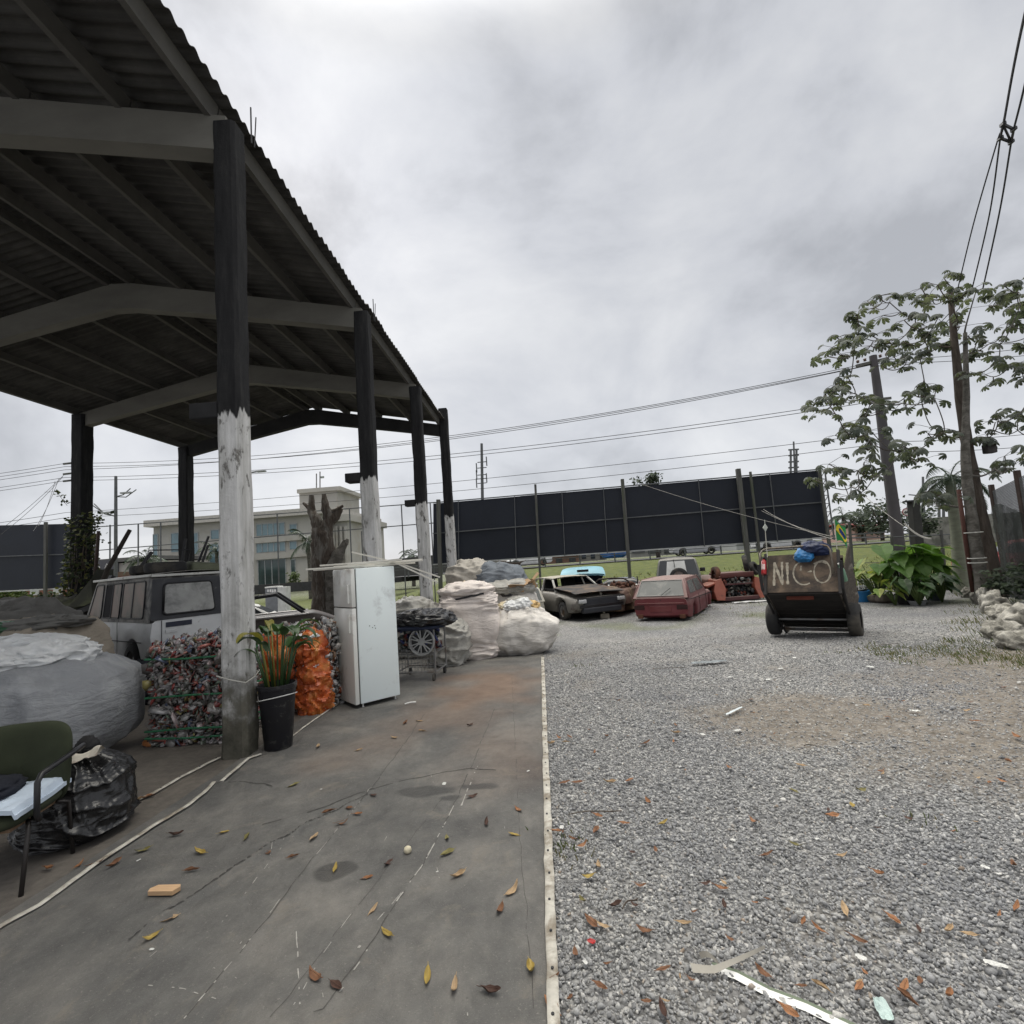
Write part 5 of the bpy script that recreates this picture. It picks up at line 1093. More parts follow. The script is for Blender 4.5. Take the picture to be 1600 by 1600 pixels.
mb = MB(); mb.lathe([(.02, 0), (.02, .02)], 10, (.02, -2.0, .60), 'Y'); part('lock', mb, DARKMETAL, red, world=False)
mb = MB(); seam(mb, [(-.70, -1.995, .535), (.70, -1.995, .535)]); seam(mb, [(.825, .58, .66), (.825, .62, .12)]); seam(mb, [(.825, -.55, .66), (.825, -.5, .12)]); seam(mb, [(.822, -1.8, .60), (.822, 1.9, .50)], .012); part('seam', mb, DARKIN, red, world=False)
for x in (-.62, .62):
    for y in (-1.15, 1.28):
        mb = MB(); mb.box((x * .9, y, .28), (.30, .62, .35)); part('wheel_well', mb, DARKIN, red, world=False)

for sg in (-1, 1):
    mb = MB(); mb.tube([(sg * .80, -1.98, .66), (sg * .66, -1.55, 1.17), (sg * .655, .28, 1.17), (sg * .80, .84, .67)], .012, 5); part('gutter', mb, RED, red, smooth=True, world=False)
    mb = MB(); mb.box((sg * .83, -.42, .52), (.02, .12, .025), bev=.006); part('door_handle', mb, DARKMETAL, red, world=False)
    mb = MB(); mb.box((sg * .60, -1.99, .14), (.16, .06, .12), bev=.02); part('bumper_bracket', mb, RUST, red, world=False)
mb = MB(); mb.tube([(.05, -2.0, .74), (.30, -1.86, .93)], .008, 5); part('wiper', mb, BLACKPL, red, world=False)
# --- grey saloon stripped of its front
GREYC = paint('grey_beige', (.135, .128, .113), rust=(.06, .042, .035), amt=.42, rough=.4, dusty=.35)
sed = thing('saloon_car', 'stripped grey saloon without bumper, doors open, dark bonnet loose on its nose', 'car', (0, 0, 0), R(180 + 24))
hd = Vector((math.sin(R(24)), -math.cos(R(24)), 0)); fc = G(950, 969); sed.location = fc - hd * 2.62; sed.scale = (1.2, 1.14, 1.08)
dk = [(-2.05, .78), (-1.2, .84), (.7, .80), (1.2, .76), (1.95, .66)]
part('body', lower_body(MB(), 4.1, 1.62, .20, dk, (-1.25, 1.22), .33, .26, tw=.06, nose=.10, step=.05), GREYC, sed, smooth=True, world=False, sharp=52)
mb = MB()
for sg in (-1, 1):
    for a, b_ in (((sg * .72, .78, .80), (sg * .56, .22, 1.22)), ((sg * .74, -.20, .82), (sg * .60, -.22, 1.24)), ((sg * .72, -1.35, .84), (sg * .56, -.92, 1.20)), ((sg * .56, .22, 1.22), (sg * .58, -.92, 1.21))): mb.bar(a, b_, .06, .05, bev=.012)
part('window_pillar', mb, M('bare_pillars', (.36, .36, .34), var=.2, rough=.5, dirt=(.1, .07, .05), dirt_amt=.4), sed, smooth=False, world=False)
mb = MB(); mb.grid(lambda u, w: ((u - .5) * 1.24, .30 - 1.3 * w, 1.215 + .035 * (1 - (2 * u - 1) ** 2) + .03 * math.sin(w * 3)), 10, 10); mb.add([(x, y, z - .03) for x, y, z in mb.v], list(mb.f)); part('roof', mb, paint('roof_beige', (.32, .30, .24), amt=.3, rough=.5), sed, smooth=True, world=False)
mb = MB(); mb.box((0, -.2, .86), (1.30, 1.5, .05)); mb.box((-.3, -.5, .98), (.45, .18, .40), Euler((.2, 0, 0)), bev=.06); mb.box((.3, -.5, .98), (.45, .18, .40), Euler((.2, 0, 0)), bev=.06); mb.box((0, .48, .90), (1.2, .3, .12), bev=.04); part('interior', mb, DARKIN, sed, world=False)
mb = MB(); mb.grid(lambda u, w: ((u - .5) * 1.50, .62 + 1.42 * w, .93 - .12 * w + .03 * (1 - (2 * u - 1) ** 2) - .03 * (w > .9) + .02 * u), 10, 12); mb.add([(x, y, z - .025) for x, y, z in mb.v], list(mb.f)); part('bonnet', mb, M('bonnet_primer', (.035, .033, .033), var=.35, rough=.75, dirt=(.12, .085, .06), dirt_amt=.4), sed, smooth=True, world=False, label='loose dull black bonnet')
mb = MB(); mb.box((0, 1.90, .50), (1.10, .34, .32), bev=.03); mb.box((0, 2.0, .30), (1.15, .2, .16), bev=.03); part('engine_bay', mb, M('engine_dark', (.022, .024, .03), rough=.6), sed, world=False)
mb = MB(); mb.bar((-.70, 2.04, .64), (.70, 2.04, .64), .05, .06, bev=.01); mb.bar((-.66, 2.05, .42), (.66, 2.05, .42), .05, .09, bev=.02); part('crossmember', mb, BLACKPL, sed, world=False)
for sg in (-1, 1):
    mb = MB(); mb.box((sg * .58, 2.07, .57), (.22, .08, .11), bev=.03); part('headlight', mb, M('headlight_glass', (.40, .41, .42), var=.3, scale=10, rough=.1, spec=.9), sed, smooth=True, world=False, sharp=40)
    for y in (-1.25, 1.22): wheel(sed, sg * .70, y, .27, .27, .17)
mb = MB(); mb.prism([(-.84, -.25, .30), (-.84, -.75, .26), (-.87, -.95, .60), (-.86, -.60, .84), (-.83, -.22, .84)], (.05, 0, 0)); part('rear_door', mb, DARKIN, sed, world=False)
mb = MB(); mb.tube([(-.85, -.25, .88), (-.87, -.45, .60), (-.90, -.75, .30), (-.92, -.95, .28)], [.03, .05, .05, .02], 8); part('white_padding', mb, M('white_padding', (.45, .45, .42), rough=.8), sed, smooth=True, world=False)
mb = MB(); mb.box((-.835, .28, .60), (.012, .50, .30)); part('repair_panel', mb, M('pale_panel', (.30, .28, .25), rough=.6), sed, world=False)
mb = MB(); mb.lathe([(0, -.01), (.10, -.01), (.10, .02)], 16, (-.80, .62, .78), 'X'); part('mirror', mb, DARKIN, sed, world=False)
mb = MB(); seam(mb, [(-.825, -.2, .82), (-.825, -.2, .3)], .01); seam(mb, [(-.825, .75, .80), (-.82, .8, .32)], .01); seam(mb, [(-.826, -1.0, .50), (-.826, .8, .48)], .014); part('seam', mb, M('pale_trim', (.35, .34, .32), rough=.5), sed, world=False)
# post on a square foot in front of it
p = G(945, 966); st = thing('marker_post', 'pale post on a square concrete foot standing in front of the stripped saloon', 'post', p)
mb = MB(); mb.box((0, 0, .08), (.28, .28, .16), bev=.02); part('foot', mb, M('concrete_foot', (.24, .22, .18), var=.2, rough=.9), st, world=False)
mb = MB(); mb.tube([(0, 0, .1), (-.07, .02, .86)], .038, 10); part('post', mb, M('pale_post', (.48, .45, .38), rough=.7), st, smooth=True, world=False, sharp=40)

# --- hatchback with light blue tailgate lifted
BLUE = paint('light_blue', (.17, .40, .50), amt=.1, rough=.3, dusty=.15)
hb = thing('hatchback_car', 'dark blue hatchback with light blue tailgate raised, behind the stripped saloon', 'car', (0, 0, 0), R(-6)); hb.location = D(911, 905, 19.3); hb.location.z = gz(0, 20)
hd = Vector((math.sin(R(6)), math.cos(R(6)), 0)); hb.location += hd * 1.7
dk = [(-1.8, .84), (.8, .88), (1.8, .70)]
part('body', lower_body(MB(), 3.6, 1.58, .22, dk, (-1.1, 1.1), .31, .27), M('navy_paint', (.015, .02, .035), rough=.35), hb, smooth=True, world=False, sharp=52)
cb = Cabin(.86, 1.36, -1.50, -1.25, .2, .8, .74, .62); part('cabin', cb.shell(MB()), M('navy_paint2', (.018, .024, .04), rough=.35), hb, smooth=True, world=False, sharp=52)
part('rear_window', cb.end(False, .1, .9, .08, .06), DARKIN, hb, world=False)
mb = MB(); mb.grid(lambda u, w: ((u - .5) * (1.66 - .18 * w), -1.92 + .62 * w, 1.47 + .10 * w + .06 * (1 - (2 * u - 1) ** 4) - .16 * (1 - w) ** 3), 16, 10); mb.add([(x, y + .01, z - .06) for x, y, z in mb.v], list(mb.f)); tg = part('tailgate', mb, BLUE, hb, smooth=True, world=False)
mb = MB(); mb.box((.02, -1.94, 1.49), (.42, .05, .09), bev=.01); part('plate_light', mb, DARKIN, tg, world=False)
mb = MB(); mb.add([(-.80, -1.86, 1.36), (.80, -1.86, 1.36), (.60, -1.42, .95), (-.60, -1.42, .95)], [(0, 1, 2, 3)]); mb.add([(-.80, -1.84, 1.37), (.80, -1.84, 1.37), (.60, -1.40, .96), (-.60, -1.40, .96)], [(3, 2, 1, 0)]); part('tailgate_glass', mb, M('navy_glass', (.012, .018, .03), rough=.2), hb, world=False)
for x in (-.68, .68):
    for y in (-1.1, 1.1): wheel(hb, x, y, .28, .28, .16, rim=False)
mb = MB(); mb.box((-.1, -1.52, 1.12), (.7, .02, .18), bev=.01); part('parcel_shelf', mb, M('shelf_brown', (.08, .06, .05), rough=.8), hb, world=False)

# --- small cream estate behind the sacks
cr_ = thing('estate_car', 'old pale cream estate car mostly hidden behind the cardboard boxes', 'car', (0, 0, 0), R(8)); cr_.location = D(838, 920, 17.0); cr_.location.z = gz(0, 18); cr_.location += Vector((-.75, 1.8, 0))
CREAM = paint('cream', (.40, .385, .33), amt=.2)
part('body', lower_body(MB(), 3.8, 1.58, .15, [(-1.9, .62), (1, .68), (1.9, .6)], (-1.1, 1.2), .3, .24), CREAM, cr_, smooth=True, world=False, sharp=52)
cb = Cabin(.64, 1.10, -1.88, -1.6, .4, .9, .75, .63); part('cabin', cb.shell(MB()), CREAM, cr_, smooth=True, world=False, sharp=52); part('rear_window', cb.end(False, .1, .88, .08, .06), GLASS, cr_, world=False); 
for sg in (-1, 1): part('window', cb.side(sg, [(-1.5, .72), (.5, .72), (.25, 1.02), (-1.4, 1.02)]), GLASS, cr_, world=False)

# --- rusted hulk
HULK = M('hulk_rust', (.075, .04, .03), var=.55, scale=3, rough=.8, bump=.5, dirt=(.20, .15, .09), dirt_amt=.3)
hk = thing('rusted_car', 'rust brown car hulk without roof, thin windscreen hoop left, beside the red hatchback', 'car', (0, 0, 0), R(-28)); hk.location = D(968, 935, 18.6); hk.location.z = gz(0, 18)
def dome(mb, c, s_): return mb.grid(lambda u, w: (c[0] + s_[0] * math.cos((w - .0) * math.pi / 2) ** .7 * math.cos(2 * math.pi * u), c[1] + s_[1] * math.cos(w * math.pi / 2) ** .7 * math.sin(2 * math.pi * u), c[2] + s_[2] * math.sin(w * math.pi / 2)), 30, 10, True)
mb = lower_body(MB(), 3.7, 1.5, .12, [(-1.85, .55), (-1.2, .82), (-.7, .86), (.8, .84), (1.85, .62)], (-1.15, 1.15), .32, .25, tw=.25); dome(mb, (0, -1.25, .55), (.62, .60, .42)); dome(mb, (-.66, -1.15, .4), (.16, .42, .32)); dome(mb, (.66, -1.15, .4), (.16, .42, .32)); part('body', mb, HULK, hk, smooth=True, world=False, sharp=35)
mb = MB(); mb.tube([(-.62, -.55, .84), (-.58, -.62, 1.08), (-.45, -.68, 1.17), (0, -.72, 1.20), (.45, -.68, 1.17), (.58, -.62, 1.08), (.62, -.55, .84)], .028, 8); mb.tube([(.64, .25, .8), (.63, .25, 1.18)], .025, 6); part('windscreen_hoop', mb, M('hoop_black', (.03, .022, .02), rough=.8), hk, smooth=True, world=False)
vs, fs = bits_np(np.stack([np.random.RandomState(4).uniform(-.45, .6, 70), np.random.RandomState(5).uniform(-.9, .4, 70), np.random.RandomState(6).uniform(.80, 1.0, 70)], 1), np.full((70, 3), .07) * np.random.RandomState(7).uniform(.4, 1.4, (70, 3)), np.random.RandomState(8), .4); o = np_mesh('rusty_scrap', vs, fs, RUST); o.parent = hk
# white car behind
wc = thing('white_car', 'white car bonnet showing behind the rust brown hulk', 'car', (0, 0, 0), R(80)); wc.location = D(957, 915, 22.0); wc.location.z = gz(0, 22)
part('body', lower_body(MB(), 3.9, 1.6, .2, [(-1.95, .75), (.6, .80), (1.95, .62)], (-1.1, 1.2), .3, .25), paint('white_paint_car', (.62, .63, .63), amt=.05), wc, smooth=True, world=False, sharp=52)
cb = Cabin(.78, 1.0, -1.2, -.9, .1, .5, .7, .6); part('cabin', cb.shell(MB()), DARKGLASS, wc, smooth=True, world=False)

# --- grey sport utility car behind the red hatchback
SUVG = paint('dull_grey', (.12, .125, .12), amt=.12, rough=.4, dusty=.4)
sv = thing('grey_suv', 'dull grey two door off road car with spare wheel, behind the red hatchback', 'car', (0, 0, 0), R(-14)); sv.location = D(1062, 920, 19.6); sv.location.z = gz(0, 19); sv.location += Vector((math.sin(R(14)), math.cos(R(14)), 0)) * 1.6
part('body', lower_body(MB(), 3.5, 1.66, .28, [(-1.75, 1.02), (.6, 1.04), (1.75, .92)], (-1.0, 1.15), .36, .34, tw=.05), SUVG, sv, smooth=True, world=False, sharp=52)
cb = Cabin(1.02, 1.68, -1.74, -1.56, .35, .75, .80, .66); part('cabin', cb.shell(MB()), SUVG, sv, smooth=True, world=False, sharp=52)
w_ = part('rear_window', cb.end(False, .06, .92, .07, .06), DARKGLASS, sv, world=False); part('paper_sheet', cb.end(False, .10, .86, .1, .1, .016, -.62, .46), M('white_sheet', (.55, .56, .55), var=.12, scale=8, rough=.6), w_, world=False)
for sg in (-1, 1): part('window', cb.side(sg, [(-1.5, 1.1), (.55, 1.1), (.3, 1.56), (-1.42, 1.56)]), DARKGLASS, sv, world=False); 
mb = MB(); mb.box((.98, .35, 1.16), (.20, .10, .15), bev=.03); mb.bar((.78, .36, 1.1), (.95, .35, 1.12), .04, .04); part('mirror', mb, BLACKPL, sv, smooth=True, world=False, sharp=40)
wh = wheel(sv, .02, -1.90, 1.02, .33, .19, 'Y')
for x in (-.72, .72):
    for y in (-1.0, 1.15): wheel(sv, x, y, .34, .34, .2, rim=False)
mb = MB(); mb.tube([(-.12, -1.66, 1.66), (-.10, -1.70, 1.36)], .012, 5); part('wiper', mb, BLACKPL, sv, world=False)

# --- orange wreck
ORG = paint('orange_paint', (.22, .045, .022), rust=(.08, .028, .02), amt=.40, rough=.45, dusty=.25)
ow = thing('orange_wreck', 'orange beetle shaped car shell seen from behind, engine bay open and gutted', 'car', (0, 0, 0), R(2)); ow.location = D(1152, 930, 19.2); ow.location.z = gz(0, 19); ow.location += Vector((0, .6, 0))
mb = MB()
def flank(sg): return [(sg * .62, -1.0, .10), (sg * .88, -.95, .12), (sg * .92, -.85, .42), (sg * .80, -.75, .80), (sg * .60, -.78, .86), (sg * .52, -.9, .50)]
for sg in (-1, 1):
    mb = MB(); mb.prism(flank(sg), (0, .8, .02)); part('fender', mb, ORG, ow, world=False)
mb = MB(); mb.box((0, -.2, .95), (1.28, 1.0, .08), Euler((.12, 0, 0)), bev=.03); mb.box((0, -.72, .97), (1.2, .06, .16), bev=.02); part('scuttle', mb, paint('maroon', (.09, .022, .02), amt=.3), ow, smooth=True, world=False, sharp=40)
mb = MB(); mb.box((0, -.92, .14), (1.25, .10, .14), bev=.02); mb.box((0, -.80, .64), (1.0, .05, .05)); part('apron', mb, paint('maroon2', (.07, .02, .022), amt=.3), ow, world=False)
mb = MB(); mb.box((0, -.1, .52), (1.1, 1.0, .75)); part('engine_bay', mb, DARKIN, ow, world=False)
r_ = np.random.RandomState(9); vs, fs = bits_np(np.stack([r_.uniform(-.5, .5, 90), r_.uniform(-.78, -.62, 90), r_.uniform(.2, .85, 90)], 1), r_.uniform(.02, .10, (90, 3)), r_, .4); o = np_mesh('engine_part', vs, fs, M_island('engine_bits', [(.03, .03, .03), (.07, .06, .05), (.10, .09, .08), (.12, .03, .02), (.02, .02, .025), (.2, .2, .19)], rough=.6)); o.parent = ow; o['kind'] = 'stuff'
mb = lower_body(MB(), 2.4, 1.5, .15, [(-1.2, .80), (1.2, .85)], (), tw=.1); mb.xf(Matrix.Translation((0, 1.5, 0))); part('body', mb, paint('maroon3', (.10, .03, .022), amt=.4), ow, smooth=True, world=False, sharp=52)
mb = MB(); mb.box((-1.02, -.5, .66), (.42, .55, .07), Euler((0, -.25, .3)), bev=.03); part('loose_panel', mb, ORG, ow, smooth=True, world=False, sharp=40)
mb = MB(); mb.tube([(-.95, -.4, .5), (-.98, -.6, .35), (-1.08, -.75, .05), (-1.06, -.78, -.05)], [.06, .05, .04, .03], 8); part('hanging_strip', mb, BLACKPL, ow, smooth=True, world=False)
mb = MB(); mb.lathe([(.17, -.09), (.28, -.09), (.30, -.04), (.30, .04), (.28, .09), (.17, .09)], 26, (-.62, -.35, 1.0), 'X', cap=False); part('wheel_arch', mb, RUST, ow, smooth=True, world=False)
tyre(ow.location + Vector((.55, -.25, 1.34)), 'black tyre standing upright on the right of the orange wreck', Euler((R(85), .1, R(70))), .30, .17)
tyre(ow.location + Vector((.92, -.1, 1.12)), 'black tyre leaning behind the handcart rail on the orange wreck', Euler((R(70), .2, R(40))), .26, .15)
mb = MB(); p = G(1180, 941); mb.grid(lambda u, w: (p.x - .75 + 1.5 * u, p.y - .15 + .35 * w, p.z + .03 + .04 * abs(vn((u, w, 0), 4))), 20, 6); solo('white_sheet', mb, WHITEFILM, 'long pale sheet lying on the gravel in front of the orange wreck', 'sheet', smooth=True)
# rusty hulk behind the pillar at the left
bh = thing('rusted_car', 'brown rusted car with empty window hoop between nearest pillar and cut tree', 'car', (0, 0, 0), R(-65)); bh.location = D(428, 985, 12.5); bh.location.z = gz(0, 12); bh.scale = (1, 1, 1.32)
part('body', lower_body(MB(), 3.6, 1.5, .2, [(-1.8, .70), (.9, .76), (1.8, .5)], (-1.1, 1.1), .3, .25), M('brown_body', (.06, .047, .04), var=.35, rough=.55, dirt=(.10, .06, .04), dirt_amt=.4), bh, smooth=True, world=False, sharp=52)
mb = MB(); mb.tube([(-.6, -.9, .72), (-.56, -.55, 1.10), (-.55, .1, 1.14), (-.6, .75, .74)], .03, 8); mb.tube([(.6, -.9, .72), (.56, -.55, 1.10), (.55, .1, 1.14), (.6, .75, .74)], .03, 8); part('window_hoop', mb, BLACKPL, bh, smooth=True, world=False)
mb = MB(); mb.tube([(-.74, -1.2, .75), (-.74, .8, .76)], .018, 6); mb.tube([(.74, -1.2, .75), (.74, .8, .76)], .018, 6); part('chrome_strip', mb, M('dull_chrome', (.4, .38, .36), metal=.6, rough=.4), bh, world=False)
wcar = thing('white_car', 'white car parked at the lawn beyond the brown rusted car', 'car', (0, 0, 0), R(-70)); wcar.location = D(390, 962, 20.5); wcar.location.z = gz(0, 20) - .2
part('body', lower_body(MB(), 3.9, 1.6, .2, [(-1.95, .75), (.6, .84), (1.95, .66)], (-1.1, 1.2), .3, .25), paint('white_paint_car2', (.62, .63, .63), amt=.03), wcar, smooth=True, world=False, sharp=52)
cb = Cabin(.82, 1.22, -1.4, -1.0, .2, .9, .72, .6); part('cabin', cb.shell(MB()), paint('white_paint_car3', (.6, .61, .61), amt=.03), wcar, smooth=True, world=False); part('windscreen', cb.end(True, .1, .9, .06, .06), DARKGLASS, wcar, world=False)
for sg in (-1, 1): part('window', cb.side(sg, [(-1.1, .88), (.6, .88), (.25, 1.15), (-.95, 1.15)]), DARKGLASS, wcar, world=False)
# ================================================================== HANDCART
PLY = M('stained_plywood', (.115, .083, .058), var=.5, scale=3.5, rough=.85, bump=.3, dirt=(.035, .027, .022), dirt_amt=.6)
PLANK = M('grey_planks', (.075, .062, .05), var=.5, scale=5, stretch=(1, 1, 5), rough=.9, bump=.4, dirt=(.25, .23, .2), dirt_amt=.15)
cart = thing('handcart', 'two wheeled wooden handcart tipped back with NICO painted on its front board', 'handcart', (4.98, 9.95, gz(5, 9.95)), R(-35))
TIL = R(31); AX = .30
Lc = Matrix.Translation((0, 0, AX)) @ Matrix.Rotation(-TIL, 4, 'X')       # box frame: -y is the raised front
def cb_(mb): return mb.xf(Lc)
FRY, REY, CW = -.98, .50, 1.10     # front / rear of floor along y, width
def pt(name, mb, m_, smooth=False, label=None, parent=None, sharp=None): return part(name, cb_(mb), m_, parent or cart, smooth=smooth, world=False, label=label, sharp=sharp)
mb = MB()
for k in range(9):
    y0 = FRY + (REY - FRY) * k / 9; mb.box((0, y0 + (REY - FRY) / 18, .06), (CW, (REY - FRY) / 9 - .012, .025))
pt('floor', mb, M('dark_boards', (.014, .012, .011), var=.4, rough=.9))
mb = MB(); mb.box((0, FRY, .455), (CW, .022, .76)); fb_ = pt('front_board', mb, PLY)
# lettering brushed on the front board
LET = M('chalky_paint', (.26, .235, .19), var=.6, scale=14, rough=.9)
def ribbon(pts_, w=.042):
    m_ = MB(); P_ = [Vector(p) for p in pts_]; vs_ = []
    for i, p in enumerate(P_):
        tg = (P_[min(i + 1, len(P_) - 1)] - P_[max(i - 1, 0)]).normalized(); nr = Vector((-tg.y, tg.x)); k = w * max(.25, .95 + .9 * vn((p.x, p.y, 3), 17) + .5 * vn((p.x, p.y, 9), 40))
        vs_ += [(p.x + nr.x * k / 2, FRY - .0135, p.y + nr.y * k / 2), (p.x - nr.x * k / 2, FRY - .0135, p.y - nr.y * k / 2)]
    m_.add(vs_, [(2 * i, 2 * i + 1, 2 * i + 3, 2 * i + 2) for i in range(len(P_) - 1)]); return m_
def poly(*q, n=10):
    out = []
    for a, b_ in zip(q[:-1], q[1:]): out += [Vector(a).lerp(Vector(b_), i / n) for i in range(n)]
    return out + [Vector(q[-1])]
def arc(cx, cz, rx, rz, a0, a1, n=26): return [Vector((cx + rx * math.cos(R(a0 + (a1 - a0) * i / n)), cz + rz * math.sin(R(a0 + (a1 - a0) * i / n)))) for i in range(n + 1)]
letters = [('letter_n', [poly((-.44, .12), (-.435, .60)), poly((-.435, .60), (-.30, .13)), poly((-.30, .13), (-.31, .60))]), ('letter_i', [poly((-.215, .14), (-.225, .58))]), ('letter_c', [arc(.045, .36, .17, .235, 65, 300), poly((.0, .50), (-.005, .40)), poly((.10, .37), (.165, .385))]), ('letter_o', [arc(.325, .37, .125, .215, 0, 360), arc(.30, .50, .10, .06, 160, 20)])]
for nm, sts_ in letters:
    mb = MB(); dz = 0
    for s_ in sts_:
        r2 = ribbon([(p.x, p.y + .09) for p in s_], .040 if nm in ('letter_n', 'letter_i') else .026); r2.v = [(x, y - dz, z) for x, y, z in r2.v]; mb.add(r2.v, r2.f); dz += .0015
    pt(nm, mb, LET, parent=fb_)
mb = MB(); mb.v = []; 
for s_ in (arc(-.02, .775, .022, .03, 120, 420, 12), arc(.06, .775, .022, .03, 120, 420, 12), arc(-.10, .775, .02, .028, 90, 300, 10)):
    r2 = ribbon([(p.x, p.y) for p in s_], .012); mb.add(r2.v, r2.f)
pt('painted_scribble', mb, LET, parent=fb_)
# sides of upright boards, taller at the front, sagging to the rear
for sg in (-1, 1):
    for k in range(8):
        y0 = FRY + .02 + (REY + .35 - FRY) * k / 8; h_ = .92 - .03 * k + .05 * vn((k * 1.7, sg, 0), 1.3) - (.14 if k == 7 else 0); w_ = (REY + .35 - FRY) / 8 - .006
        fl_ = .17 + .03 * vn((k, sg, 5), 2.3); mb = MB(); mb.box((sg * (CW / 2 + .012 + math.sin(fl_) * h_ / 2), y0 + w_ / 2, .05 + h_ / 2), (.02, w_, h_), Euler((.02 * vn((k, 2, 1), 3), sg * fl_, 0))); pt('side_board', mb, PLANK)
    mb = MB(); mb.bar((sg * (CW / 2 + .03), FRY - .02, .10), (sg * (CW / 2 + .03), REY + .38, .10), .03, .05); mb.bar((sg * (CW / 2 + .03), FRY, .45), (sg * (CW / 2 + .03), REY + .36, .40), .02, .05); pt('rail', mb, M('rail_dark', (.03, .027, .025), rough=.8))
    mb = MB(); mb.bar((sg * (CW / 2 + .03), FRY - .03, .02), (sg * (CW / 2 + .03), FRY - .03, .86), .05, .05); pt('corner_post', mb, M('post_dark', (.022, .02, .02), rough=.8))
    mb = MB(); mb.tube([(sg * .64, FRY - .30, .50), (sg * .62, FRY - .06, .12), (sg * .60, -.2, -.02), (sg * .56, REY + .12, -.03)], .026, 8); pt('shaft', mb, M('shaft_black', (.016, .015, .016), rough=.6), True, sharp=40)
mb = MB(); mb.bar((CW / 2 + .035, REY + .30, .06), (CW / 2 + .035, REY + .37, .72), .012, .03); pt('white_edging', mb, WHITEPAINT)
# handle hoop above the front board
mb = MB(); yh = FRY - .16
mb.tube([(-.64, yh, .42), (-.64, yh - .01, .80), (-.60, yh - .01, .87), (-.52, yh - .01, .90), (.36, yh - .01, .90), (.44, yh - .01, .87), (.48, yh, .80), (.50, yh + .06, .36)], .019, 10); pt('handle', mb, M('handle_steel', (.17, .155, .13), rough=.5, metal=.5, dirt=(.08, .05, .03), dirt_amt=.4), True)
mb = MB(); mb.box((-.05, FRY + .12, .025), (.42, .05, .05)); pt('red_crossbar', mb, M('rust_red_bar', (.12, .03, .018), rough=.8))
mb = MB(); mb.bar((-.56, REY - .05, -.01), (.56, REY - .05, -.01), .05, .05); mb.tube([(-.62, 0, 0), (.62, 0, 0)], .024, 8); mb.bar((-.5, REY + .02, .035), (.5, REY + .02, .035), .02, .012); pt('axle', mb, STEEL)
for x in (-.655, .655):
    m2 = MB(); r, w = .30, .20; m2.lathe([(r * .5, -w * .46), (r * .88, -w / 2), (r * .985, -w * .38), (r, -w * .15), (r, w * .15), (r * .985, w * .38), (r * .88, w / 2), (r * .5, w * .46)], 32, (x, 0, AX), 'X', cap=False); wh = part('wheel', m2, RUBBER, cart, smooth=True, world=False, sharp=50)
    m2 = MB(); m2.lathe([(0, -.07), (.06, -.07), (.09, -.04), (.155, -.075), (.155, .075), (.09, .04), (.06, .07), (0, .07)], 24, (x, 0, AX), 'X', cap=False); part('rim', m2, M('rim_dark', (.04, .04, .045), rough=.6), wh, smooth=True, world=False, sharp=40)
LW = Matrix.Translation(cart.location) @ Matrix.Rotation(R(-35), 4, 'Z') @ Lc
# things carried by the cart
fe = thing('fire_extinguisher', 'small red fire extinguisher strapped to the front corner of the handcart', 'fire extinguisher', (0, 0, 0)); fe.matrix_world = LW @ Matrix.Translation((-.605, FRY - .065, .42)); fe.location, fe.rotation_euler = fe.matrix_world.to_translation(), fe.matrix_world.to_euler()
mb = MB(); mb.lathe([(.0, 0), (.045, .0), (.05, .015), (.05, .25), (.035, .285), (.018, .295), (.018, .32)], 18); part('cylinder', mb, M('extinguisher_red', (.34, .022, .025), rough=.3), fe, smooth=True, world=False, sharp=40)
mb = MB(); mb.box((0, 0, .335), (.03, .08, .03)); mb.tube([(.02, 0, .33), (.055, -.02, .30), (.056, -.02, .12)], .008, 6); part('valve', mb, BLACKPL, fe, world=False)
mb = MB(); mb.grid(lambda u, w: (.0508 * math.cos(-2.2 + 1.3 * u), .0508 * math.sin(-2.2 + 1.3 * u), .08 + .11 * w), 8, 3); part('label_sticker', mb, M('sticker', (.55, .40, .38), var=.4, scale=30, rough=.5), fe, world=False)
bt = thing('bottle', 'green plastic bottle hung upside on the outside of the handcart', 'bottle', LW @ Vector((.63, FRY + .14, .34)), rot=Euler((.1, -.25, 0)))
mb = MB(); mb.lathe([(0, 0), (.05, 0), (.055, .02), (.055, .20), (.03, .26), (.018, .27), (.018, .30), (0, .30)], 16); part('body', mb, M('pale_green_plastic', (.13, .24, .16), rough=.35), bt, smooth=True, world=False, sharp=40)
mb = MB(); mb.lathe([(0, .30), (.021, .30), (.021, .325), (0, .325)], 12); part('cap', mb, WHITEPAINT, bt, world=False)
mb = crumple_mb((.22, FRY - .0, .78), (.40, .34, .27), 201, 56, .7).xf(LW); solo('blue_tarpaulin', mb, M('navy_blue_tarp', (.015, .025, .075), var=.5, rough=.45), 'crumpled navy and blue tarpaulin bundled on top of the handcart', 'tarpaulin', smooth=True)
mb = crumple_mb((.06, FRY - .06, .66), (.24, .16, .26), 205, 40, .7).xf(LW); solo('blue_cloth', mb, M('bright_blue_film', (.025, .16, .38), var=.45, rough=.4), 'bright blue film hanging over the front board of the handcart', 'film', smooth=True)
mb = MB(); mb.box((.44, -.45, .86), (.30, .8, .05), Euler((.05, .1, .1))); mb.box((.30, -.2, .80), (.6, .3, .22), Euler((0, .1, 0)), bev=.03); mb.xf(LW); solo('scrap_wood', mb, WOOD, 'old boards loaded across the top of the handcart behind the blue bundle', 'boards')
mb = MB(); mb.box((-.24, -.15, .86), (.55, .3, .16), Euler((.1, .05, .1)), bev=.02); mb.xf(LW); solo('scrap_box', mb, M('scrap_brown', (.06, .05, .045), var=.5, rough=.9), 'brown scrap crate in the handcart behind its front board', 'crate')
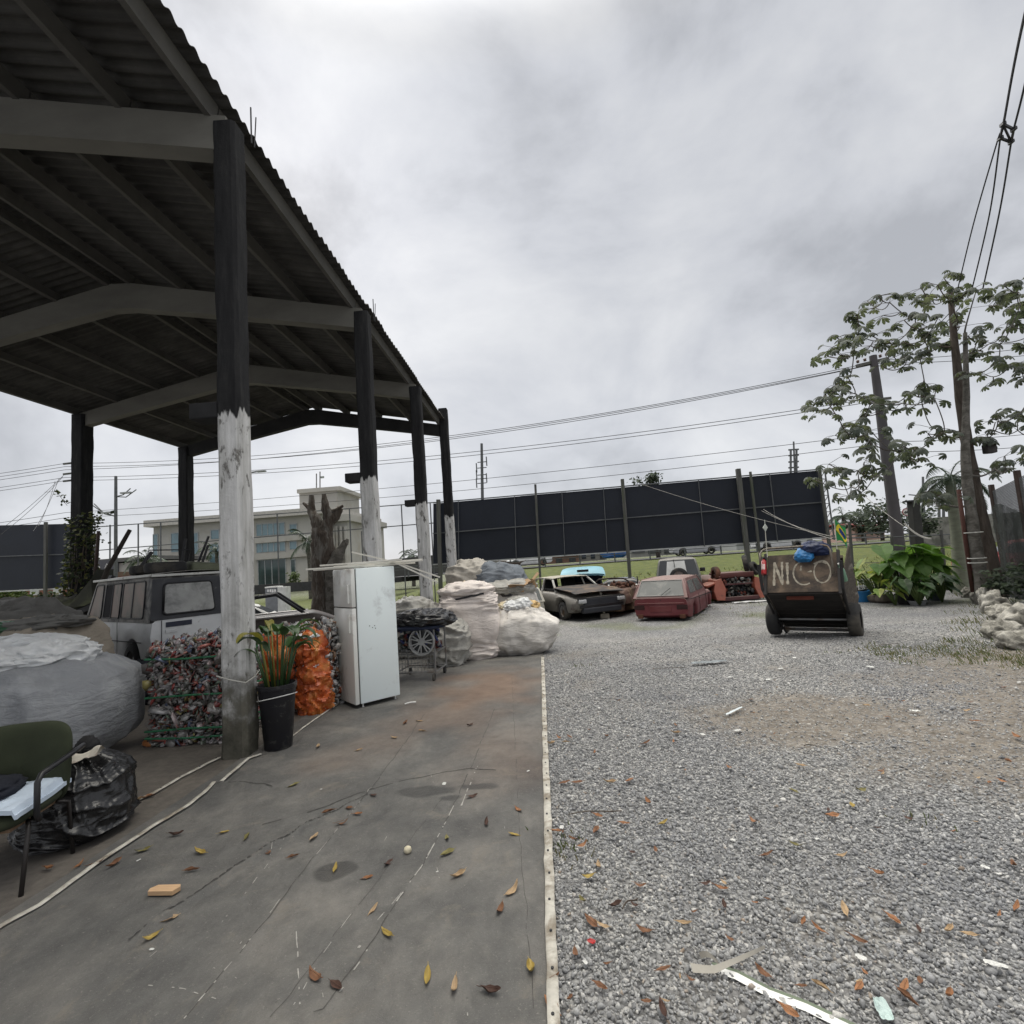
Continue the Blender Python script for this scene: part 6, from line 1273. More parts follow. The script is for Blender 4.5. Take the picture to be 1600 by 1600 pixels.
mb = MB(); mb.box((-.30, .05, 1.0), (.12, .04, .10), Euler((.2, 0, .1))); mb.xf(LW); solo('white_carton', mb, WHITEPAINT, 'small white carton sticking up from the load of the handcart', 'carton')
# flag on a short stick
fl = thing('flag', 'small green Brazilian flag with yellow diamond on a stick at the handcart', 'flag', LW @ Vector((.52, -.55, .85)))
mb = MB(); mb.tube([(0, 0, 0), (.03, 0, .80)], .008, 6); part('stick', mb, M('pale_stick', (.5, .48, .42), rough=.7), fl, world=False)
def flag_pt(u, w): return (.03 + .15 * u + .03 * w, .05 * math.sin(5 * u + 2 * w), .80 - .14 * u - .40 * w + .04 * math.sin(u * 6))
mb = MB(); mb.grid(lambda u, w: flag_pt(u, w), 18, 14); part('cloth', mb, M('flag_green', (.02, .22, .06), var=.2, rough=.7), fl, smooth=True, world=False)
def onflag(pts_, off):
    m_ = MB(); c_ = [Vector(flag_pt(u, w)) + Vector((0, off, 0)) for u, w in pts_]; ce = sum(c_, Vector()) / len(c_); n_ = len(c_); m_.add([ce] + c_, [(0, 1 + i, 1 + (i + 1) % n_) for i in range(n_)]); return m_
dia = [Vector(a).lerp(Vector(b_), i / 6) for a, b_ in (((.5, .08), (.92, .5)), ((.92, .5), (.5, .92)), ((.5, .92), (.08, .5)), ((.08, .5), (.5, .08))) for i in range(6)]
for off in (-.010, .010):
    part('yellow_diamond', onflag([(p.x, p.y) for p in dia], off), M('flag_yellow', (.62, .48, .03), rough=.7), fl, world=False)
    part('blue_disc', onflag([(.5 + .17 * math.cos(a), .5 + .2 * math.sin(a)) for a in np.linspace(0, 6.28, 17)[:-1]], off * 1.5), M('flag_blue', (.01, .03, .16), rough=.7), fl, world=False)
# pinwheel stick left of the cart
pw = thing('pinwheel', 'pale diamond shaped ornament on a thin stick beside the handcart handle', 'ornament', D(1198, 862, 9.4))
mb = MB(); mb.tube([(0, 0, -.1), (.02, 0, .42)], .007, 6); part('stick', mb, M('pale_stick2', (.45, .44, .38), rough=.7), pw, world=False)
mb = MB(); mb.prism([(.02, -.01, .36), (.065, -.01, .43), (.03, -.01, .50), (-.02, -.01, .43)], (0, .015, 0)); mb.tube([(.025, 0, .48), (.03, 0, .57)], .006, 5); part('diamond', mb, M('pale_grey', (.42, .44, .40), rough=.6), pw, world=False)
# ================================================================== BEHIND THE YARD
BOARD = M('billboard_back', (.0105, .0135, .0215), var=.25, scale=.5, rough=.55, bump=.15, bscale=2, bdist=.05, spec=.3)
GALV = M('galvanised_frame', (.10, .105, .11), var=.3, rough=.6, metal=.3)
POSTW = M('grey_timber', (.085, .085, .08), var=.4, scale=3, stretch=(4, 4, .4), rough=.9, bump=.3, dirt=(.06, .07, .045), dirt_amt=.3)
def lerp(a, b_, u): return Vector(a).lerp(Vector(b_), u)
def gnd(x, y): return ground_z(x, y)
bl, br, tl, tr2 = D(677, 881, 25.5), D(1294, 839, 23.0), D(677, 787, 25.5), D(1280, 735, 23.0)
bb = thing('billboard', 'long dark billboard seen from behind on tall posts above the wrecked cars', 'billboard', (bl.x, bl.y, 0))
nrm = Vector(((br - bl).y, -(br - bl).x, 0)).normalized()
def bp(u, w, off=0.0):
    p = lerp(lerp(bl, br, u), lerp(tl, tr2, u), w); return p + nrm * off
for k in range(8):
    u0, u1 = k / 8, (k + 1) / 8; mb = MB(); jz = .03 * vn((k * 3.3, 1, 0), 1)
    mb.prism([bp(u0, 0), bp(u1, 0), bp(u1, 1) + Vector((0, 0, jz)), bp(u0, 1) + Vector((0, 0, jz))], -nrm * (.04 + .006 * (k % 2))); part('panel', mb, BOARD, bb)
mb = MB(); mb.bar(bp(0, -.012, .03), bp(1, -.012, .03), .05, .06); part('bottom_rail', mb, M('pale_rail', (.34, .35, .35), rough=.5), bb)
mb = MB(); mb.bar(bp(0, .50, .05), bp(1, .52, .05), .05, .05); part('middle_rail', mb, GALV, bb)
mb = MB(); mb.bar(bp(0, 1.015, .02), bp(1, 1.015, .02), .05, .05); part('top_rail', mb, GALV, bb)
for u in (.075, .235, .365, .475, .715, .885):
    mb = MB(); mb.bar(bp(u, -.02, .09), bp(u, 1.02, .09), .04, .03); part('batten', mb, GALV, bb)
for u, top, w_ in ((.02, 1.05, .19), (.295, 1.16, .11), (.525, 1.12, .15), (.81, 1.12, .19), (.838, 1.06, .10), (.995, 1.06, .12)):
    a, c = bp(u, 0, .26), bp(u, top, .26); base = Vector((a.x + .0, a.y, gnd(a.x, a.y) - .2)); mb = MB(); mb.bar(base, c, w_, w_, bev=.02); part('post', mb, POSTW, bb)
mb = MB()
for k in range(9):
    w = k / 8; mb.bar(bp(1.0, w, .0), bp(1.02, w, -.35), .03, .03); 
    if k < 8: mb.bar(bp(1.0, w, 0), bp(1.02, w + .125, -.35), .025, .025)
mb.bar(bp(1.02, -.05, -.35), bp(1.02, 1.03, -.35), .05, .05); part('end_truss', mb, GALV, bb)
# left billboard
l0, l1, m0, m1 = D(-330, 938, 27), D(128, 917, 25.2), D(-330, 828, 27), D(128, 818, 25.2)
b2_ = thing('billboard', 'dark billboard panel at the far left behind the vine covered pillar', 'billboard', (l1.x, l1.y, 0))
n2 = Vector(((l1 - l0).y, -(l1 - l0).x, 0)).normalized()
def bq(u, w, off=0.0): return lerp(lerp(l0, l1, u), lerp(m0, m1, u), w) + n2 * off
for k in range(4):
    mb = MB(); mb.prism([bq(k / 4, 0), bq((k + 1) / 4, 0), bq((k + 1) / 4, 1), bq(k / 4, 1)], -n2 * .04); part('panel', mb, BOARD, b2_)
mb = MB(); mb.bar(bq(0, -.012, .03), bq(1, -.012, .03), .05, .06); part('bottom_rail', mb, M('pale_rail2', (.40, .41, .41), rough=.5), b2_)
mb = MB(); mb.bar(bq(0, .52, .05), bq(1, .52, .05), .05, .05); part('middle_rail', mb, GALV, b2_)
for u in (.15, .5, .90, .985):
    a, c = bq(u, 0, .2), bq(u, 1.03, .2); mb = MB(); mb.bar((a.x, a.y, gnd(a.x, a.y) - .2), c, .12, .12); part('post', mb, POSTW, b2_)
# bare frame between the two billboards
f0, f1 = D(128, 900, 25.6), D(680, 868, 25.6)
fr_ = thing('sign_scaffold', 'bare steel sign frame of thin posts and rails between the two billboards', 'scaffold', (f1.x, f1.y, 0))
for z in (.55, 0.0):
    y0, y1 = (860, 817) if z == 0 else (823, 785)
    mb = MB(); mb.bar(D(128, y0 + 2, 25.6), D(680, y1, 25.6), .045, .045); part('rail', mb, GALV, fr_)
for x, yt in ((148, 822), (172, 820), (216, 818), (251, 816), (433, 803), (546, 795), (565, 830), (627, 788), (672, 785)):
    p = D(x, yt, 25.6); b0 = Vector((p.x, p.y, gnd(p.x, p.y) - .1)); mb = MB(); mb.bar(b0, p, .05, .05); part('post', mb, GALV, fr_)

# far office building
STUCCO = M('beige_stucco', (.37, .36, .335), var=.1, scale=.3, rough=.9, bump=.05, dirt=(.33, .31, .27), dirt_amt=.25, dirt_scale=.4)
BLUEGL = M('blue_window_glass', (.12, .20, .235), var=.2, scale=.6, rough=.12, spec=.8, bump=0); TEALGL = M('dark_teal_glass', (.03, .055, .055), var=.4, scale=.8, rough=.12, spec=.7, bump=0)
YB = 74.0
bd = thing('office_building', 'beige three storey office building with blue windows and a square tower', 'building', (D(400, 915, YB).x, YB, 0))
def bx_px(x0, x1, y0, y1, Y, dep, mb=None, proud=0.0):
    """block whose front face spans these photo pixels at distance Y"""
    mb = mb or MB(); a, c = D((x0 + x1) / 2 - (x1 - x0) / 2, (y0 + y1) / 2, Y), D(x1, (y0 + y1) / 2, Y); zt, zb = D((x0 + x1) / 2, y0, Y).z, D((x0 + x1) / 2, y1, Y).z
    mb.box(((a.x + c.x) / 2, Y + dep / 2 - proud, (zt + zb) / 2), (c.x - a.x, dep, zt - zb)); return mb
part('wall', bx_px(240, 520, 812, 930, YB, 22), STUCCO, bd); part('tower', bx_px(470, 530, 768, 935, YB + 6, 10), STUCCO, bd)
part('side_wing', bx_px(490, 545, 815, 930, YB + 1.6, 18), STUCCO, bd)
part('cornice', bx_px(232, 522, 803, 813, YB, 24, proud=1.0), M('grey_cornice', (.40, .385, .36), rough=.8), bd); part('tower_cap', bx_px(467, 534, 763, 769, YB + 6, 11.4, proud=.7), STUCCO, bd); part('cornice', bx_px(488, 549, 806, 816, YB + 1.6, 19, proud=.8), STUCCO, bd)
for y0, y1 in ((838, 846), (863, 872)): part('string_course', bx_px(400, 486, y0, y1, YB, 1, proud=.35), STUCCO, bd)
def bwin(x0, x1, y0, y1, m_, n=1, Y=YB):
    w_ = part('window', bx_px(x0, x1, y0, y1, Y, .3, proud=.06), m_, bd); mb = MB()
    for k in range(n + 1): xx = x0 + (x1 - x0) * k / n; bx_px(xx - .5, xx + .5, y0, y1, Y, .3, mb, proud=.12)
    bx_px(x0, x1, y0 - .8, y0 + .5, Y, .3, mb, proud=.13); part('frame', mb, M('window_frame_pale', (.3, .32, .33), rough=.5), w_)
for x0, x1, y0, y1, n in ((401, 445, 818, 836, 5), (453, 464, 819, 831, 1), (401, 446, 848, 862, 5), (453, 464, 846, 858, 1), (268, 280, 833, 862, 1), (330, 343, 828, 842, 1), (328, 343, 850, 882, 1), (240, 247, 835, 875, 1), (300, 310, 833, 866, 1)): bwin(x0, x1, y0, y1, BLUEGL, n)
bwin(404, 447, 874, 918, TEALGL, 4); bwin(455, 462, 874, 905, TEALGL, 1)
for x in (522, 529, 536, 543): part('column', bx_px(x - 1.6, x + 1.6, 822, 915, YB + 1.6, .8, proud=.5), STUCCO, bd)
for x in (512, 517): bwin(x - 1.8, x + 1.8, 822, 905, BLUEGL, 1, YB + 1.6)
for x, yt in ((494.5, 740), (500, 737)):
    p, q = D(x, yt, YB + 8), D(x, 768, YB + 8); mb = MB(); mb.tube([q, p], .10, 6); part('mast', mb, STEEL, bd)
mb = MB(); p = D(500, 746, YB + 8); mb.box(p + Vector((.35, 0, 0)), (.7, .05, .35)); part('flag', mb, M('dull_flag', (.25, .28, .26), rough=.8), bd)
# shop with sign band at the left
sh = thing('shop', 'low pale shop with dark sign band and white letters, behind the leaning pipes', 'shop', (D(190, 905, 62).x, 62, 0))
part('wall', bx_px(130, 246, 880, 945, 62, 10), STUCCO, sh); sb = part('sign_band', bx_px(128, 186, 876, 896, 62, .5, proud=.4), M('sign_grey', (.07, .07, .085), rough=.5), sh)
part('parapet', bx_px(128, 246, 872, 878, 62, 11, proud=.3), M('parapet_dark', (.12, .12, .12), rough=.9), sh)
def stroke_letter(name, lines, o, s_, mat_, parent, w=.16):
    mb = MB()
    for ln in lines:
        for a, b_ in zip(ln[:-1], ln[1:]): mb.bar(o + Vector((a[0] * s_, 0, a[1] * s_)), o + Vector((b_[0] * s_, 0, b_[1] * s_)), w * s_, .03)
    return part(name, mb, mat_, parent)
LW_ = M('white_letters', (.75, .75, .75), rough=.5)
CARC = [(.5 + .42 * math.cos(R(a)), .5 + .5 * math.sin(R(a))) for a in range(50, 320, 20)]
SARC = [(.5 + .36 * math.cos(R(a)), .75 + .25 * math.sin(R(a))) for a in range(30, 271, 24)] + [(.5 + .38 * math.cos(R(a)), .25 + .25 * math.sin(R(a))) for a in range(90, -151, -24)]
for nm, ls, x, y in (('letter_c', [CARC], 141, 890.5), ('letter_s', [SARC], 150, 889), ('letter_a', [[(0, 0), (.45, 1), (.9, 0)], [(.2, .35), (.7, .35)]], 164, 888)):
    stroke_letter(nm, ls, D(x, y, 61.5), .55, LW_, sb, .2)
part('shutter', bx_px(186, 205, 897, 935, 62, .3, proud=.1), M('blue_grey_shutter', (.28, .31, .35), rough=.6), sh)
# brick house far left
bh2 = thing('brick_house', 'red brick house with white windows below the left billboard', 'house', (D(60, 930, 48).x, 48, 0))
part('wall', bx_px(-60, 115, 908, 960, 48, 8), M('brick_red', (.22, .10, .075), var=.3, scale=3, rough=.9), bh2); part('roof', bx_px(-62, 117, 902, 909, 48, 9, proud=.4), M('roof_brown', (.12, .08, .06), rough=.9), bh2)
for x in (22, 48, 84): part('window', bx_px(x, x + 14, 916, 930, 48, .3, proud=.08), M('pale_window', (.45, .46, .46), rough=.3), bh2)
# kiosk / grey sign cabinet by the lawn
kb = thing('sign_cabinet', 'grey and white standing cabinet with small lettering, seen right of the nearest pillar', 'cabinet', (D(430, 970, 22).x, 22, gnd(-11, 22)))
part('cabinet', bx_px(415, 434, 918, 985, 22, .5), M('cabinet_grey', (.17, .18, .20), rough=.5), kb); part('side_panel', bx_px(434.3, 447, 917, 985, 22, .45), M('cabinet_white', (.55, .56, .55), rough=.5), kb); part('top_edge', bx_px(414, 434, 916.5, 918.5, 22, .5, proud=.02), WHITEPAINT, kb)
mb = MB(); bx_px(418, 420, 921, 925, 22, .02, mb, proud=.02); bx_px(421.5, 424, 921, 925, 22, .02, mb, proud=.02); bx_px(425, 427.5, 921, 925, 22, .02, mb, proud=.02); bx_px(428.5, 431, 920.6, 924.6, 22, .02, mb, proud=.02); part('lettering', mb, LW_, kb)
# long low walls beyond the lawn
def wall_px(name, pts_, Y, dep, m_, label):
    mb = MB()
    for (x0, t0, b0), (x1, t1, b1) in zip(pts_[:-1], pts_[1:]): mb.prism([D(x0, b0, Y), D(x1, b1, Y), D(x1, t1, Y), D(x0, t0, Y)], (0, dep, 0))
    return solo(name, mb, m_, label, 'wall')
wall_px('low_wall', [(240, 921, 945), (390, 915, 930), (492, 908, 922), (600, 902, 912), (690, 893, 903)], 44, .3, M('dark_wall', (.04, .04, .045), var=.3, rough=.9), 'long low dark wall at the top of the lawn below the office building')
wall_px('low_wall', [(505, 885, 914), (690, 866, 898), (700, 865, 897)], 52, 3, M('dark_kerb_wall', (.055, .055, .055), var=.3, scale=.5, rough=.9), 'dark retaining wall behind the second and third pillars')
wall_px('concrete_wall', [(1436, 810, 862), (1500, 806, 858), (1640, 797, 852)], 34, .3, M('grey_concrete_wall', (.20, .195, .185), var=.25, scale=.6, rough=.9, dirt=(.10, .10, .09), dirt_amt=.4), 'long grey concrete wall behind the trees at the right')
# road and guard rail on the bank
mb = MB(); mb.add([(-12, 39.5, 1.16), (140, 39.5, 1.16), (140, 47, 1.16), (-12, 47, 1.16)], [(0, 1, 2, 3)])
rd = mesh_obj('road', mb, M('asphalt', (.05, .05, .052), var=.2, scale=2, rough=.9)); tag(rd, 'asphalt road running along the top of the grass bank', 'road', kind='structure')
gr_ = thing('guard_rail', 'grey road guard rail on short posts along the top of the bank', 'guard rail', (10, 38.6, 1.0))
for z in (1.92, 1.70):
    mb = MB(); mb.box((45, 38.6, z), (112, .06, .10 if z > 1.8 else .05)); part('rail', mb, GALV, gr_)
for k in range(34):
    x = -10 + 2.6 * k; 
    if x > 62: break
    mb = MB(); mb.box((x, 38.68, 1.52), (.09, .09, .84)); part('post', mb, GALV, gr_)
# low houses and parked things beyond the road
def house(name, x0, x1, yt, yb, Y, wallc, roofc, label, slope_=.25, win=3):
    h_ = thing(name, label, 'house', (D((x0 + x1) / 2, yb, Y).x, Y, 0)); w_ = part('wall', bx_px(x0, x1, yt, yb + 6, Y, 7), M('house_wall', wallc, var=.15, rough=.9), h_)
    a, c = D(x0 - 1, yt, Y - .4), D(x1 + 1, yt, Y - .4); rh = (c.x - a.x) * .12; mb = MB(); mb.prism([a, c, c + Vector((0, 4, rh)), a + Vector((0, 4, rh))], (0, 0, .12)); mb.prism([a + Vector((0, 8, 0)), c + Vector((0, 8, 0)), c + Vector((0, 4, rh)), a + Vector((0, 4, rh))], (0, 0, .12)); part('roof', mb, M('house_roof', roofc, var=.25, scale=2, rough=.9), h_)
    for k in range(win):
        x = x0 + (x1 - x0) * (k + .5) / win; part('window', bx_px(x - (x1 - x0) * .08, x + (x1 - x0) * .08, yt + (yb - yt) * .25, yt + (yb - yt) * .7, Y, .2, proud=.08), DARKGLASS, h_)
    return h_
house('small_house', 842, 905, 868, 884, 60, (.20, .12, .09), (.15, .07, .05), 'low brick house seen under the billboard left of its second post')
house('small_house', 905, 948, 862, 878, 62, (.25, .24, .22), (.17, .06, .045), 'small house with reddish roof below the middle of the billboard')
house('small_house', 1336, 1382, 822, 838, 60, (.45, .30, .26), (.26, .07, .06), 'pinkish house with red roof behind the utility pole')
house('small_house', 1150, 1270, 838, 856, 66, (.32, .33, .33), (.22, .20, .19), 'long pale low house beyond the road right of the third billboard post', win=6)
house('small_house', 700, 842, 878, 896, 64, (.35, .34, .32), (.18, .17, .16), 'long low whitish house row beyond the road under the billboard', win=7)
house('small_house', 985, 1110, 852, 870, 68, (.22, .22, .21), (.15, .14, .13), 'grey low shed beyond the road under the right half of the billboard', win=5)
mb = sack_mb(D(960, 872, 50), (2.3, 1.6, 1.0), .7, .8, 3, .05, 1.5); solo('blue_tarpaulin', mb, M('tarp_blue', (.03, .12, .38), var=.2, rough=.6), 'blue tarpaulin over a heap beyond the road below the billboard', 'tarpaulin', smooth=True)
def far_car(px, py, Y, c, label, rz):
    o = thing('parked_car', label, 'car', (0, 0, 0), R(rz), 'cars on the far road'); p = D(px, py, Y); o.location = (p.x, Y, gnd(p.x, Y) + .02)
    part('body', lower_body(MB(), 4.1, 1.65, .2, [(-2, .8), (.6, .85), (2, .68)], (-1.2, 1.25), .33, .28), c, o, smooth=True, world=False, sharp=32)
    cb2 = Cabin(.83, 1.38, -1.7, -1.2, .1, .9, .76, .62); part('cabin', cb2.shell(MB()), c, o, smooth=True, world=False, sharp=32)
    for sg in (-1, 1): part('window', cb2.side(sg, [(-1.3, .9), (.65, .9), (.2, 1.3), (-1.05, 1.3)]), DARKGLASS, o, world=False)
    part('windscreen', cb2.end(True, .1, .9, .06, .06), DARKGLASS, o, world=False)
    for x in (-.72, .72):
        for y in (-1.2, 1.25): wheel(o, x, y, .3, .3, .18, rim=False)
WH = paint('far_white', (.6, .61, .61), amt=.03); RDC = paint('far_red', (.35, .03, .04), amt=.05)
far_car(828, 882, 47, WH, 'white car on the far road under the left half of the billboard', 90)
far_car(1085, 856, 46, paint('far_silver', (.35, .36, .37), amt=.03), 'silver car on the far road right of the middle billboard post', 90)
far_car(1216, 848, 45, WH, 'white car on the far road seen above the front of the handcart', 88)

# ------------------------------------------------------------------ poles, masts, cables
CONC = M('pole_concrete', (.062, .058, .062), var=.2, scale=2, rough=.9, bump=.15)
CABLE = M('cable_black', (.02, .02, .022), rough=.7, bump=0)
pb = D(1404, 855, 22); ptop = D(1364, 556, 22)
up_ = thing('utility_pole', 'thick concrete utility pole standing inside the big leaved tree', 'utility pole', (pb.x, 22, gnd(pb.x, 22)))
mb = MB(); mb.tube([Vector((pb.x, 22, gnd(pb.x, 22) - .3)), lerp(pb, ptop, .5), ptop], [.25, .20, .145], 16); part('pole', mb, CONC, up_, smooth=True, sharp=40)
mb = MB(); mb.bar(D(1338, 572, 22), D(1388, 560, 22), .10, .12); part('crossarm', mb, POSTW, up_)
mb = MB(); mb.bar(D(1362, 625, 21.8), D(1392, 622, 21.8), .08, .10); part('crossarm', mb, POSTW, up_)
for x in (1341, 1352, 1376, 1386):
    p = D(x, 570 - (x - 1341) * .25, 22) + Vector((0, 0, .08)); mb = MB(); mb.lathe([(.04, 0), (.07, .03), (.04, .06), (.07, .09), (.03, .13)], 10, p); part('insulator', mb, M('insulator', (.10, .06, .05), rough=.3), up_)
def catenary(a, b_, sag, n=40):
    a, b_ = Vector(a), Vector(b_); return [a.lerp(b_, i / n) - Vector((0, 0, 4 * sag * (i / n) * (1 - i / n))) for i in range(n + 1)]
def cable(a, b_, sag, r, label, group='power lines over the yard'):
    mb = MB(); mb.tube(catenary(a, b_, sag), r, 5, cap=False); return solo('power_cable', mb, CABLE, label, 'cable', group, origin=a)
YL = 29.0
for i, (xr, yr, yl, sag) in enumerate(((1350, 569, 724, 1.05), (1362, 570, 729, 1.10), (1374, 567, 734, .95), (1366, 622, 746, .75), (1386, 624, 751, .78), (1385, 676, 801, .35), (1388, 692, 809, .45))):
    lb = 'thin dark power cable sagging from the utility pole leftwards over the billboard'
    cable(D(xr, yr, 22), D(102, yl, YL), sag, .014 if i < 5 else .012, lb); cable(D(102, yl, YL), D(-420, yl + 62, YL + 3), .25, .014, 'dark power cable leaving the far left pole past the edge of the view', 'power lines at the left edge')
for (x0, y0, x1, y1) in ((1372, 563, 1660, 536), (1372, 568, 1660, 549), (1388, 690, 1660, 672), (1390, 706, 1660, 692)): cable(D(x0, y0, 22), D(x1, y1, 24), .12, .013, 'dark cable running from the utility pole to the right behind the tree', 'power lines right of the pole')
# pole at the far left carrying the lines
lp = D(104, 718, YL); lpp = thing('utility_pole', 'distant utility pole hidden behind the vine covered left pillar', 'utility pole', (lp.x + .25, YL, gnd(lp.x, YL)))
mb = MB(); mb.tube([Vector((lp.x + .55, YL, gnd(lp.x, YL) - .3)), lp + Vector((.5, 0, .3))], [.2, .14], 10); part('pole', mb, CONC, lpp, smooth=True, sharp=40)
for y_ in (724, 740, 751):
    mb = MB(); mb.bar(D(99, y_ + 1, YL), D(125, y_ - 2, YL), .08, .10); part('crossarm', mb, POSTW, lpp)
for k, (x, y, x2, y2) in enumerate(((100, 742, -60, 870), (98, 745, -20, 850), (92, 748, 52, 830), (86, 752, 60, 822))):
    cable(D(x, y, YL), D(x2, y2, 24), .25, .011, 'thin stay cable slanting down from the far left pole to the left billboard', 'stay cables at the left pole')
# heavy cables overhead at the right with a spacer
def ctube(pts_, lb, r=.014):
    P_ = [D(*p) for p in pts_]; e_ = P_[-1] + (P_[-1] - P_[-2]) * 2.2; e_.z = P_[-1].z + .5; P_.append(e_); out = []
    for i in range(len(P_) - 1):
        p0, p1, p2, p3 = P_[max(i - 1, 0)], P_[i], P_[i + 1], P_[min(i + 2, len(P_) - 1)]
        out += [.5 * ((2 * p1) + (p2 - p0) * u + (2 * p0 - 5 * p1 + 4 * p2 - p3) * u * u + (3 * p1 - p0 - 3 * p2 + p3) * u ** 3) for u in np.linspace(0, .92, 12)]
    mb = MB(); mb.tube(out, r, 6, cap=False); solo('power_cable', mb, CABLE, lb, 'cable', 'heavy cables overhead', origin=P_[0])
ctube([(1494, 462, 15.0), (1521, 350, 12.6), (1558, 222, 10.6), (1567, 194, 10.2), (1600, 24, 8.4)], 'left heavy cable dropping from the upper right corner to the tree top')
ctube([(1518, 455, 15.0), (1546, 335, 12.6), (1563, 216, 10.6), (1568, 196, 10.2), (1601, 26, 8.4)], 'middle heavy cable dropping beside the left one to the tree top', .016)
ctube([(1536, 450, 15.0), (1562, 330, 12.6), (1580, 222, 10.6), (1584, 202, 10.2), (1600, 138, 9.4)], 'right heavy cable passing through the black spacer to the tree top', .018)
for y0, y1 in ((566, 470), (571, 480)): cable(D(1372, y0, 22), D(1500, y1, 15.2), .35, .012, 'thin cable sagging from the utility pole up into the tree top', 'cables between pole and tree top')
sp_ = thing('cable_spacer', 'black cross shaped spacer clamping the overhead cables together', 'cable spacer', D(1573, 208, 10.35))
mb = MB(); A4 = [D(1567, 194, 10.2), D(1563, 216, 10.5), D(1584, 202, 10.2), D(1580, 222, 10.5)]
for a_, b2 in ((0, 1), (0, 2), (1, 3), (2, 3), (0, 3)): mb.bar(A4[a_], A4[b2], .035, .045)
part('frame', mb, BLACKPL, sp_)
for p in A4:
    mb = MB(); mb.box(p, (.06, .11, .07), bev=.01); part('clamp', mb, BLACKPL, sp_)
# ropes from the billboard to the handcart corner
ROPE = M('pale_rope', (.30, .29, .27), rough=.9, bump=0)
for (a, b_, lb) in (((1004, 757, 23.5), (1298, 838, 19.5), 'pale rope from the billboard middle post down to the right'), ((1193, 796, 22.3), (1300, 842, 16.0), 'pale rope from the right billboard post to the handcart corner'), ((1300, 838, 19.5), (1190, 798, 22.4), 'pale slack rope between right billboard post and the green flag'), ((1312, 738, 22), (1412, 822, 17.5), 'thin pale guy wire beside the utility pole'), ((1413, 818, 17.5), (1455, 842, 16.6), 'short pale pipe slanting over the elephant ear plants')):
    mb = MB(); mb.tube(catenary(D(*a), D(*b_), .12, 16), .010 if 'pipe' not in lb else .03, 5); solo('rope', mb, ROPE, lb, 'rope')
# masts
def mast(name, label, cat, px, yt, yb, Y, r):
    p, q = D(px, yt, Y), D(px, yb, Y); o = thing(name, label, cat, (q.x, Y, gnd(q.x, Y))); mb = MB(); mb.tube([Vector((q.x, Y, gnd(q.x, Y) - .3)), Vector((p.x, Y, p.z))], [r, r * .7], 8); part('mast', mb, GALV, o, smooth=True, sharp=40); return o
o = mast('antenna_mast', 'thin telecom mast with brackets rising above the billboard near the last pillar', 'mast', 752.5, 693, 850, 60, .22)
for y0, s_ in ((722, 1), (731, -1), (742, -1), (748, 1), (755, -1)):
    mb = MB(); p = D(752.5, y0, 60); mb.bar(p + Vector((-.5, 0, 0)), p + Vector((.6, 0, 0)), .09, .09); mb.bar(p + Vector((s_ * .6, 0, -.5)), p + Vector((s_ * .6, 0, .6)), .12, .2); part('antenna', mb, GALV, o)
o = mast('antenna_mast', 'distant lattice antenna mast above the right end of the billboard', 'mast', 1240, 690, 800, 110, .25)
for dx in (-4.5, 4.5):
    mb = MB(); mb.tube([D(1240 + dx, 702, 110), D(1240 + dx, 740, 110)], .22, 6); part('leg', mb, GALV, o)
for y0 in (703, 712, 722, 731):
    mb = MB(); mb.bar(D(1232, y0, 110), D(1248, y0 - 1, 110), .25, .3); part('antenna', mb, GALV, o)
o = mast('street_light', 'tall grey street light with two curved openwork arms left of the office building', 'street light', 181, 744, 905, 42, .16)
for sg, y0, x2, y2 in ((-1, 807, 147, 787), (1, 776, 213, 765)):
    for k in (0, 1):
        mb = MB(); a, c = D(181, y0, 42), D(x2 + k * 9 * -sg * -1 * (1 if sg < 0 else -1), y2 - k * 0, 42); mid = a.lerp(c, .5) - Vector((0, 0, .35)); mb.tube([a, mid + Vector((0, 0, k * .2)), c + Vector((0, 0, k * .1))], .045, 5); part('arm', mb, GALV, o)
    mb = MB(); mb.box(D(181 + sg * 16, y0 - 6, 42), (.9, .3, .12)); part('lamp_head', mb, M('lamp_grey', (.3, .31, .32), rough=.5), o)
p = D(398, 738, 40); o = thing('street_light', 'street light arm showing beside the nearest white pillar', 'street light', (p.x - 1.0, 40, gnd(p.x, 40)))
mb = MB(); mb.tube([(p.x - 1.0, 40, gnd(p.x, 40) - .2), (p.x - 1.0, 40, p.z - .4), (p.x - .6, 40, p.z), (p.x + .3, 40, p.z + .05)], .07, 8); part('mast', mb, GALV, o, smooth=True); mb = MB(); mb.box((p.x + .55, 40, p.z + .04), (.75, .3, .14), bev=.04); part('lamp_head', mb, M('lamp_grey2', (.3, .31, .32), rough=.5), o)
o = mast('street_light', 'leaning distant street light left of the palm at the right', 'street light', 1442, 745, 830, 45, .12); mb = MB(); mb.bar(D(1420, 773, 45), D(1444, 775, 45), .08, .08); part('arm', mb, GALV, o)
for px in (1467, 1474):
    o = mast('utility_pole', ('distant dark utility pole just left of its twin at the right' if px == 1467 else 'distant dark utility pole just right of its twin at the right'), 'utility pole', px, 778, 835, 70, .2)
    for y0 in (791, 795):
        mb = MB(); mb.bar(D(px - 5, y0, 70), D(px + 5, y0 - 1, 70), .15, .15); part('crossarm', mb, GALV, o)
o = thing('timber_post', 'thick dark timber post behind the elephant ear plants', 'post', D(1434, 885, 20)); mb = MB(); mb.bar(Vector((D(1434, 885, 20).x, 20, -.5)), D(1427, 783, 20), .32, .30, bev=.03); part('post', mb, M('black_timber', (.03, .03, .028), var=.3, rough=.9), o); mb = MB(); mb.box(D(1424, 783, 20), (.45, .3, .06)); part('cap', mb, DARKMETAL, o)
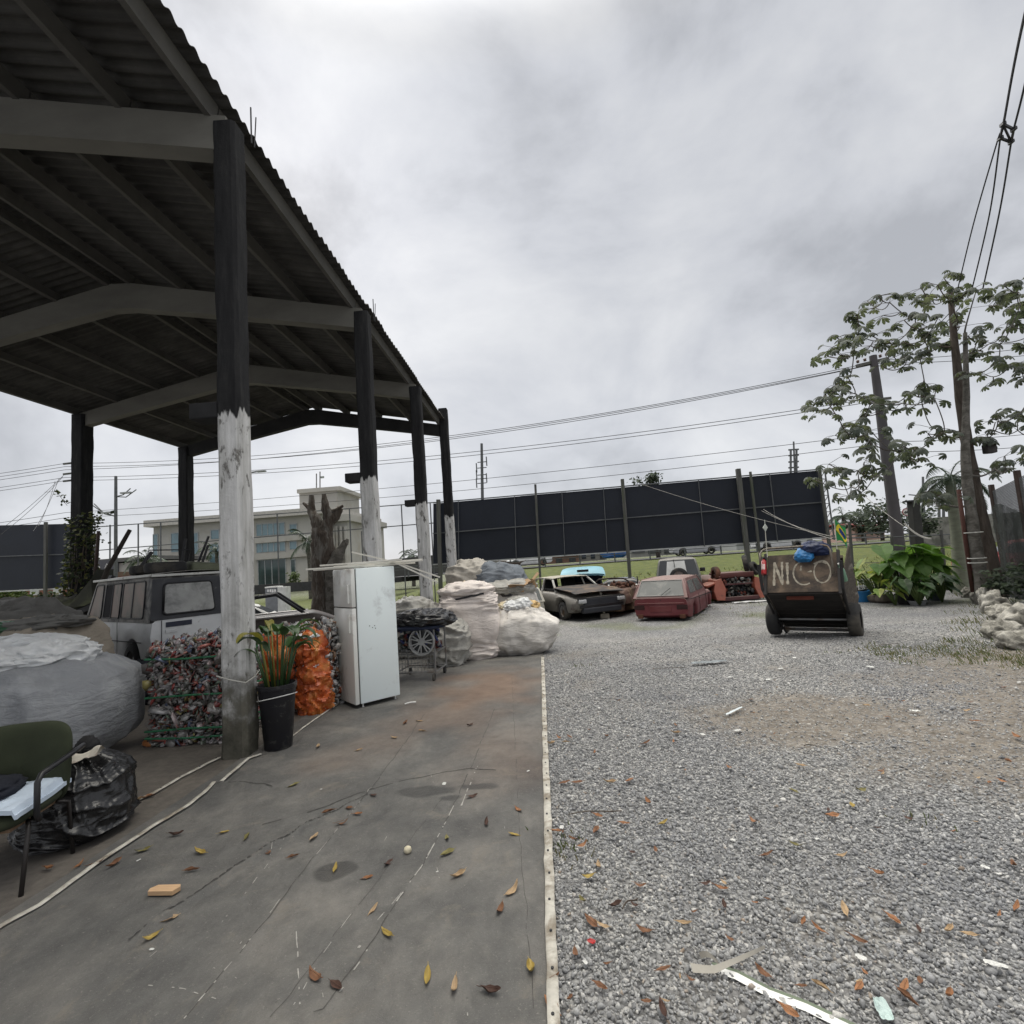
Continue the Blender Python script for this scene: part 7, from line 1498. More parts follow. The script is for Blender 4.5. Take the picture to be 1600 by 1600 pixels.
p = D(1416, 800, 30); o = thing('road_sign', 'round white speed limit sign with red rim behind the yard fence', 'road sign', (p.x, 30, gnd(p.x, 30)))
mb = MB(); mb.lathe([(0, 0), (.19, 0), (.19, .01), (0, .01)], 24, p, 'Y'); part('plate', mb, M('sign_white', (.6, .58, .57), rough=.5), o); mb = MB(); mb.lathe([(.17, -.006), (.22, -.006), (.22, .02), (.17, .02)], 24, p, 'Y', cap=False); part('rim', mb, M('sign_red', (.20, .04, .05), rough=.5), o); mb = MB(); mb.tube([p + Vector((0, .04, .2)), Vector((p.x, 30.04, gnd(p.x, 30)))], .03, 6); part('post', mb, GALV, o)
for nm, ln, dx in (('digit', [[(.8, 1), (.1, .5), (.1, .1), (.5, 0), (.9, .1), (.9, .4), (.5, .5), (.1, .4)]], -.12), ('digit', [[(.1, .1), (.1, .9), (.5, 1), (.9, .9), (.9, .1), (.5, 0), (.1, .1)]], .015)): stroke_letter(nm, ln, p + Vector((dx, -.02, -.07)), .12, DARKMETAL, o, .2)
# wire fence across the back of the yard at the right
wf = thing('wire_fence', 'low wire fence with rough posts behind the elephant ear plants', 'fence', D(1400, 920, 18.2))
for x, yt, yb in ((1327, 815, 925), (1346, 905, 925), (1393, 838, 915), (1470, 828, 905), (1508, 825, 905)):
    a, c = D(x + 8, yb, 18.2), D(x, yt, 18.2); mb = MB(); mb.tube([Vector((a.x, a.y, -.5)), a, c], .05, 7, jit=.15, seed=x); part('post', mb, POSTW, wf)
for y0, y1, r in ((841, 832, .022), (856, 846, .010), (880, 872, .010)):
    mb = MB(); mb.tube(catenary(D(1300, y0, 18.2), D(1525, y1, 18.2), .04, 12), r, 5); part('wire', mb, GALV, wf)
# ================================================================== TREES AND PLANTS
CECR = M_island('cecropia_leaf', [(.08, .094, .078), (.095, .11, .09), (.068, .082, .07), (.115, .128, .105), (.085, .098, .082), (.075, .088, .075)], rough=.5, spec=.4, var=.3, backlit=.4)
def lobed_leaf(mb, c, rad, nrm, rr, droop=.55):
    """umbrella leaf: nine drooping lobes round the end of the stalk"""
    n_ = Vector(nrm).normalized(); a = n_.orthogonal().normalized(); b_ = n_.cross(a); vs_ = [Vector(c)]; fs_ = []; L_ = 9; ph = rr.uniform(0, 6.28)
    for k in range(L_):
        th = ph + 2 * math.pi * k / L_ * .94; d = a * math.cos(th) + b_ * math.sin(th); s_ = a * math.cos(th + math.pi / 2) + b_ * math.sin(th + math.pi / 2); ln = rad * rr.uniform(.82, 1.08); w = ln * .205; o = len(vs_)
        for u, ww in ((.35, .55), (.70, 1.0), (.93, .7)):
            p = Vector(c) + d * ln * u * (1 - .18 * u) - n_ * ln * droop * u * u; vs_ += [p - s_ * w * ww - n_ * ln * .05 * ww, p + n_ * 0.0, p + s_ * w * ww - n_ * ln * .05 * ww]
        tip = Vector(c) + d * ln * .84 - n_ * ln * droop * 1.12; vs_.append(tip)
        fs_ += [(0, o, o + 1), (0, o + 1, o + 2), (o, o + 3, o + 4, o + 1), (o + 1, o + 4, o + 5, o + 2), (o + 3, o + 6, o + 7, o + 4), (o + 4, o + 7, o + 8, o + 5), (o + 6, o + 9, o + 7), (o + 7, o + 9, o + 8)]
    mb.add(vs_, fs_)
CL = [(690,250),(760,290),(620,280),(560,370),(640,330),(720,370),(430,510),(560,490),(650,500),(400,570),(540,560),(640,560),(380,630),(470,620),(960,200),(1060,180),(1100,140),(1170,210),(1030,270),(920,270),(1120,260),(1230,240),(1300,220),(1380,200),(1470,180),(1550,170),(1560,230),(1440,260),(1380,310),(1500,320),(1580,300),(1550,400),(1500,420),(920,380),(1060,390),(850,400),(1180,390),(1000,440),(950,470),(1200,440),(1320,490),(1080,480),(1060,560),(990,530),(1450,550),(1380,550),(1250,500),(1000,600),(930,610),(850,540),(740,550),(850,640),(780,620),(720,690),(860,680),(950,640),(1240,610),(1350,620),(1430,660),(1520,680),(1250,730),(1360,740),(1420,780),(1590,730),(440,800),(500,760),(350,880),(420,850),(540,860),(600,880),(660,830),(280,930),(250,960),(400,930),(340,970),(450,950),(640,920),(680,940),(980,800),(1050,820),(920,820),(850,890),(930,880),(960,910),(840,920),(1040,890),(570,1020),(620,1000),(640,1090),(600,1120),(640,1150),(670,1180),(620,1210),(460,1060),(420,1120),(400,1150),(510,1110),(1050,1080),(1000,1110),(1090,1110),(1180,1120),(1440,1010),(1520,1020),(1560,1090),(1420,1040),(1370,1110),(1360,1140),(1560,970),(850,1190),(830,1220),(920,1200),(890,1250),(940,1280),(380,1300),(440,1350),(320,1310),(300,1400),(600,1290),(640,1290),(560,1340),(690,1330),(590,1380),(660,1380),(520,1440),(560,1460),(610,1490),(500,1500),(1480,1250),(1420,1330),(1500,1330),(1540,1300),(1020,1470),(1090,1490),(1040,1530),(1650,350),(1700,420),(1680,560),(1720,300),(1640,500),(1660,640),(1700,760),(1650,860),(1720,920),(1660,1000),(1690,1100)]
rr = random.Random(11)
BRCH = M('branch_bark', (.11, .10, .09), var=.3, rough=.9)
def tree_build(name, label, trunk_px, Y, sel, trunk_r, leaf_n, bark, extra=None, moss=False):
    base = D(*trunk_px[-1], Y); base.z = gz(base.x, Y); tr_ = thing(name, label, 'tree', base)
    T = [D(x, y, Y + .15 * math.sin(y * .01)) for x, y in trunk_px]; T[-1].z = base.z - .2
    mb = MB(); dense = []
    for a, b_ in zip(T[:-1], T[1:]): dense += [a.lerp(b_, i / 6) for i in range(6)]
    dense.append(T[-1]); k = len(dense); rad = [trunk_r * (.28 + .72 * (i / (k - 1)) ** .8) * (1 + .35 * smooth01((i / (k - 1) - .9) * 10)) for i in range(k)]
    mb.tube(dense, rad, 14, jit=.12, seed=Y); part('trunk', mb, bark, tr_, smooth=True, sharp=60)
    nodes = [(p, rad[i]) for i, p in enumerate(dense) if i < k * .74]
    tips = []
    for q in sel:
        x, y = 1200 + q[0] / 4, 400 + q[1] / 4; tips.append(D(x, y, Y + rr.uniform(-1.3, 1.3) * (1.2 if x < 1420 else .9)))
    axis = lambda p: min((p - d).length for d in dense)
    tips.sort(key=axis); mbs = []; lf = MB()
    for tpt in tips:
        best, cost = None, 1e9
        for (p, r) in nodes:
            d = (tpt - p).length; c = d + (.5 if r > .05 else 0) + max(0, p.z - tpt.z) * .7
            if c < cost: best, cost = (p, r), c
        p, r = best; d = tpt - p; L_ = d.length; r0 = min(r * .62, .026 + .018 * L_); sagv = Vector((rr.uniform(-.1, .1), rr.uniform(-.1, .1), -.16 - .10 * rr.random())) * L_
        pth = [p.lerp(tpt, u) + sagv * 4 * u * (1 - u) * (1 - .3 * u) for u in np.linspace(0, 1, 9)]
        mbr = MB(); mbr.tube(pth, [r0 + (.013 - r0) * u if r0 > .013 else .013 for u in np.linspace(0, 1, 9)], 6, jit=.1); mbs.append((L_, mbr))
        for i in (3, 5, 7, 8): nodes.append((pth[i], max(.014, r0 * (1 - i / 10))))
        for _ in range(leaf_n + rr.choice((-1, 0, 0, 1))):
            o_ = Vector((rr.gauss(0, .24), rr.gauss(0, .24), rr.uniform(-.15, .17))); c = tpt + o_; st = MB(); lf_n = Vector((o_.x * 1.6, o_.y * 1.6, .8 + rr.uniform(-.2, .3)))
            lobed_leaf(lf, c, rr.uniform(.14, .235), lf_n, rr, rr.uniform(.35, .8)); mbs[-1][1].tube([tpt, tpt.lerp(c, .6) + Vector((0, 0, .03)), c], .006, 4, cap=False)
    mbs.sort(key=lambda q: -q[0])
    for i, (L_, m_) in enumerate(mbs[:40]): part('branch', m_, BRCH, tr_, smooth=True)
    if len(mbs) > 40:
        mm = MB()
        for L_, m_ in mbs[40:]: mm.add(m_.v, m_.f)
        o_ = part('twigs', mm, bark, tr_, smooth=True); o_['kind'] = 'stuff'
    part('crown', lf, CECR, tr_)
    return tr_
BARKG = M('pale_bark', (.15, .14, .125), var=.4, scale=4, stretch=(2, 2, 3), rough=.95, bump=.5, bscale=10, bdist=.03, dirt=(.07, .065, .055), dirt_amt=.5)
BARKD = M('dark_bark', (.075, .06, .05), var=.45, scale=5, stretch=(3, 3, .8), rough=.95, bump=.6, bscale=12, bdist=.03, dirt=(.12, .10, .08), dirt_amt=.3)
selA = [q for i, q in enumerate(CL) if q[0] < 1235 and q[1] < 1560 and not (q[1] > 820 and q[0] < 720 and i % 5 == 0)]; selB = [q for q in CL if q[0] >= 1235]
tree_build('cecropia_tree', 'tall spreading tree with dark trunk and umbrella leaves beside the utility pole', [(1484, 455), (1492, 540), (1500, 620), (1512, 700), (1530, 800), (1546, 870), (1556, 932)], 14.6, selA, .20, 4, BARKD)
tree_build('cecropia_tree', 'tree with paler straight trunk and umbrella leaves right against the darker one', [(1508, 520), (1510, 620), (1508, 700), (1512, 760), (1522, 840), (1536, 922)], 14.2, selB, .16, 4, BARKG)
# white bands on the pale trunk and a rusty stake beside it
for y, lb in ((832, 'pale wire band around the pale tree trunk, uppermost of three'), (872, 'pale wire band around the pale tree trunk below the fence rail'), (879, 'pale wire band around the pale tree trunk, lowest of three')):
    mb = MB(); c = D(1521 + (y - 832) * .13, y, 14.2); mb.tube([c + Vector((.19 * math.cos(a), .19 * math.sin(a), .0)) for a in np.linspace(0, 6.283, 20)], .014, 5); solo('wire_band', mb, M('pale_band', (.5, .5, .46), rough=.6), lb, 'wire')
mb = MB(); mb.tube([D(1498, 765, 14.4), D(1508, 840, 14.4), D(1520, 925, 14.4)], .05, 8); solo('rusty_stake', mb, M('rusty_red_stake', (.075, .032, .025), var=.4, rough=.9), 'rusty red iron stake leaning against the pale tree trunk', 'stake', smooth=True)
mb = MB(); mb.box(D(1546, 701, 14.4), (.26, .2, .26), bev=.03); solo('bird_box', mb, M('dark_pot', (.05, .045, .045), rough=.8), 'small dark pot wedged in the fork of the pale tree', 'pot', smooth=True, sharp=40)

def palm(name, label, px_c, px_b, Y, fl, nf, trunk_r, bark=BARKG, droop=.9, col_=None):
    c, b_ = D(*px_c, Y), D(*px_b, Y); b_.z = gnd(b_.x, Y); t_ = thing(name, label, 'palm tree', b_); mb = MB(); mb.tube([b_ - Vector((0, 0, .3)), b_.lerp(c, .5) + Vector((.05, 0, 0)), c], [trunk_r * 1.25, trunk_r, trunk_r * .8], 10, jit=.06); part('trunk', mb, bark, t_, smooth=True, sharp=50)
    q = random.Random(int(px_c[0])); lf = MB()
    for i in range(nf):
        az = 2 * math.pi * i / nf + q.uniform(-.3, .3); el = q.uniform(-.1, 1.2); d = Vector((math.cos(az) * math.cos(el), math.sin(az) * math.cos(el), math.sin(el))); p = c.copy(); L_ = fl * q.uniform(.8, 1.1); n = 12; side = Vector((-math.sin(az), math.cos(az), 0)); pts_ = [p.copy()]
        for k in range(n): d = (d + Vector((0, 0, -droop * (.10 + .16 * k / n)))).normalized(); p = p + d * L_ / n; pts_.append(p.copy())
        lf.tube(pts_, [.012 * fl] * n + [.003], 4, cap=False)
        for k in range(1, n + 1):
            for h in range(3):
                u = k - h / 3; a = pts_[int(u)].lerp(pts_[min(n, int(u) + 1)], u - int(u)); w = L_ * .26 * math.sin(math.pi * (.12 + .82 * k / n)) + .02
                for sg in (-1, 1):
                    tip = a + side * sg * w * .8 + (pts_[min(n, k)] - pts_[k - 1]).normalized() * w * .45 - Vector((0, 0, w * q.uniform(.25, .7))); dl = (tip - a); wd = dl.cross(Vector((0, 0, 1))).normalized() * L_ * .013
                    lf.add([a - wd, a + wd, tip], [(0, 1, 2)])
    part('crown', lf, col_ or PALMG, t_); return t_
PALMG = M_island('palm_leaf', [(.028, .050, .028), (.036, .062, .034), (.022, .042, .025)], rough=.5, var=.2, backlit=.2)
palm('palm_tree', 'palm with thick pale trunk and drooping fronds just left of the big trees', (1484, 748), (1496, 890), 17.0, 1.35, 16, .17, M('palm_trunk', (.18, .19, .14), var=.3, scale=3, stretch=(1, 1, 4), rough=.8), 1.25)
palm('palm_tree', 'dark green palm in front of the office building left of the cut tree', (481, 848), (486, 915), 46, 2.6, 16, .2)
palm('palm_tree', 'small distant palm between the second and third pillars', (645, 868), (646, 905), 60, 2.4, 14, .2)
palm('palm_tree', 'distant palm silhouette just right of the green flag', (1317, 806), (1320, 842), 70, 2.9, 15, .25)
palm('palm_tree', 'palm showing behind the tyres on the van roof', (229, 872), (232, 935), 48, 2.5, 15, .2)
palm('palm_tree', 'palm in front of the left wing of the office building behind the pillar', (338, 862), (340, 925), 56, 2.6, 15, .2)
def bushy(name, label, cat, c, size, n, leaf, mat_, trunk=None, seed=1, base=None):
    q = random.Random(seed); c = Vector(c); b_ = Vector(base) if base else Vector((c.x, c.y, gnd(c.x, c.y))); t_ = thing(name, label, cat, b_)
    lf = MB(); cl = [Vector((q.gauss(0, .42), q.gauss(0, .42), q.uniform(-.8, .8))) for _ in range(max(6, n // 40))]
    for i in range(n):
        k = q.choice(cl); d = k + Vector((q.gauss(0, .22), q.gauss(0, .22), q.gauss(0, .2))); p = c + Vector((d.x * size[0] / 2, d.y * size[1] / 2, d.z * size[2] / 2))
        a = Vector((q.gauss(0, 1), q.gauss(0, 1), q.gauss(0, .6))).normalized(); s_ = a.orthogonal().normalized(); L_ = leaf * q.uniform(.6, 1.3); lf.add([p, p + a * L_ * .5 + s_ * L_ * .28, p + a * L_ - Vector((0, 0, L_ * .2)), p + a * L_ * .5 - s_ * L_ * .28], [(0, 1, 2, 3)])
    if trunk:
        mb = MB(); mb.tube([b_ - Vector((0, 0, .2)), b_.lerp(c, .6), c], [trunk, trunk * .8, trunk * .5], 8, jit=.1)
        for k in range(6):
            a = c + Vector((cl[k].x * size[0] / 2, cl[k].y * size[1] / 2, cl[k].z * size[2] / 2)); mb.tube([b_.lerp(c, .6), b_.lerp(a, .8), a], [trunk * .5, trunk * .3, trunk * .15], 6)
        part('trunk', mb, BARK, t_, smooth=True)
    part('crown', lf, mat_, t_); return t_
DGREEN = M_island('dark_foliage', [(.022, .036, .018), (.030, .048, .022), (.018, .03, .018), (.038, .055, .026)], rough=.7, var=.2, backlit=.15)
MGREEN = M_island('mid_foliage', [(.05, .075, .025), (.065, .095, .03), (.04, .06, .022), (.08, .105, .035)], rough=.6, var=.2, backlit=.25)
bushy('leafy_tree', 'bushy green tree behind the utility pole and red roofed house', 'tree', D(1374, 806, 55), (4.6, 3.5, 3.4), 900, .5, DGREEN, .2, 5)
bushy('leafy_tree', 'small round tree on the horizon left of the utility pole', 'tree', D(1345, 815, 60), (3.6, 3, 2.2), 500, .45, DGREEN, .2, 8)
bushy('leafy_tree', 'tree top peeping over the billboard at its middle', 'tree', D(1017, 752, 46), (2.6, 2.4, 1.6), 500, .35, DGREEN, .2, 9)
bushy('shrub', 'shrubs growing beside the far concrete wall behind the dark post', 'shrub', D(1446, 815, 32), (1.6, 1.2, 1.6), 500, .25, DGREEN, None, 12)
bushy('shrub', 'green shrub in front of the far left brick house', 'shrub', D(12, 938, 40), (3.4, 2, 2.0), 600, .35, MGREEN, None, 13)
bushy('shrub', 'smaller dark shrub right of the brick house window', 'shrub', D(70, 940, 38), (2.0, 1.5, 1.3), 400, .3, DGREEN, None, 14)
bushy('shrub', 'small bright green shrub beside the office building entrance', 'shrub', D(457, 906, 66), (2.0, 1.5, 2.0), 250, .4, MGREEN, None, 15)
bushy('shrub', 'dark overgrown weeds against the black net at the right', 'shrub', D(1575, 905, 13.2), (.9, .9, .8), 500, .14, DGREEN, None, 16)
# vines over the left pillar and the wall of weeds at its foot
VINE = M_island('vine_leaf', [(.025, .035, .016), (.05, .06, .022), (.018, .026, .014), (.12, .12, .04), (.03, .045, .02)], rough=.6, var=.2, backlit=.2)
vi = thing('climbing_vine', 'dark creeper climbing the left rear pillar with a tuft near its middle', 'vine', (XL, 13.7, gz(0, 13.7))); q = random.Random(3); lf = MB()
for i in range(2600):
    z = q.random() ** 1.5 * 4.1 - .2; rad = .24 + .9 * (1 - min(1, (z + .3) / 3.2)) ** 1.4 * q.random() + .12 * q.random()
    if 3.0 < z < 3.9 and q.random() < .35: ctr = Vector((XL + .42 + q.gauss(0, .16), 13.5 + q.gauss(0, .15), z))
    else:
        a = q.uniform(0, 6.28); ctr = Vector((XL + rad * math.cos(a), 13.7 + rad * math.sin(a), z - .1))
    a = Vector((q.gauss(0, 1), q.gauss(0, 1), q.gauss(0, .7))).normalized(); s_ = a.orthogonal().normalized(); L_ = q.uniform(.06, .15); lf.add([ctr, ctr + a * L_ * .5 + s_ * L_ * .35, ctr + a * L_, ctr + a * L_ * .5 - s_ * L_ * .35], [(0, 1, 2, 3)])
part('leaves', lf, VINE, vi); mb = MB()
for k in range(9):
    a0 = q.uniform(0, 6.28); mb.tube([(XL + (.27 + .5 * (1 - u) ** 3) * math.cos(a0 + u * 2), 13.7 + (.27 + .5 * (1 - u) ** 3) * math.sin(a0 + u * 2), -.3 + u * q.uniform(2.5, 4.2)) for u in np.linspace(0, 1, 14)], .014, 5)
part('stem', mb, BARK, vi)
sp2 = thing('creeper_sprig', 'loose sprig of creeper leaves hanging from a cable left of the rear pillar', 'sprig', D(92, 770, 15)); lf = MB()
for i in range(26):
    u = i / 25; p = D(88 + 16 * u, 768 + 18 * u, 15) + Vector((q.gauss(0, .05), 0, q.gauss(0, .06))); a = Vector((q.gauss(0, 1), q.gauss(0, .5), q.gauss(0, 1))).normalized(); s_ = a.orthogonal().normalized(); lf.add([p, p + a * .05 + s_ * .03, p + a * .1, p + a * .05 - s_ * .03], [(0, 1, 2, 3)])
part('leaves', lf, VINE, sp2); mb = MB(); mb.tube([D(70, 769, 15), D(88, 768, 15), D(105, 790, 15)], .006, 4); part('stem', mb, BARK, sp2)

# pollarded trunk
pt_ = D(513, 975, 19.3); pt_.z = gz(0, 19.3); ct = thing('pollarded_tree', 'dead pollarded tree with stubby sawn limbs between the pillars', 'tree', pt_)
YT = 19.3
def limb(mb, pts_, rs_, seed):
    P_ = [D(x, y, YT + dy) for x, y, dy in pts_]; dense, rad = [], []
    for i in range(len(P_) - 1):
        for k in range(6): u = k / 6; dense.append(P_[i].lerp(P_[i + 1], u)); rad.append(rs_[i] + (rs_[i + 1] - rs_[i]) * u)
    dense.append(P_[-1]); rad.append(rs_[-1]); mb.tube(dense, rad, 16, jit=.22, seed=seed)
    return mb
mb = MB(); limb(mb, [(512, 985, 0), (508, 930, 0), (505, 880, 0), (504, 845, 0), (503, 825, 0)], [.62, .46, .44, .42, .36], 1); part('trunk', mb, BARK, ct, smooth=True, sharp=60)
mb = MB(); limb(mb, [(528, 985, -.3), (524, 930, -.25), (521, 890, -.2), (528, 868, -.1), (541, 845, 0)], [.40, .36, .33, .22, .10], 5); part('side_trunk', mb, BARKG, ct, smooth=True, sharp=60, label='paler side trunk on the right')
for pts_, rs_, sd_ in (([(500, 835, 0), (494, 812, 0), (487, 800, .1), (487, 774, .1)], [.30, .20, .15, .09], 7), ([(489, 805, .1), (482, 793, .1), (474, 786, .1)], [.11, .08, .05], 9), ([(508, 835, 0), (514, 812, 0), (509, 795, -.1), (506, 772, -.1)], [.30, .22, .16, .08], 11), ([(512, 818, 0), (524, 806, .1), (532, 793, .1)], [.22, .20, .12], 13), ([(515, 800, 0), (525, 797, 0), (536, 790, 0)], [.1, .07, .05], 14), ([(540, 850, 0), (543, 842, 0)], [.12, .05], 15)):
    mb = MB(); limb(mb, pts_, rs_, sd_); part('limb', mb, BARK, ct, smooth=True, sharp=60)

# elephant ears, pots and bowls at the back right
EAR = M_island('elephant_ear_leaf', [(.11, .22, .03), (.15, .28, .045), (.08, .17, .03), (.19, .31, .055), (.10, .19, .04)], rough=.45, spec=.4, var=.15, backlit=.35)
YEL = M_island('yellow_green_leaf', [(.22, .28, .055), (.16, .24, .05), (.27, .30, .085)], rough=.5, var=.2, backlit=.3)
DARKL = M_island('deep_green_leaf', [(.03, .07, .018), (.04, .09, .022), (.025, .055, .016)], rough=.4, spec=.5, var=.2, backlit=.2)
def heart_leaf(mb, c, L_, az, tilt, q):
    d = Vector((math.cos(az) * math.cos(tilt), math.sin(az) * math.cos(tilt), math.sin(tilt))); s_ = Vector((-math.sin(az), math.cos(az), 0)); n_ = d.cross(s_)
    if n_.z < 0: n_ = -n_
    out = [(-.32, .0), (-.42, .16), (-.36, .34), (-.10, .44), (.2, .40), (.5, .25), (.8, .08), (1.0, 0)]; mid = [(-.05, 0)] + [(u, 0) for u in (-.05, .05, .15, .3, .5, .8)] ; vs_, fs_ = [], []
    cen = [0, .0, .0, .08, .25, .5, .8, 1.0]
    for sg in (-1, 1):
        o = len(vs_); wv = q.uniform(0, 6)
        for (u, w), cu in zip(out, cen): vs_ += [Vector(c) + d * L_ * cu - n_ * L_ * .22 * cu * cu, Vector(c) + d * L_ * u + s_ * sg * w * L_ - n_ * L_ * (.22 * max(u, 0) ** 2 - .10 * w + .03 * math.sin(u * 9 + wv))]
        fs_ += [(o + 2 * i, o + 2 * i + 1, o + 2 * i + 3, o + 2 * i + 2) for i in range(len(out) - 1)]
    o = len(mb.v); mb.add(vs_, fs_)
def ear_plant(px, Y, label, leaves, mat_, spread=.5, hgt=1.3, L0=.5, group=None, n=None):
    b_ = D(px, 938, Y); b_.z = gz(b_.x, Y); t_ = thing('elephant_ear_plant', label, 'plant', b_); q = random.Random(int(px)); 
    for i in range(leaves):
        az = q.uniform(0, 6.28); r = spread * q.uniform(.3, 1); top = b_ + Vector((r * math.cos(az), r * math.sin(az) * .7, hgt * q.uniform(.45, 1))); mb = MB(); st = MB()
        heart_leaf(mb, top, L0 * q.uniform(.7, 1.15), az if q.random() < .6 else q.uniform(-2.4, -.8), q.uniform(-.9, .1), q); lf_ = part('leaf', mb, mat_, t_, smooth=False)
        st.tube([b_ + Vector((0, 0, .02)), b_.lerp(top, .5) + Vector((0, 0, .15)), top], [.022, .016, .010], 6); part('stalk', st, MGREEN_STALK, lf_, smooth=True)
    return t_
MGREEN_STALK = M('green_stalk', (.09, .13, .04), rough=.5)
ear_plant(1374, 16.2, 'yellowish elephant ear plant leftmost of the clump by the handcart', 26, YEL, .75, 1.25, .36)
ear_plant(1412, 15.8, 'large bright elephant ear plant in the middle of the potted clump', 22, EAR, .70, 1.65, .58)
ear_plant(1450, 15.7, 'tall elephant ear plant with broad leaves right of the bright middle one', 20, EAR, .65, 1.65, .60)
ear_plant(1436, 14.9, 'low dark green broad leaved plant in front of the elephant ears', 18, DARKL, .55, .75, .36)
ear_plant(1472, 15.2, 'low deep green plant at the right end of the potted clump', 16, DARKL, .55, .85, .34)
ear_plant(1398, 15.2, 'pale young leafy plant in front of the yellowish elephant ear', 12, YEL, .45, .7, .30)
def pot(px, py, r, h, m_, label, cat='pot', name='plant_pot'):
    p = G(px, py); o = thing(name, label, cat, p); mb = MB(); mb.lathe([(0, 0), (r * .75, 0), (r * .98, h * .9), (r * 1.06, h * .9), (r * 1.06, h), (r * .92, h), (r * .85, h * .75), (0, h * .75)], 20); part('bowl', mb, m_, o, smooth=True, world=False, sharp=40); mb = MB(); mb.lathe([(0, h * .78), (r * .86, h * .77)], 16, cap=False); part('soil', mb, M('pot_soil', (.04, .03, .022), rough=1), o, world=False); return o
pot(1416, 944, .24, .30, M('black_pot', (.012, .012, .013), rough=.5), 'black plastic plant pot in front of the elephant ears')
pot(1403, 943, .12, .22, M('grey_pot', (.28, .28, .27), rough=.7), 'small grey pot left of the black plant pot')
pot(1434, 945, .22, .12, M('pale_tray', (.35, .36, .37), rough=.6), 'shallow pale tray right of the black plant pot', 'tray', 'plant_tray')
pot(1462, 938, .22, .26, M('blue_grey_pot', (.07, .085, .11), rough=.6), 'blue grey pot under the deep green plant')
pot(1348, 940, .27, .34, M('bright_blue_tub', (.02, .16, .38), rough=.4), 'bright blue plastic tub on the ground right of the handcart', 'tub', 'plastic_tub')
mb = crumple_mb(G(1350, 938) + Vector((0, .05, .26)), (.5, .4, .2), 221, 30, .7); solo('black_film', mb, BLACKFILM, 'black plastic spilling out of the bright blue tub', 'film', smooth=True)
for i, (x, y, s_) in enumerate(((1372, 941, .24), (1384, 942, .26), (1394, 941, .22))):
    mb = sack_mb(G(x, y), (s_ * 1.7, s_ * 1.5, s_), .6, .6, i * 3 + 2, .02, 4, nu=28, nv=20); solo('kerb_stone', mb, M('mossy_stone', (.13, .11, .09), var=.3, scale=6, rough=.95, bump=.5), 'brown rough kerb stone edging the potted plants', 'stone', 'kerb stones by the plants', smooth=True)
ct2 = thing('plastic_crate', 'white lattice crate standing behind the yellowish elephant ear plant', 'crate', D(1362, 912, 16.8)); mb = MB(); o_ = Vector((0, 0, 0))
for k in range(6): mb.box((-.40 + .16 * k, 0, .0), (.03, .03, .34))
for k in range(4): mb.box((0, -.018, -.15 + .10 * k), (.86, .02, .03))
part('lattice', mb, WHITEPAINT, ct2, world=False)

# limestone boulders along the right edge
ROCK, t, b = _nodes('limestone'); v = coords(t)
cc = ramp(t, nz(t, v, 3.5, 9, .7, .5), [(.28, (.07, .065, .05)), (.42, (.22, .21, .18)), (.6, (.46, .44, .39)), (.8, (.60, .58, .53))])
cc = mixc(t, ramp(t, nz(t, v, 2.2, 6, .7), [(.60, (0, 0, 0)), (.68, (.8,) * 3)]), cc, (.10, .13, .05)); t.links.new(cc, b.inputs['Base Color']); b.inputs['Roughness'].default_value = .95; bumpn(t, b, nz(t, v, 7, 9, .7), 1.0, .06)
def boulder(px, py, sx, sy, sz, seed, label):
    sx, sy, sz = sx * .68, sy * .66, sz * .66; c = G(px, py) + Vector((0, sy * .35, -.05)); mb = MB(); bm = bmesh.new(); bmesh.ops.create_icosphere(bm, subdivisions=4, radius=1)
    for vtx in bm.verts:
        p = vtx.co; q_ = p * 1.0 + Vector((seed * 3.7, seed, 0)); k = 1 + .32 * noise.noise(q_ * 1.4) + .30 * (1 - 2 * abs(noise.noise(q_ * 1.7))) - .2 + .07 * noise.noise(q_ * 5.1) + .03 * noise.noise(q_ * 10) - .22 * max(0, noise.noise(q_ * 3.1 + Vector((5, 5, 5))))
        vtx.co = Vector((p.x * sx / 2, p.y * sy / 2, p.z * sz / 2)) * k + Vector((0, 0, sz * .42))
    mb.add([vv.co + c for vv in bm.verts], [[vv.index for vv in f.verts] for f in bm.faces]); bm.free(); return solo('boulder', mb, ROCK, label, 'boulder', 'pale boulders along the right edge', smooth=True)
for i, (x, y, sx, sy, sz, lb) in enumerate(((1506, 925, .7, .7, .55, 'small grey boulder at the foot of the pale tree trunk'), (1519, 934, .55, .6, .55, 'brown grey boulder just right of the smallest one by the trees'), (1534, 943, .5, .5, .70, 'upright white boulder before the dark tree trunk'), (1546, 950, .38, .4, .95, 'narrow tall white stone standing upright among the boulders'), (1566, 958, .75, .8, .85, 'large whitish boulder with a mossy top'), (1586, 972, .8, .8, .60, 'whitish boulder between the mossy one and the nearest one'), (1584, 1000, .75, .7, .55, 'pitted pale boulder low in front of the mossy one'), (1606, 1015, .7, .7, .50, 'yellowish boulder nearest the camera at the right edge'), (1612, 985, .8, .8, .75, 'pale boulder cut by the right edge above the yellowish one'), (1556, 930, .6, .6, .5, 'shaded boulder right behind the tall white stone'))): boulder(x, y, sx, sy, sz, i * 2.3 + 1, lb)
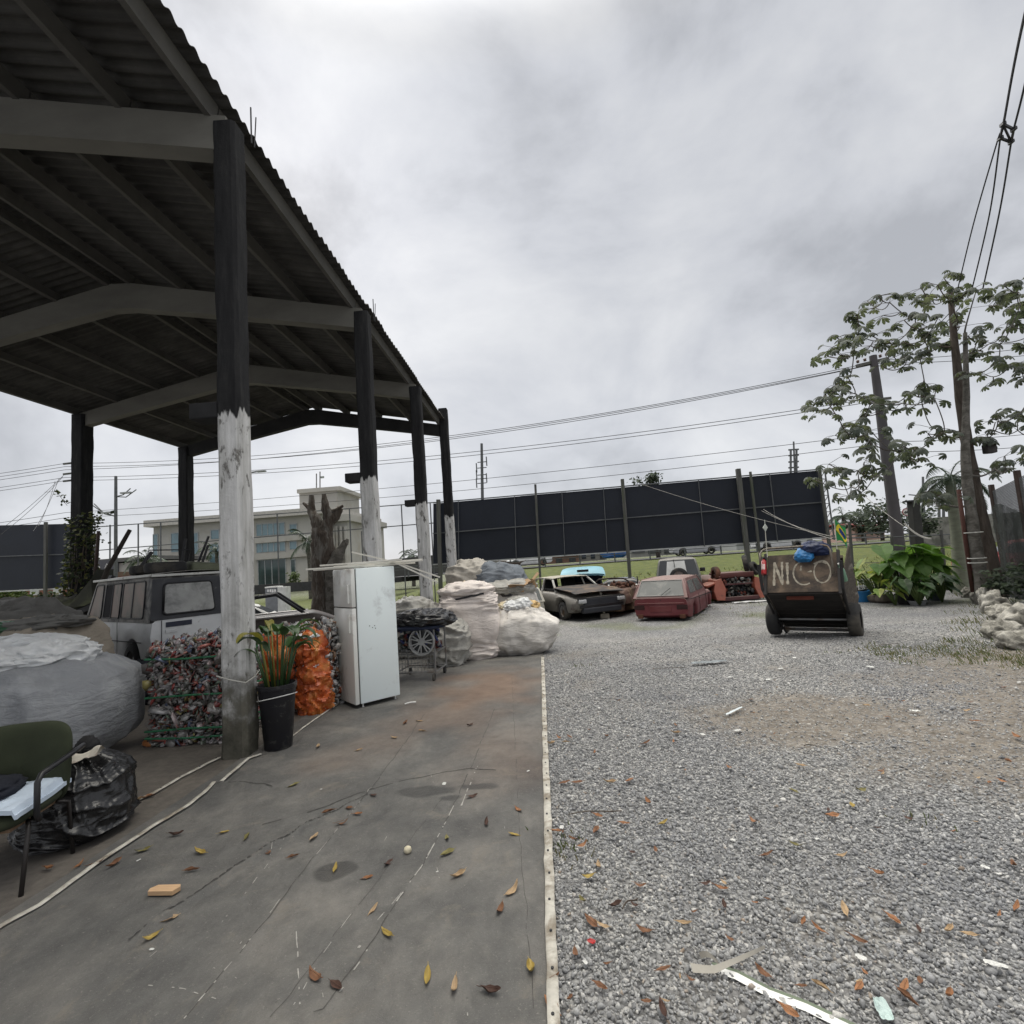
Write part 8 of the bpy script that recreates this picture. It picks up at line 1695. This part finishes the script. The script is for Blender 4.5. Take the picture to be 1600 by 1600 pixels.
# chain link fence with black net, running towards the camera
fA, fB = Vector((13.35, 15.6, gz(0, 15.6))), Vector((9.2, 8.6, gz(0, 8.6))); fd = (fB - fA); Lf = fd.length; fdn = fd.normalized()
cf = thing('chain_link_fence', 'chain link fence with torn black shade net and rusty posts at the right edge', 'fence', fA)
def fp(s_, z): return fA + fdn * s_ + Vector((0, 0, z))
for s_ in (0.0, 2.9, 5.8):
    mb = MB(); mb.bar(fp(s_, -.3), fp(s_, 3.25), .11, .11, bev=.015); part('post', mb, M('post_rust', (.055, .038, .033), var=.4, rough=.9), cf)
mb = MB(); hgt = 3.05; st_ = .075
for k in range(int(-hgt / st_), int(Lf / st_)):
    for sg in (1, -1):
        s0, z0 = k * st_, 0.0; s1, z1 = s0 + hgt, hgt
        if s0 < 0: z0 = -s0; s0 = 0
        if s1 > Lf: z1 = hgt - (s1 - Lf); s1 = Lf
        if z1 - z0 < .1: continue
        a, c = (fp(s0, z0), fp(s1, z1)) if sg > 0 else (fp(s0, hgt - z0), fp(s1, hgt - z1)); mb.tube([a, c], .005, 3, cap=False)
o_ = part('chain_link', mb, GALV, cf); o_['kind'] = 'stuff'
def net_mat():
    m_, t, b = _nodes('shade_net'); v = coords(t); b.inputs['Base Color'].default_value = (.008, .014, .011, 1); b.inputs['Roughness'].default_value = .8
    f1 = ramp(t, nz(t, v, 1.3, 6, .7, .8), [(.46, (.95, .95, .95)), (.60, (.38, .38, .38))]); w = N(t, 'ShaderNodeTexChecker'); w.inputs['Scale'].default_value = 60; t.links.new(v, w.inputs['Vector'])
    t.links.new(mt(t, 'MULTIPLY', f1, mt(t, 'MULTIPLY_ADD', w.outputs['Fac'], .3, .7)), b.inputs['Alpha']); return m_
mb = MB(); mb.grid(lambda u, w: fp(.1 + (Lf - .2) * u, .05 + w * (2.0 + .35 * math.sin(u * 7) + .55 * (u < .25) * (1 - u * 4)) ) + Vector((-.09 - .07 * abs(vn((u * 5, w * 2, 0), 3)), .03, 0)), 60, 14); part('shade_net', mb, net_mat(), cf, smooth=True)
far_car(1590, 872, 22.5, RDC, 'red car parked beyond the black net at the right edge', 60)
far_car(1640, 862, 26, WH, 'white car parked beyond the chain link fence at the right edge', 60)
# grass tufts along the right side
GT = M_island('grass_blade', [(.06, .085, .022), (.085, .11, .03), (.12, .12, .04), (.15, .13, .06)], rough=.7, backlit=.25)
q = random.Random(5); vs_, fs_ = [], []
def tuft(x, y, n, h_):
    for _ in range(n):
        a = q.uniform(0, 6.28); bx, by = x + q.gauss(0, .10), y + q.gauss(0, .07); L_ = h_ * q.uniform(.5, 1.2); ln = q.uniform(.2, .9); z = ground_z(bx, by); o = len(vs_)
        vs_.extend([(bx - .004, by, z), (bx + .004, by, z), (bx + math.cos(a) * ln * L_ * .5 + .003, by + math.sin(a) * ln * L_ * .5, z + L_ * .7), (bx + math.cos(a) * ln * L_, by + math.sin(a) * ln * L_, z + L_)]); fs_.extend([(o, o + 1, o + 2), (o, o + 2, o + 3)])
for _ in range(110):
    x0, y0 = q.choice(((1400, 1025), (1450, 1018), (1500, 1022), (1560, 1028), (1590, 1035), (1540, 1010), (1370, 1020))); p = G(x0 + q.gauss(0, 22), y0 + q.gauss(0, 6)); tuft(p.x, p.y, 14, .05)
for _ in range(60): p = G(q.uniform(1480, 1600), q.uniform(930, 1010)); tuft(p.x, p.y, 10, .09)
for _ in range(60): p = G(q.uniform(960, 1190), q.uniform(938, 965)); tuft(p.x, p.y, 8, .07)
for x0, y0 in ((873, 1312), (880, 1335), (890, 1322), (1420, 1282), (905, 1040)): p = G(x0, y0); tuft(p.x, p.y, 16, .04)
mbt = MB(); mbt.add(vs_, fs_); o_ = mesh_obj('grass', mbt, GT); tag(o_, 'thin weedy grass at the margins of the gravel yard', 'grass', kind='stuff')
# long grass on the bank edge
vs_, fs_ = [], []
for _ in range(9000):
    y = 19.5 + q.random() ** 1.5 * 12; x = q.uniform(-16, y * .8); bx, by = x, y; z = ground_z(bx, by); L_ = q.uniform(.05, .2) * (1.6 if y < 23 else 1); a = q.uniform(0, 6.28); o = len(vs_)
    vs_.extend([(bx - .02, by, z), (bx + .02, by, z), (bx + math.cos(a) * L_ * .5, by + math.sin(a) * L_ * .5, z + L_)]); fs_.append((o, o + 1, o + 2))
mbt = MB(); mbt.add(vs_, fs_); o_ = mesh_obj('bank_grass', mbt, GT); tag(o_, 'rough grass covering the bank behind the cars', 'grass', kind='stuff')
# ================================================================== JUNK BY THE LEFT PILLAR, LITTER, LEAVES
mb = MB(); mb.tube([D(150, 935, 12.6), D(168, 890, 12.9), D(203, 828, 13.3)], [.07, .06, .05], 8); solo('scrap_pipe', mb, M('dark_rust_pipe', (.03, .024, .02), var=.4, rough=.8), 'thick dark pipe leaning steeply right over the van', 'pipe', smooth=True, sharp=40)
mb = MB(); mb.tube([D(146, 940, 12.8), D(154, 830, 13.0)], [.045, .04], 8); solo('scrap_pipe', mb, M('dark_rust_pipe2', (.04, .025, .02), var=.4, rough=.8), 'thin upright dark pipe beside the vine covered pillar', 'pipe', smooth=True)
mb = MB(); mb.bar(D(160, 930, 12.4), D(176, 900, 12.6), .14, .10); solo('scrap_beam', mb, DARKMETAL, 'short dark metal beam end sticking up behind the van', 'metal scrap')
mb = MB(); mb.prism([D(104, 950, 12.2), D(142, 905, 12.6), D(150, 890, 12.8), D(146, 945, 12.4)], (.05, .5, 0)); solo('metal_sheet', mb, M('mossy_sheet', (.04, .042, .028), var=.5, scale=2, rough=.7, dirt=(.09, .10, .05), dirt_amt=.3), 'tilted dark mossy metal sheet at the foot of the vine covered pillar', 'metal sheet')
mb = MB(); mb.grid(lambda u, w: D(60 + 85 * u, 962 - 22 * u * u + 0 * w, 11.8) + Vector((0, .9 * w, -.25 * math.sin(math.pi * w) + .03 * vn((u, w, 0), 3))), 20, 12); mb.grid(lambda u, w: D(60 + 85 * u, 964 - 22 * u * u + 8 * w, 11.75) + Vector((0, 0, 0)), 20, 4); solo('metal_sheet', mb, M('black_sheet', (.018, .019, .02), var=.4, rough=.5), 'long curved black sheet lying on the heap beside the van front', 'metal sheet', smooth=True)
c = D(125, 950, 13.0); c.z = gz(0, 13); solo('junk_heap', sack_mb(c, (2.6, 1.4, 1.75), .8, .8, 41, .12, 2.2, .8, .0, lump=.3, nu=70, nv=50), M('dark_junk', (.022, .022, .02), var=.6, scale=3, rough=.9, dirt=(.06, .065, .035), dirt_amt=.4), 'dark heap of scrap piled between the vine covered pillar and the van', 'scrap', smooth=True, origin=c)
for i, (a, b_, w) in enumerate((((282, 895, 11.4), (290, 842, 11.6), .05), ((305, 890, 11.2), (326, 838, 11.4), .045), ((312, 892, 11.2), (325, 852, 11.3), .05), ((205, 905, 12.0), (238, 862, 12.2), .07))):
    mb = MB(); mb.bar(D(*a), D(*b_), w, w); solo('scrap_bar', mb, DARKMETAL, ('upright dark bar behind the tyres on the van roof', 'long slanting bar just left of the nearest pillar', 'shorter slanting bar beside the long one left of the nearest pillar', 'thick dark bar slanting up behind the front tyre of the van roof')[i], 'metal bar')
# small litter on the tarpaulin
p = G(257, 1400); wb = thing('wood_offcut', 'pale wooden offcut lying on the tarpaulin near the chair', 'wood piece', (p.x, p.y, .02), R(-2)); mb = MB(); mb.prism([(-.075, -.028, 0), (.07, -.03, 0), (.085, .012, 0), (.07, .032, 0), (-.06, .03, 0), (-.085, .0, 0)], (0, 0, .022)); part('block', mb, M('fresh_wood', (.50, .33, .19), var=.15, scale=9, stretch=(1, 6, 6), rough=.8, bump=.2), wb, world=False)
LEAFM = {'brown': M('leaf_brown', (.17, .08, .04), var=.4, scale=20, rough=.7), 'orange': M('leaf_orange', (.27, .125, .055), var=.35, scale=20, rough=.65), 'yellow': M('leaf_yellow', (.33, .24, .06), var=.3, scale=20, rough=.6), 'tan': M('leaf_tan', (.38, .27, .16), var=.3, scale=20, rough=.75), 'dark': M('leaf_dark', (.07, .035, .025), var=.4, scale=20, rough=.7), 'olive': M('leaf_olive', (.17, .15, .05), var=.3, scale=20, rough=.6)}
def leaf_mb(L_, wd, curl, fold, twist, q):
    mb = MB(); n = 9; vs_ = []
    for i in range(n + 1):
        u = i / n; w = wd * math.sin(math.pi * (u * .96 + .02)) ** .75 * (1 - .25 * u); z = curl * L_ * (2 * u - 1) ** 2 * (1 if u > .5 else .5); tw = twist * (u - .5)
        for s_ in (-1, -.5, 0, .5, 1):
            x, zz = s_ * w / 2 * math.cos(fold * abs(s_)), z + abs(s_) * w / 2 * math.sin(fold * abs(s_)) + .06 * w * math.sin(u * 14 + s_ * 2)
            vs_.append(((u - .5) * L_, x * math.cos(tw) - zz * math.sin(tw) * .5, zz * math.cos(tw) + x * math.sin(tw)))
    mb.add(vs_, [(i * 5 + j, (i + 1) * 5 + j, (i + 1) * 5 + j + 1, i * 5 + j + 1) for i in range(n) for j in range(4)])
    mb.tube([(-.5 * L_ - .012, 0, vs_[2][2] + .002), (-.5 * L_, 0, vs_[2][2]), (.4 * L_, 0, vs_[n * 5 - 3][2] + .0015)], .0012, 4); return mb
q = random.Random(77); LM = []
for i in range(14): LM.append(leaf_mb(.085, q.uniform(.030, .046), q.uniform(.05, .40), q.uniform(.1, .95), q.uniform(-1.6, 1.6), q))
LMESH = {}
def fallen_leaf(px, py, kind, where, scale=1.0):
    p = G(px, py); k = q.randrange(14); key = (k, kind)
    if key not in LMESH:
        o = mesh_obj('fallen_leaf', LM[k], LEAFM[kind], smooth=True); LMESH[key] = o.data
    else:
        o = bpy.data.objects.new('fallen_leaf', LMESH[key]); col.objects.link(o)
    zmin = min(v_[2] for v_ in LM[k].v); s_ = scale * q.uniform(.85, 1.2); o.location = (p.x, p.y, (.016 if where == 'tarpaulin' else .022) + ground_z(p.x, p.y) - zmin * s_ + .002); o.rotation_euler = (q.uniform(-.15, .15), q.uniform(-.15, .15), q.uniform(0, 6.28)); o.scale = (s_,) * 3
    w_ = 'dark tarpaulin' if where == 'tarpaulin' else 'grey gravel'
    tag(o, f'dry {kind if kind != "dark" else "dark brown"} leaf fallen on the {w_}', 'leaf', f'{kind} leaves fallen on the {w_}'); return o
for (x, y), kd in zip([(170,478),(340,470),(255,543),(228,606),(50,535),(495,540),(590,557),(665,485),(765,438),(820,403),(715,395),(740,602),(852,636),(875,752),(927,838),(668,990),(745,1025),(1070,995),(1168,1030),(1297,1046),(1330,750),(1375,682),(1180,627),(930,582),(1140,490),(1140,545),(1378,477),(1395,388),(1228,340),(878,335),(590,300),(825,172),(1050,103),(990,75),(1222,82),(1440,965),(1515,1098),(145,785),(80,850),(1525,465),(425,485),(950,128),(680,160),(1040,68),(785,380),(1280,437)],
    ['dark','yellow','yellow','brown','olive','brown','brown','tan','brown','orange','brown','yellow','orange','tan','yellow','brown','dark','yellow','tan','dark','brown','tan','tan','dark','olive','olive','yellow','orange','dark','dark','olive','tan','tan','brown','dark','yellow','orange','tan','yellow','orange','olive','tan','tan','tan','brown','dark']): fallen_leaf(*Z5(x, y), kd, 'tarpaulin', 1.0)
def Z6(x, y): return (850 + x / 2.1333, 1000 + y / 2.1333)
for i, (x, y) in enumerate([(855,427),(830,513),(1058,512),(350,555),(397,627),(268,625),(745,735),(845,703),(995,740),(1118,800),(150,805),(320,835),(240,903),(130,885),(183,770),(605,905),(1005,918),(1165,950),(920,985),(195,970),(158,957),(340,990),(470,963),(188,1180),(400,1265),(735,1133),(820,1262),(1215,1215),(1205,1175),(1355,1205),(1570,770),(1580,915),(1530,483),(1550,415),(70,485),(110,485),(220,487),(340,355),(440,293),(50,335),(1030,565),(960,600),(1580,335),(100,680),(130,700),(175,650),(180,600),(25,355),(75,350),(285,480),(170,385),(1075,225),(1410,245),(1435,280),(620,437),(700,620),(590,845),(400,1120),(1355,990),(1050,1020),(85,330),(210,330),(440,320)]):
    kd = {1: 'olive', 2: 'olive', 4: 'yellow', 7: 'olive', 10: 'yellow', 13: 'olive', 15: 'dark', 24: 'dark', 12: 'dark', 11: 'brown', 40: 'yellow'}.get(i, q.choice(['orange', 'brown', 'orange', 'brown', 'tan', 'orange']))
    fallen_leaf(*Z6(x, y), kd, 'gravel', .85 if y > 700 else .95)
for _ in range(60):
    t_ = q.random(); x = q.uniform(862, 1590); y = q.uniform(1060, 1590); fallen_leaf(x, y, q.choice(['orange', 'brown', 'brown', 'tan', 'dark']), 'gravel', q.uniform(.35, .7))
for x, y in ((218, 1253), (228, 1250), (236, 1247), (212, 1255), (124, 1357), (150, 1355), (76, 1362), (30, 1330), (178, 1356)): fallen_leaf(x, y, q.choice(['orange', 'brown', 'tan']), 'tarpaulin', 1.0)
# scraps of paper and film
def scrap(px, py, L_, w, m_, label, group, z=.02, rz=None):
    p = G(px, py); mb = MB(); a = q.uniform(0, 3.1) if rz is None else rz
    mb.grid(lambda u, v_: ((u - .5) * L_ * (1 - .3 * abs(v_ - .5)), (v_ - .5) * w * (1 - .4 * abs(u - .5)), .012 + .3 * w * abs(vn((u * 2, v_ * 2, px), 2.2)) + .02 * u * w), 10, 7); mb.xf(Matrix.Translation((p.x, p.y, ground_z(p.x, p.y) + z - .01)) @ Matrix.Rotation(a, 4, 'Z')); return solo('litter_scrap', mb, m_, label, 'litter', group)
PAP = M('paper_white', (.55, .55, .53), var=.08, rough=.8); FILMP = M('film_pale', (.55, .60, .62), var=.15, rough=.4)
for x, y, s_ in ((790, 103, .10), (750, 140, .11), (620, 132, .10), (645, 310, .09), (530, 325, .07), (185, 235, .06), (1237, 245, .11), (1090, 97, .12), (255, 688, .022), (912, 682, .03), (60, 640, .055), (140, 1100, .035), (1060, 1080, .055), (1475, 780, .05), (1520, 803, .03), (632, 685, .04), (835, 65, .1), (455, 435, .03), (1585, 150, .06), (1120, 470, .03)): scrap(*Z6(x, y), s_ * .75, s_ * .5, PAP, 'small torn scrap of white paper lying on the grey gravel', 'white scraps on the gravel', .025)
scrap(*Z6(1510, 1110), .075, .03, PAP, 'pointed white paper wedge on the gravel near the bottom right', None, .03)
scrap(*Z6(635, 245), .34, .035, FILMP, 'thin pale film strip lying on the gravel in mid yard', None, .03, .75); scrap(*Z6(550, 82), .55, .12, M('film_dark_grey', (.18, .2, .21), var=.5, scale=12, rough=.4), 'grey and white film scrap lying on the gravel in front of the red car', None, .03, .1)
scrap(*Z6(1135, 1262), .10, .05, M('film_teal', (.42, .52, .50), rough=.35), 'pale bluish film scrap at the bottom edge of the gravel', None, .03, 1.3); scrap(*Z6(160, 1023), .035, .03, M('red_cap', (.35, .02, .02), rough=.4), 'small red plastic scrap on the gravel beside the edging strip', None, .02)
for x, y, s_ in ((795, 365, .03), (85, 890, .025), (38, 568, .025), (1105, 610, .015), (1430, 247, .03), (1130, 293, .05), (690, 312, .02)): scrap(*Z5(x, y), s_, s_ * .6, PAP, 'tiny white paper scrap lying on the dark tarpaulin', 'white scraps on the tarpaulin', .015)
p = G(*Z5(1000, 543)); mb = MB(); mb.lathe([(0, 0), (.018, .004), (.024, .018), (.02, .032), (.008, .04), (0, .041)], 14, (p.x, p.y, .016)); solo('fallen_fruit', mb, M('fruit_cream', (.52, .47, .34), var=.3, scale=60, rough=.6), 'small round cream fruit lying on the tarpaulin', 'fruit', smooth=True)
# strip half buried in the gravel at the bottom
st2 = thing('buried_strip', 'cream and green edging strip half buried in the gravel at the bottom', 'strip', G(1200, 1545)); P_ = [G(x, y) for x, y in ((1110, 1515), (1150, 1530), (1200, 1555), (1260, 1580), (1330, 1612), (1380, 1640))]
for off, w, m_, nm in ((0.0, .032, WHITEPAINT, 'white_band'), (.024, .014, M('green_band', (.14, .17, .12), rough=.8), 'green_band')):
    mb = MB(); vs_ = []
    for i, p in enumerate(P_):
        tg = (P_[min(i + 1, 5)] - P_[max(i - 1, 0)]).normalized(); nr = Vector((-tg.y, tg.x, 0)); vs_ += [p + nr * (off - w / 2) + Vector((0, 0, .006 + .005 * (i % 2))), p + nr * (off + w / 2) + Vector((0, 0, .010 + .005 * (i % 2)))]
    mb.add(vs_, [(2 * i, 2 * i + 1, 2 * i + 3, 2 * i + 2) for i in range(5)]); part(nm, mb, m_, st2)
mb = MB(); P2 = [G(x, y) for x, y in ((1082, 1527), (1110, 1535), (1145, 1526), (1198, 1502))]; mb.grid(lambda u, v_: lerp(lerp(P2[0], P2[1], min(1, u * 3)), lerp(P2[2], P2[3], max(0, u * 1.5 - .5)), smooth01(u)) + Vector((.0, .03 * (v_ - .5) * (1.1 - u), .03 + .012 * v_ + .02 * u)), 24, 5); solo('dry_leaf_blade', mb, M('grey_blade', (.33, .31, .27), var=.2, rough=.7), 'long dry grey leaf blade lying across the buried strip', 'leaf blade', smooth=True)
mb = MB(); P3 = [G(x, y) for x, y in ((1095, 1505), (1125, 1520))]; mb.grid(lambda u, v_: lerp(P3[0], P3[1], u) + Vector((0, .035 * (v_ - .5), .03 + .02 * math.sin(u * 3))), 8, 5); solo('dry_leaf_blade', mb, M('grey_dark_blade', (.16, .15, .13), rough=.8), 'short dark curled grey leaf at the end of the long dry blade', 'leaf blade', smooth=True)
# thin twigs on the gravel
for x, y, L_, a in ((930, 1276, .35, .1), (1046, 1047, .5, .05), (985, 1420, .12, .8), (1385, 1010, .4, .2), (1340, 1030, .3, .9), (1265, 1170, .1, .3)):
    p = G(x, y); mb = MB(); mb.tube([p + Vector((L_ * (u - .5) * math.cos(a), L_ * (u - .5) * math.sin(a) + .02 * math.sin(u * 5), .03)) for u in np.linspace(0, 1, 6)], .004, 5); solo('twig', mb, BARK, 'thin dry brown twig lying on the grey gravel', 'twig', 'twigs on the gravel')
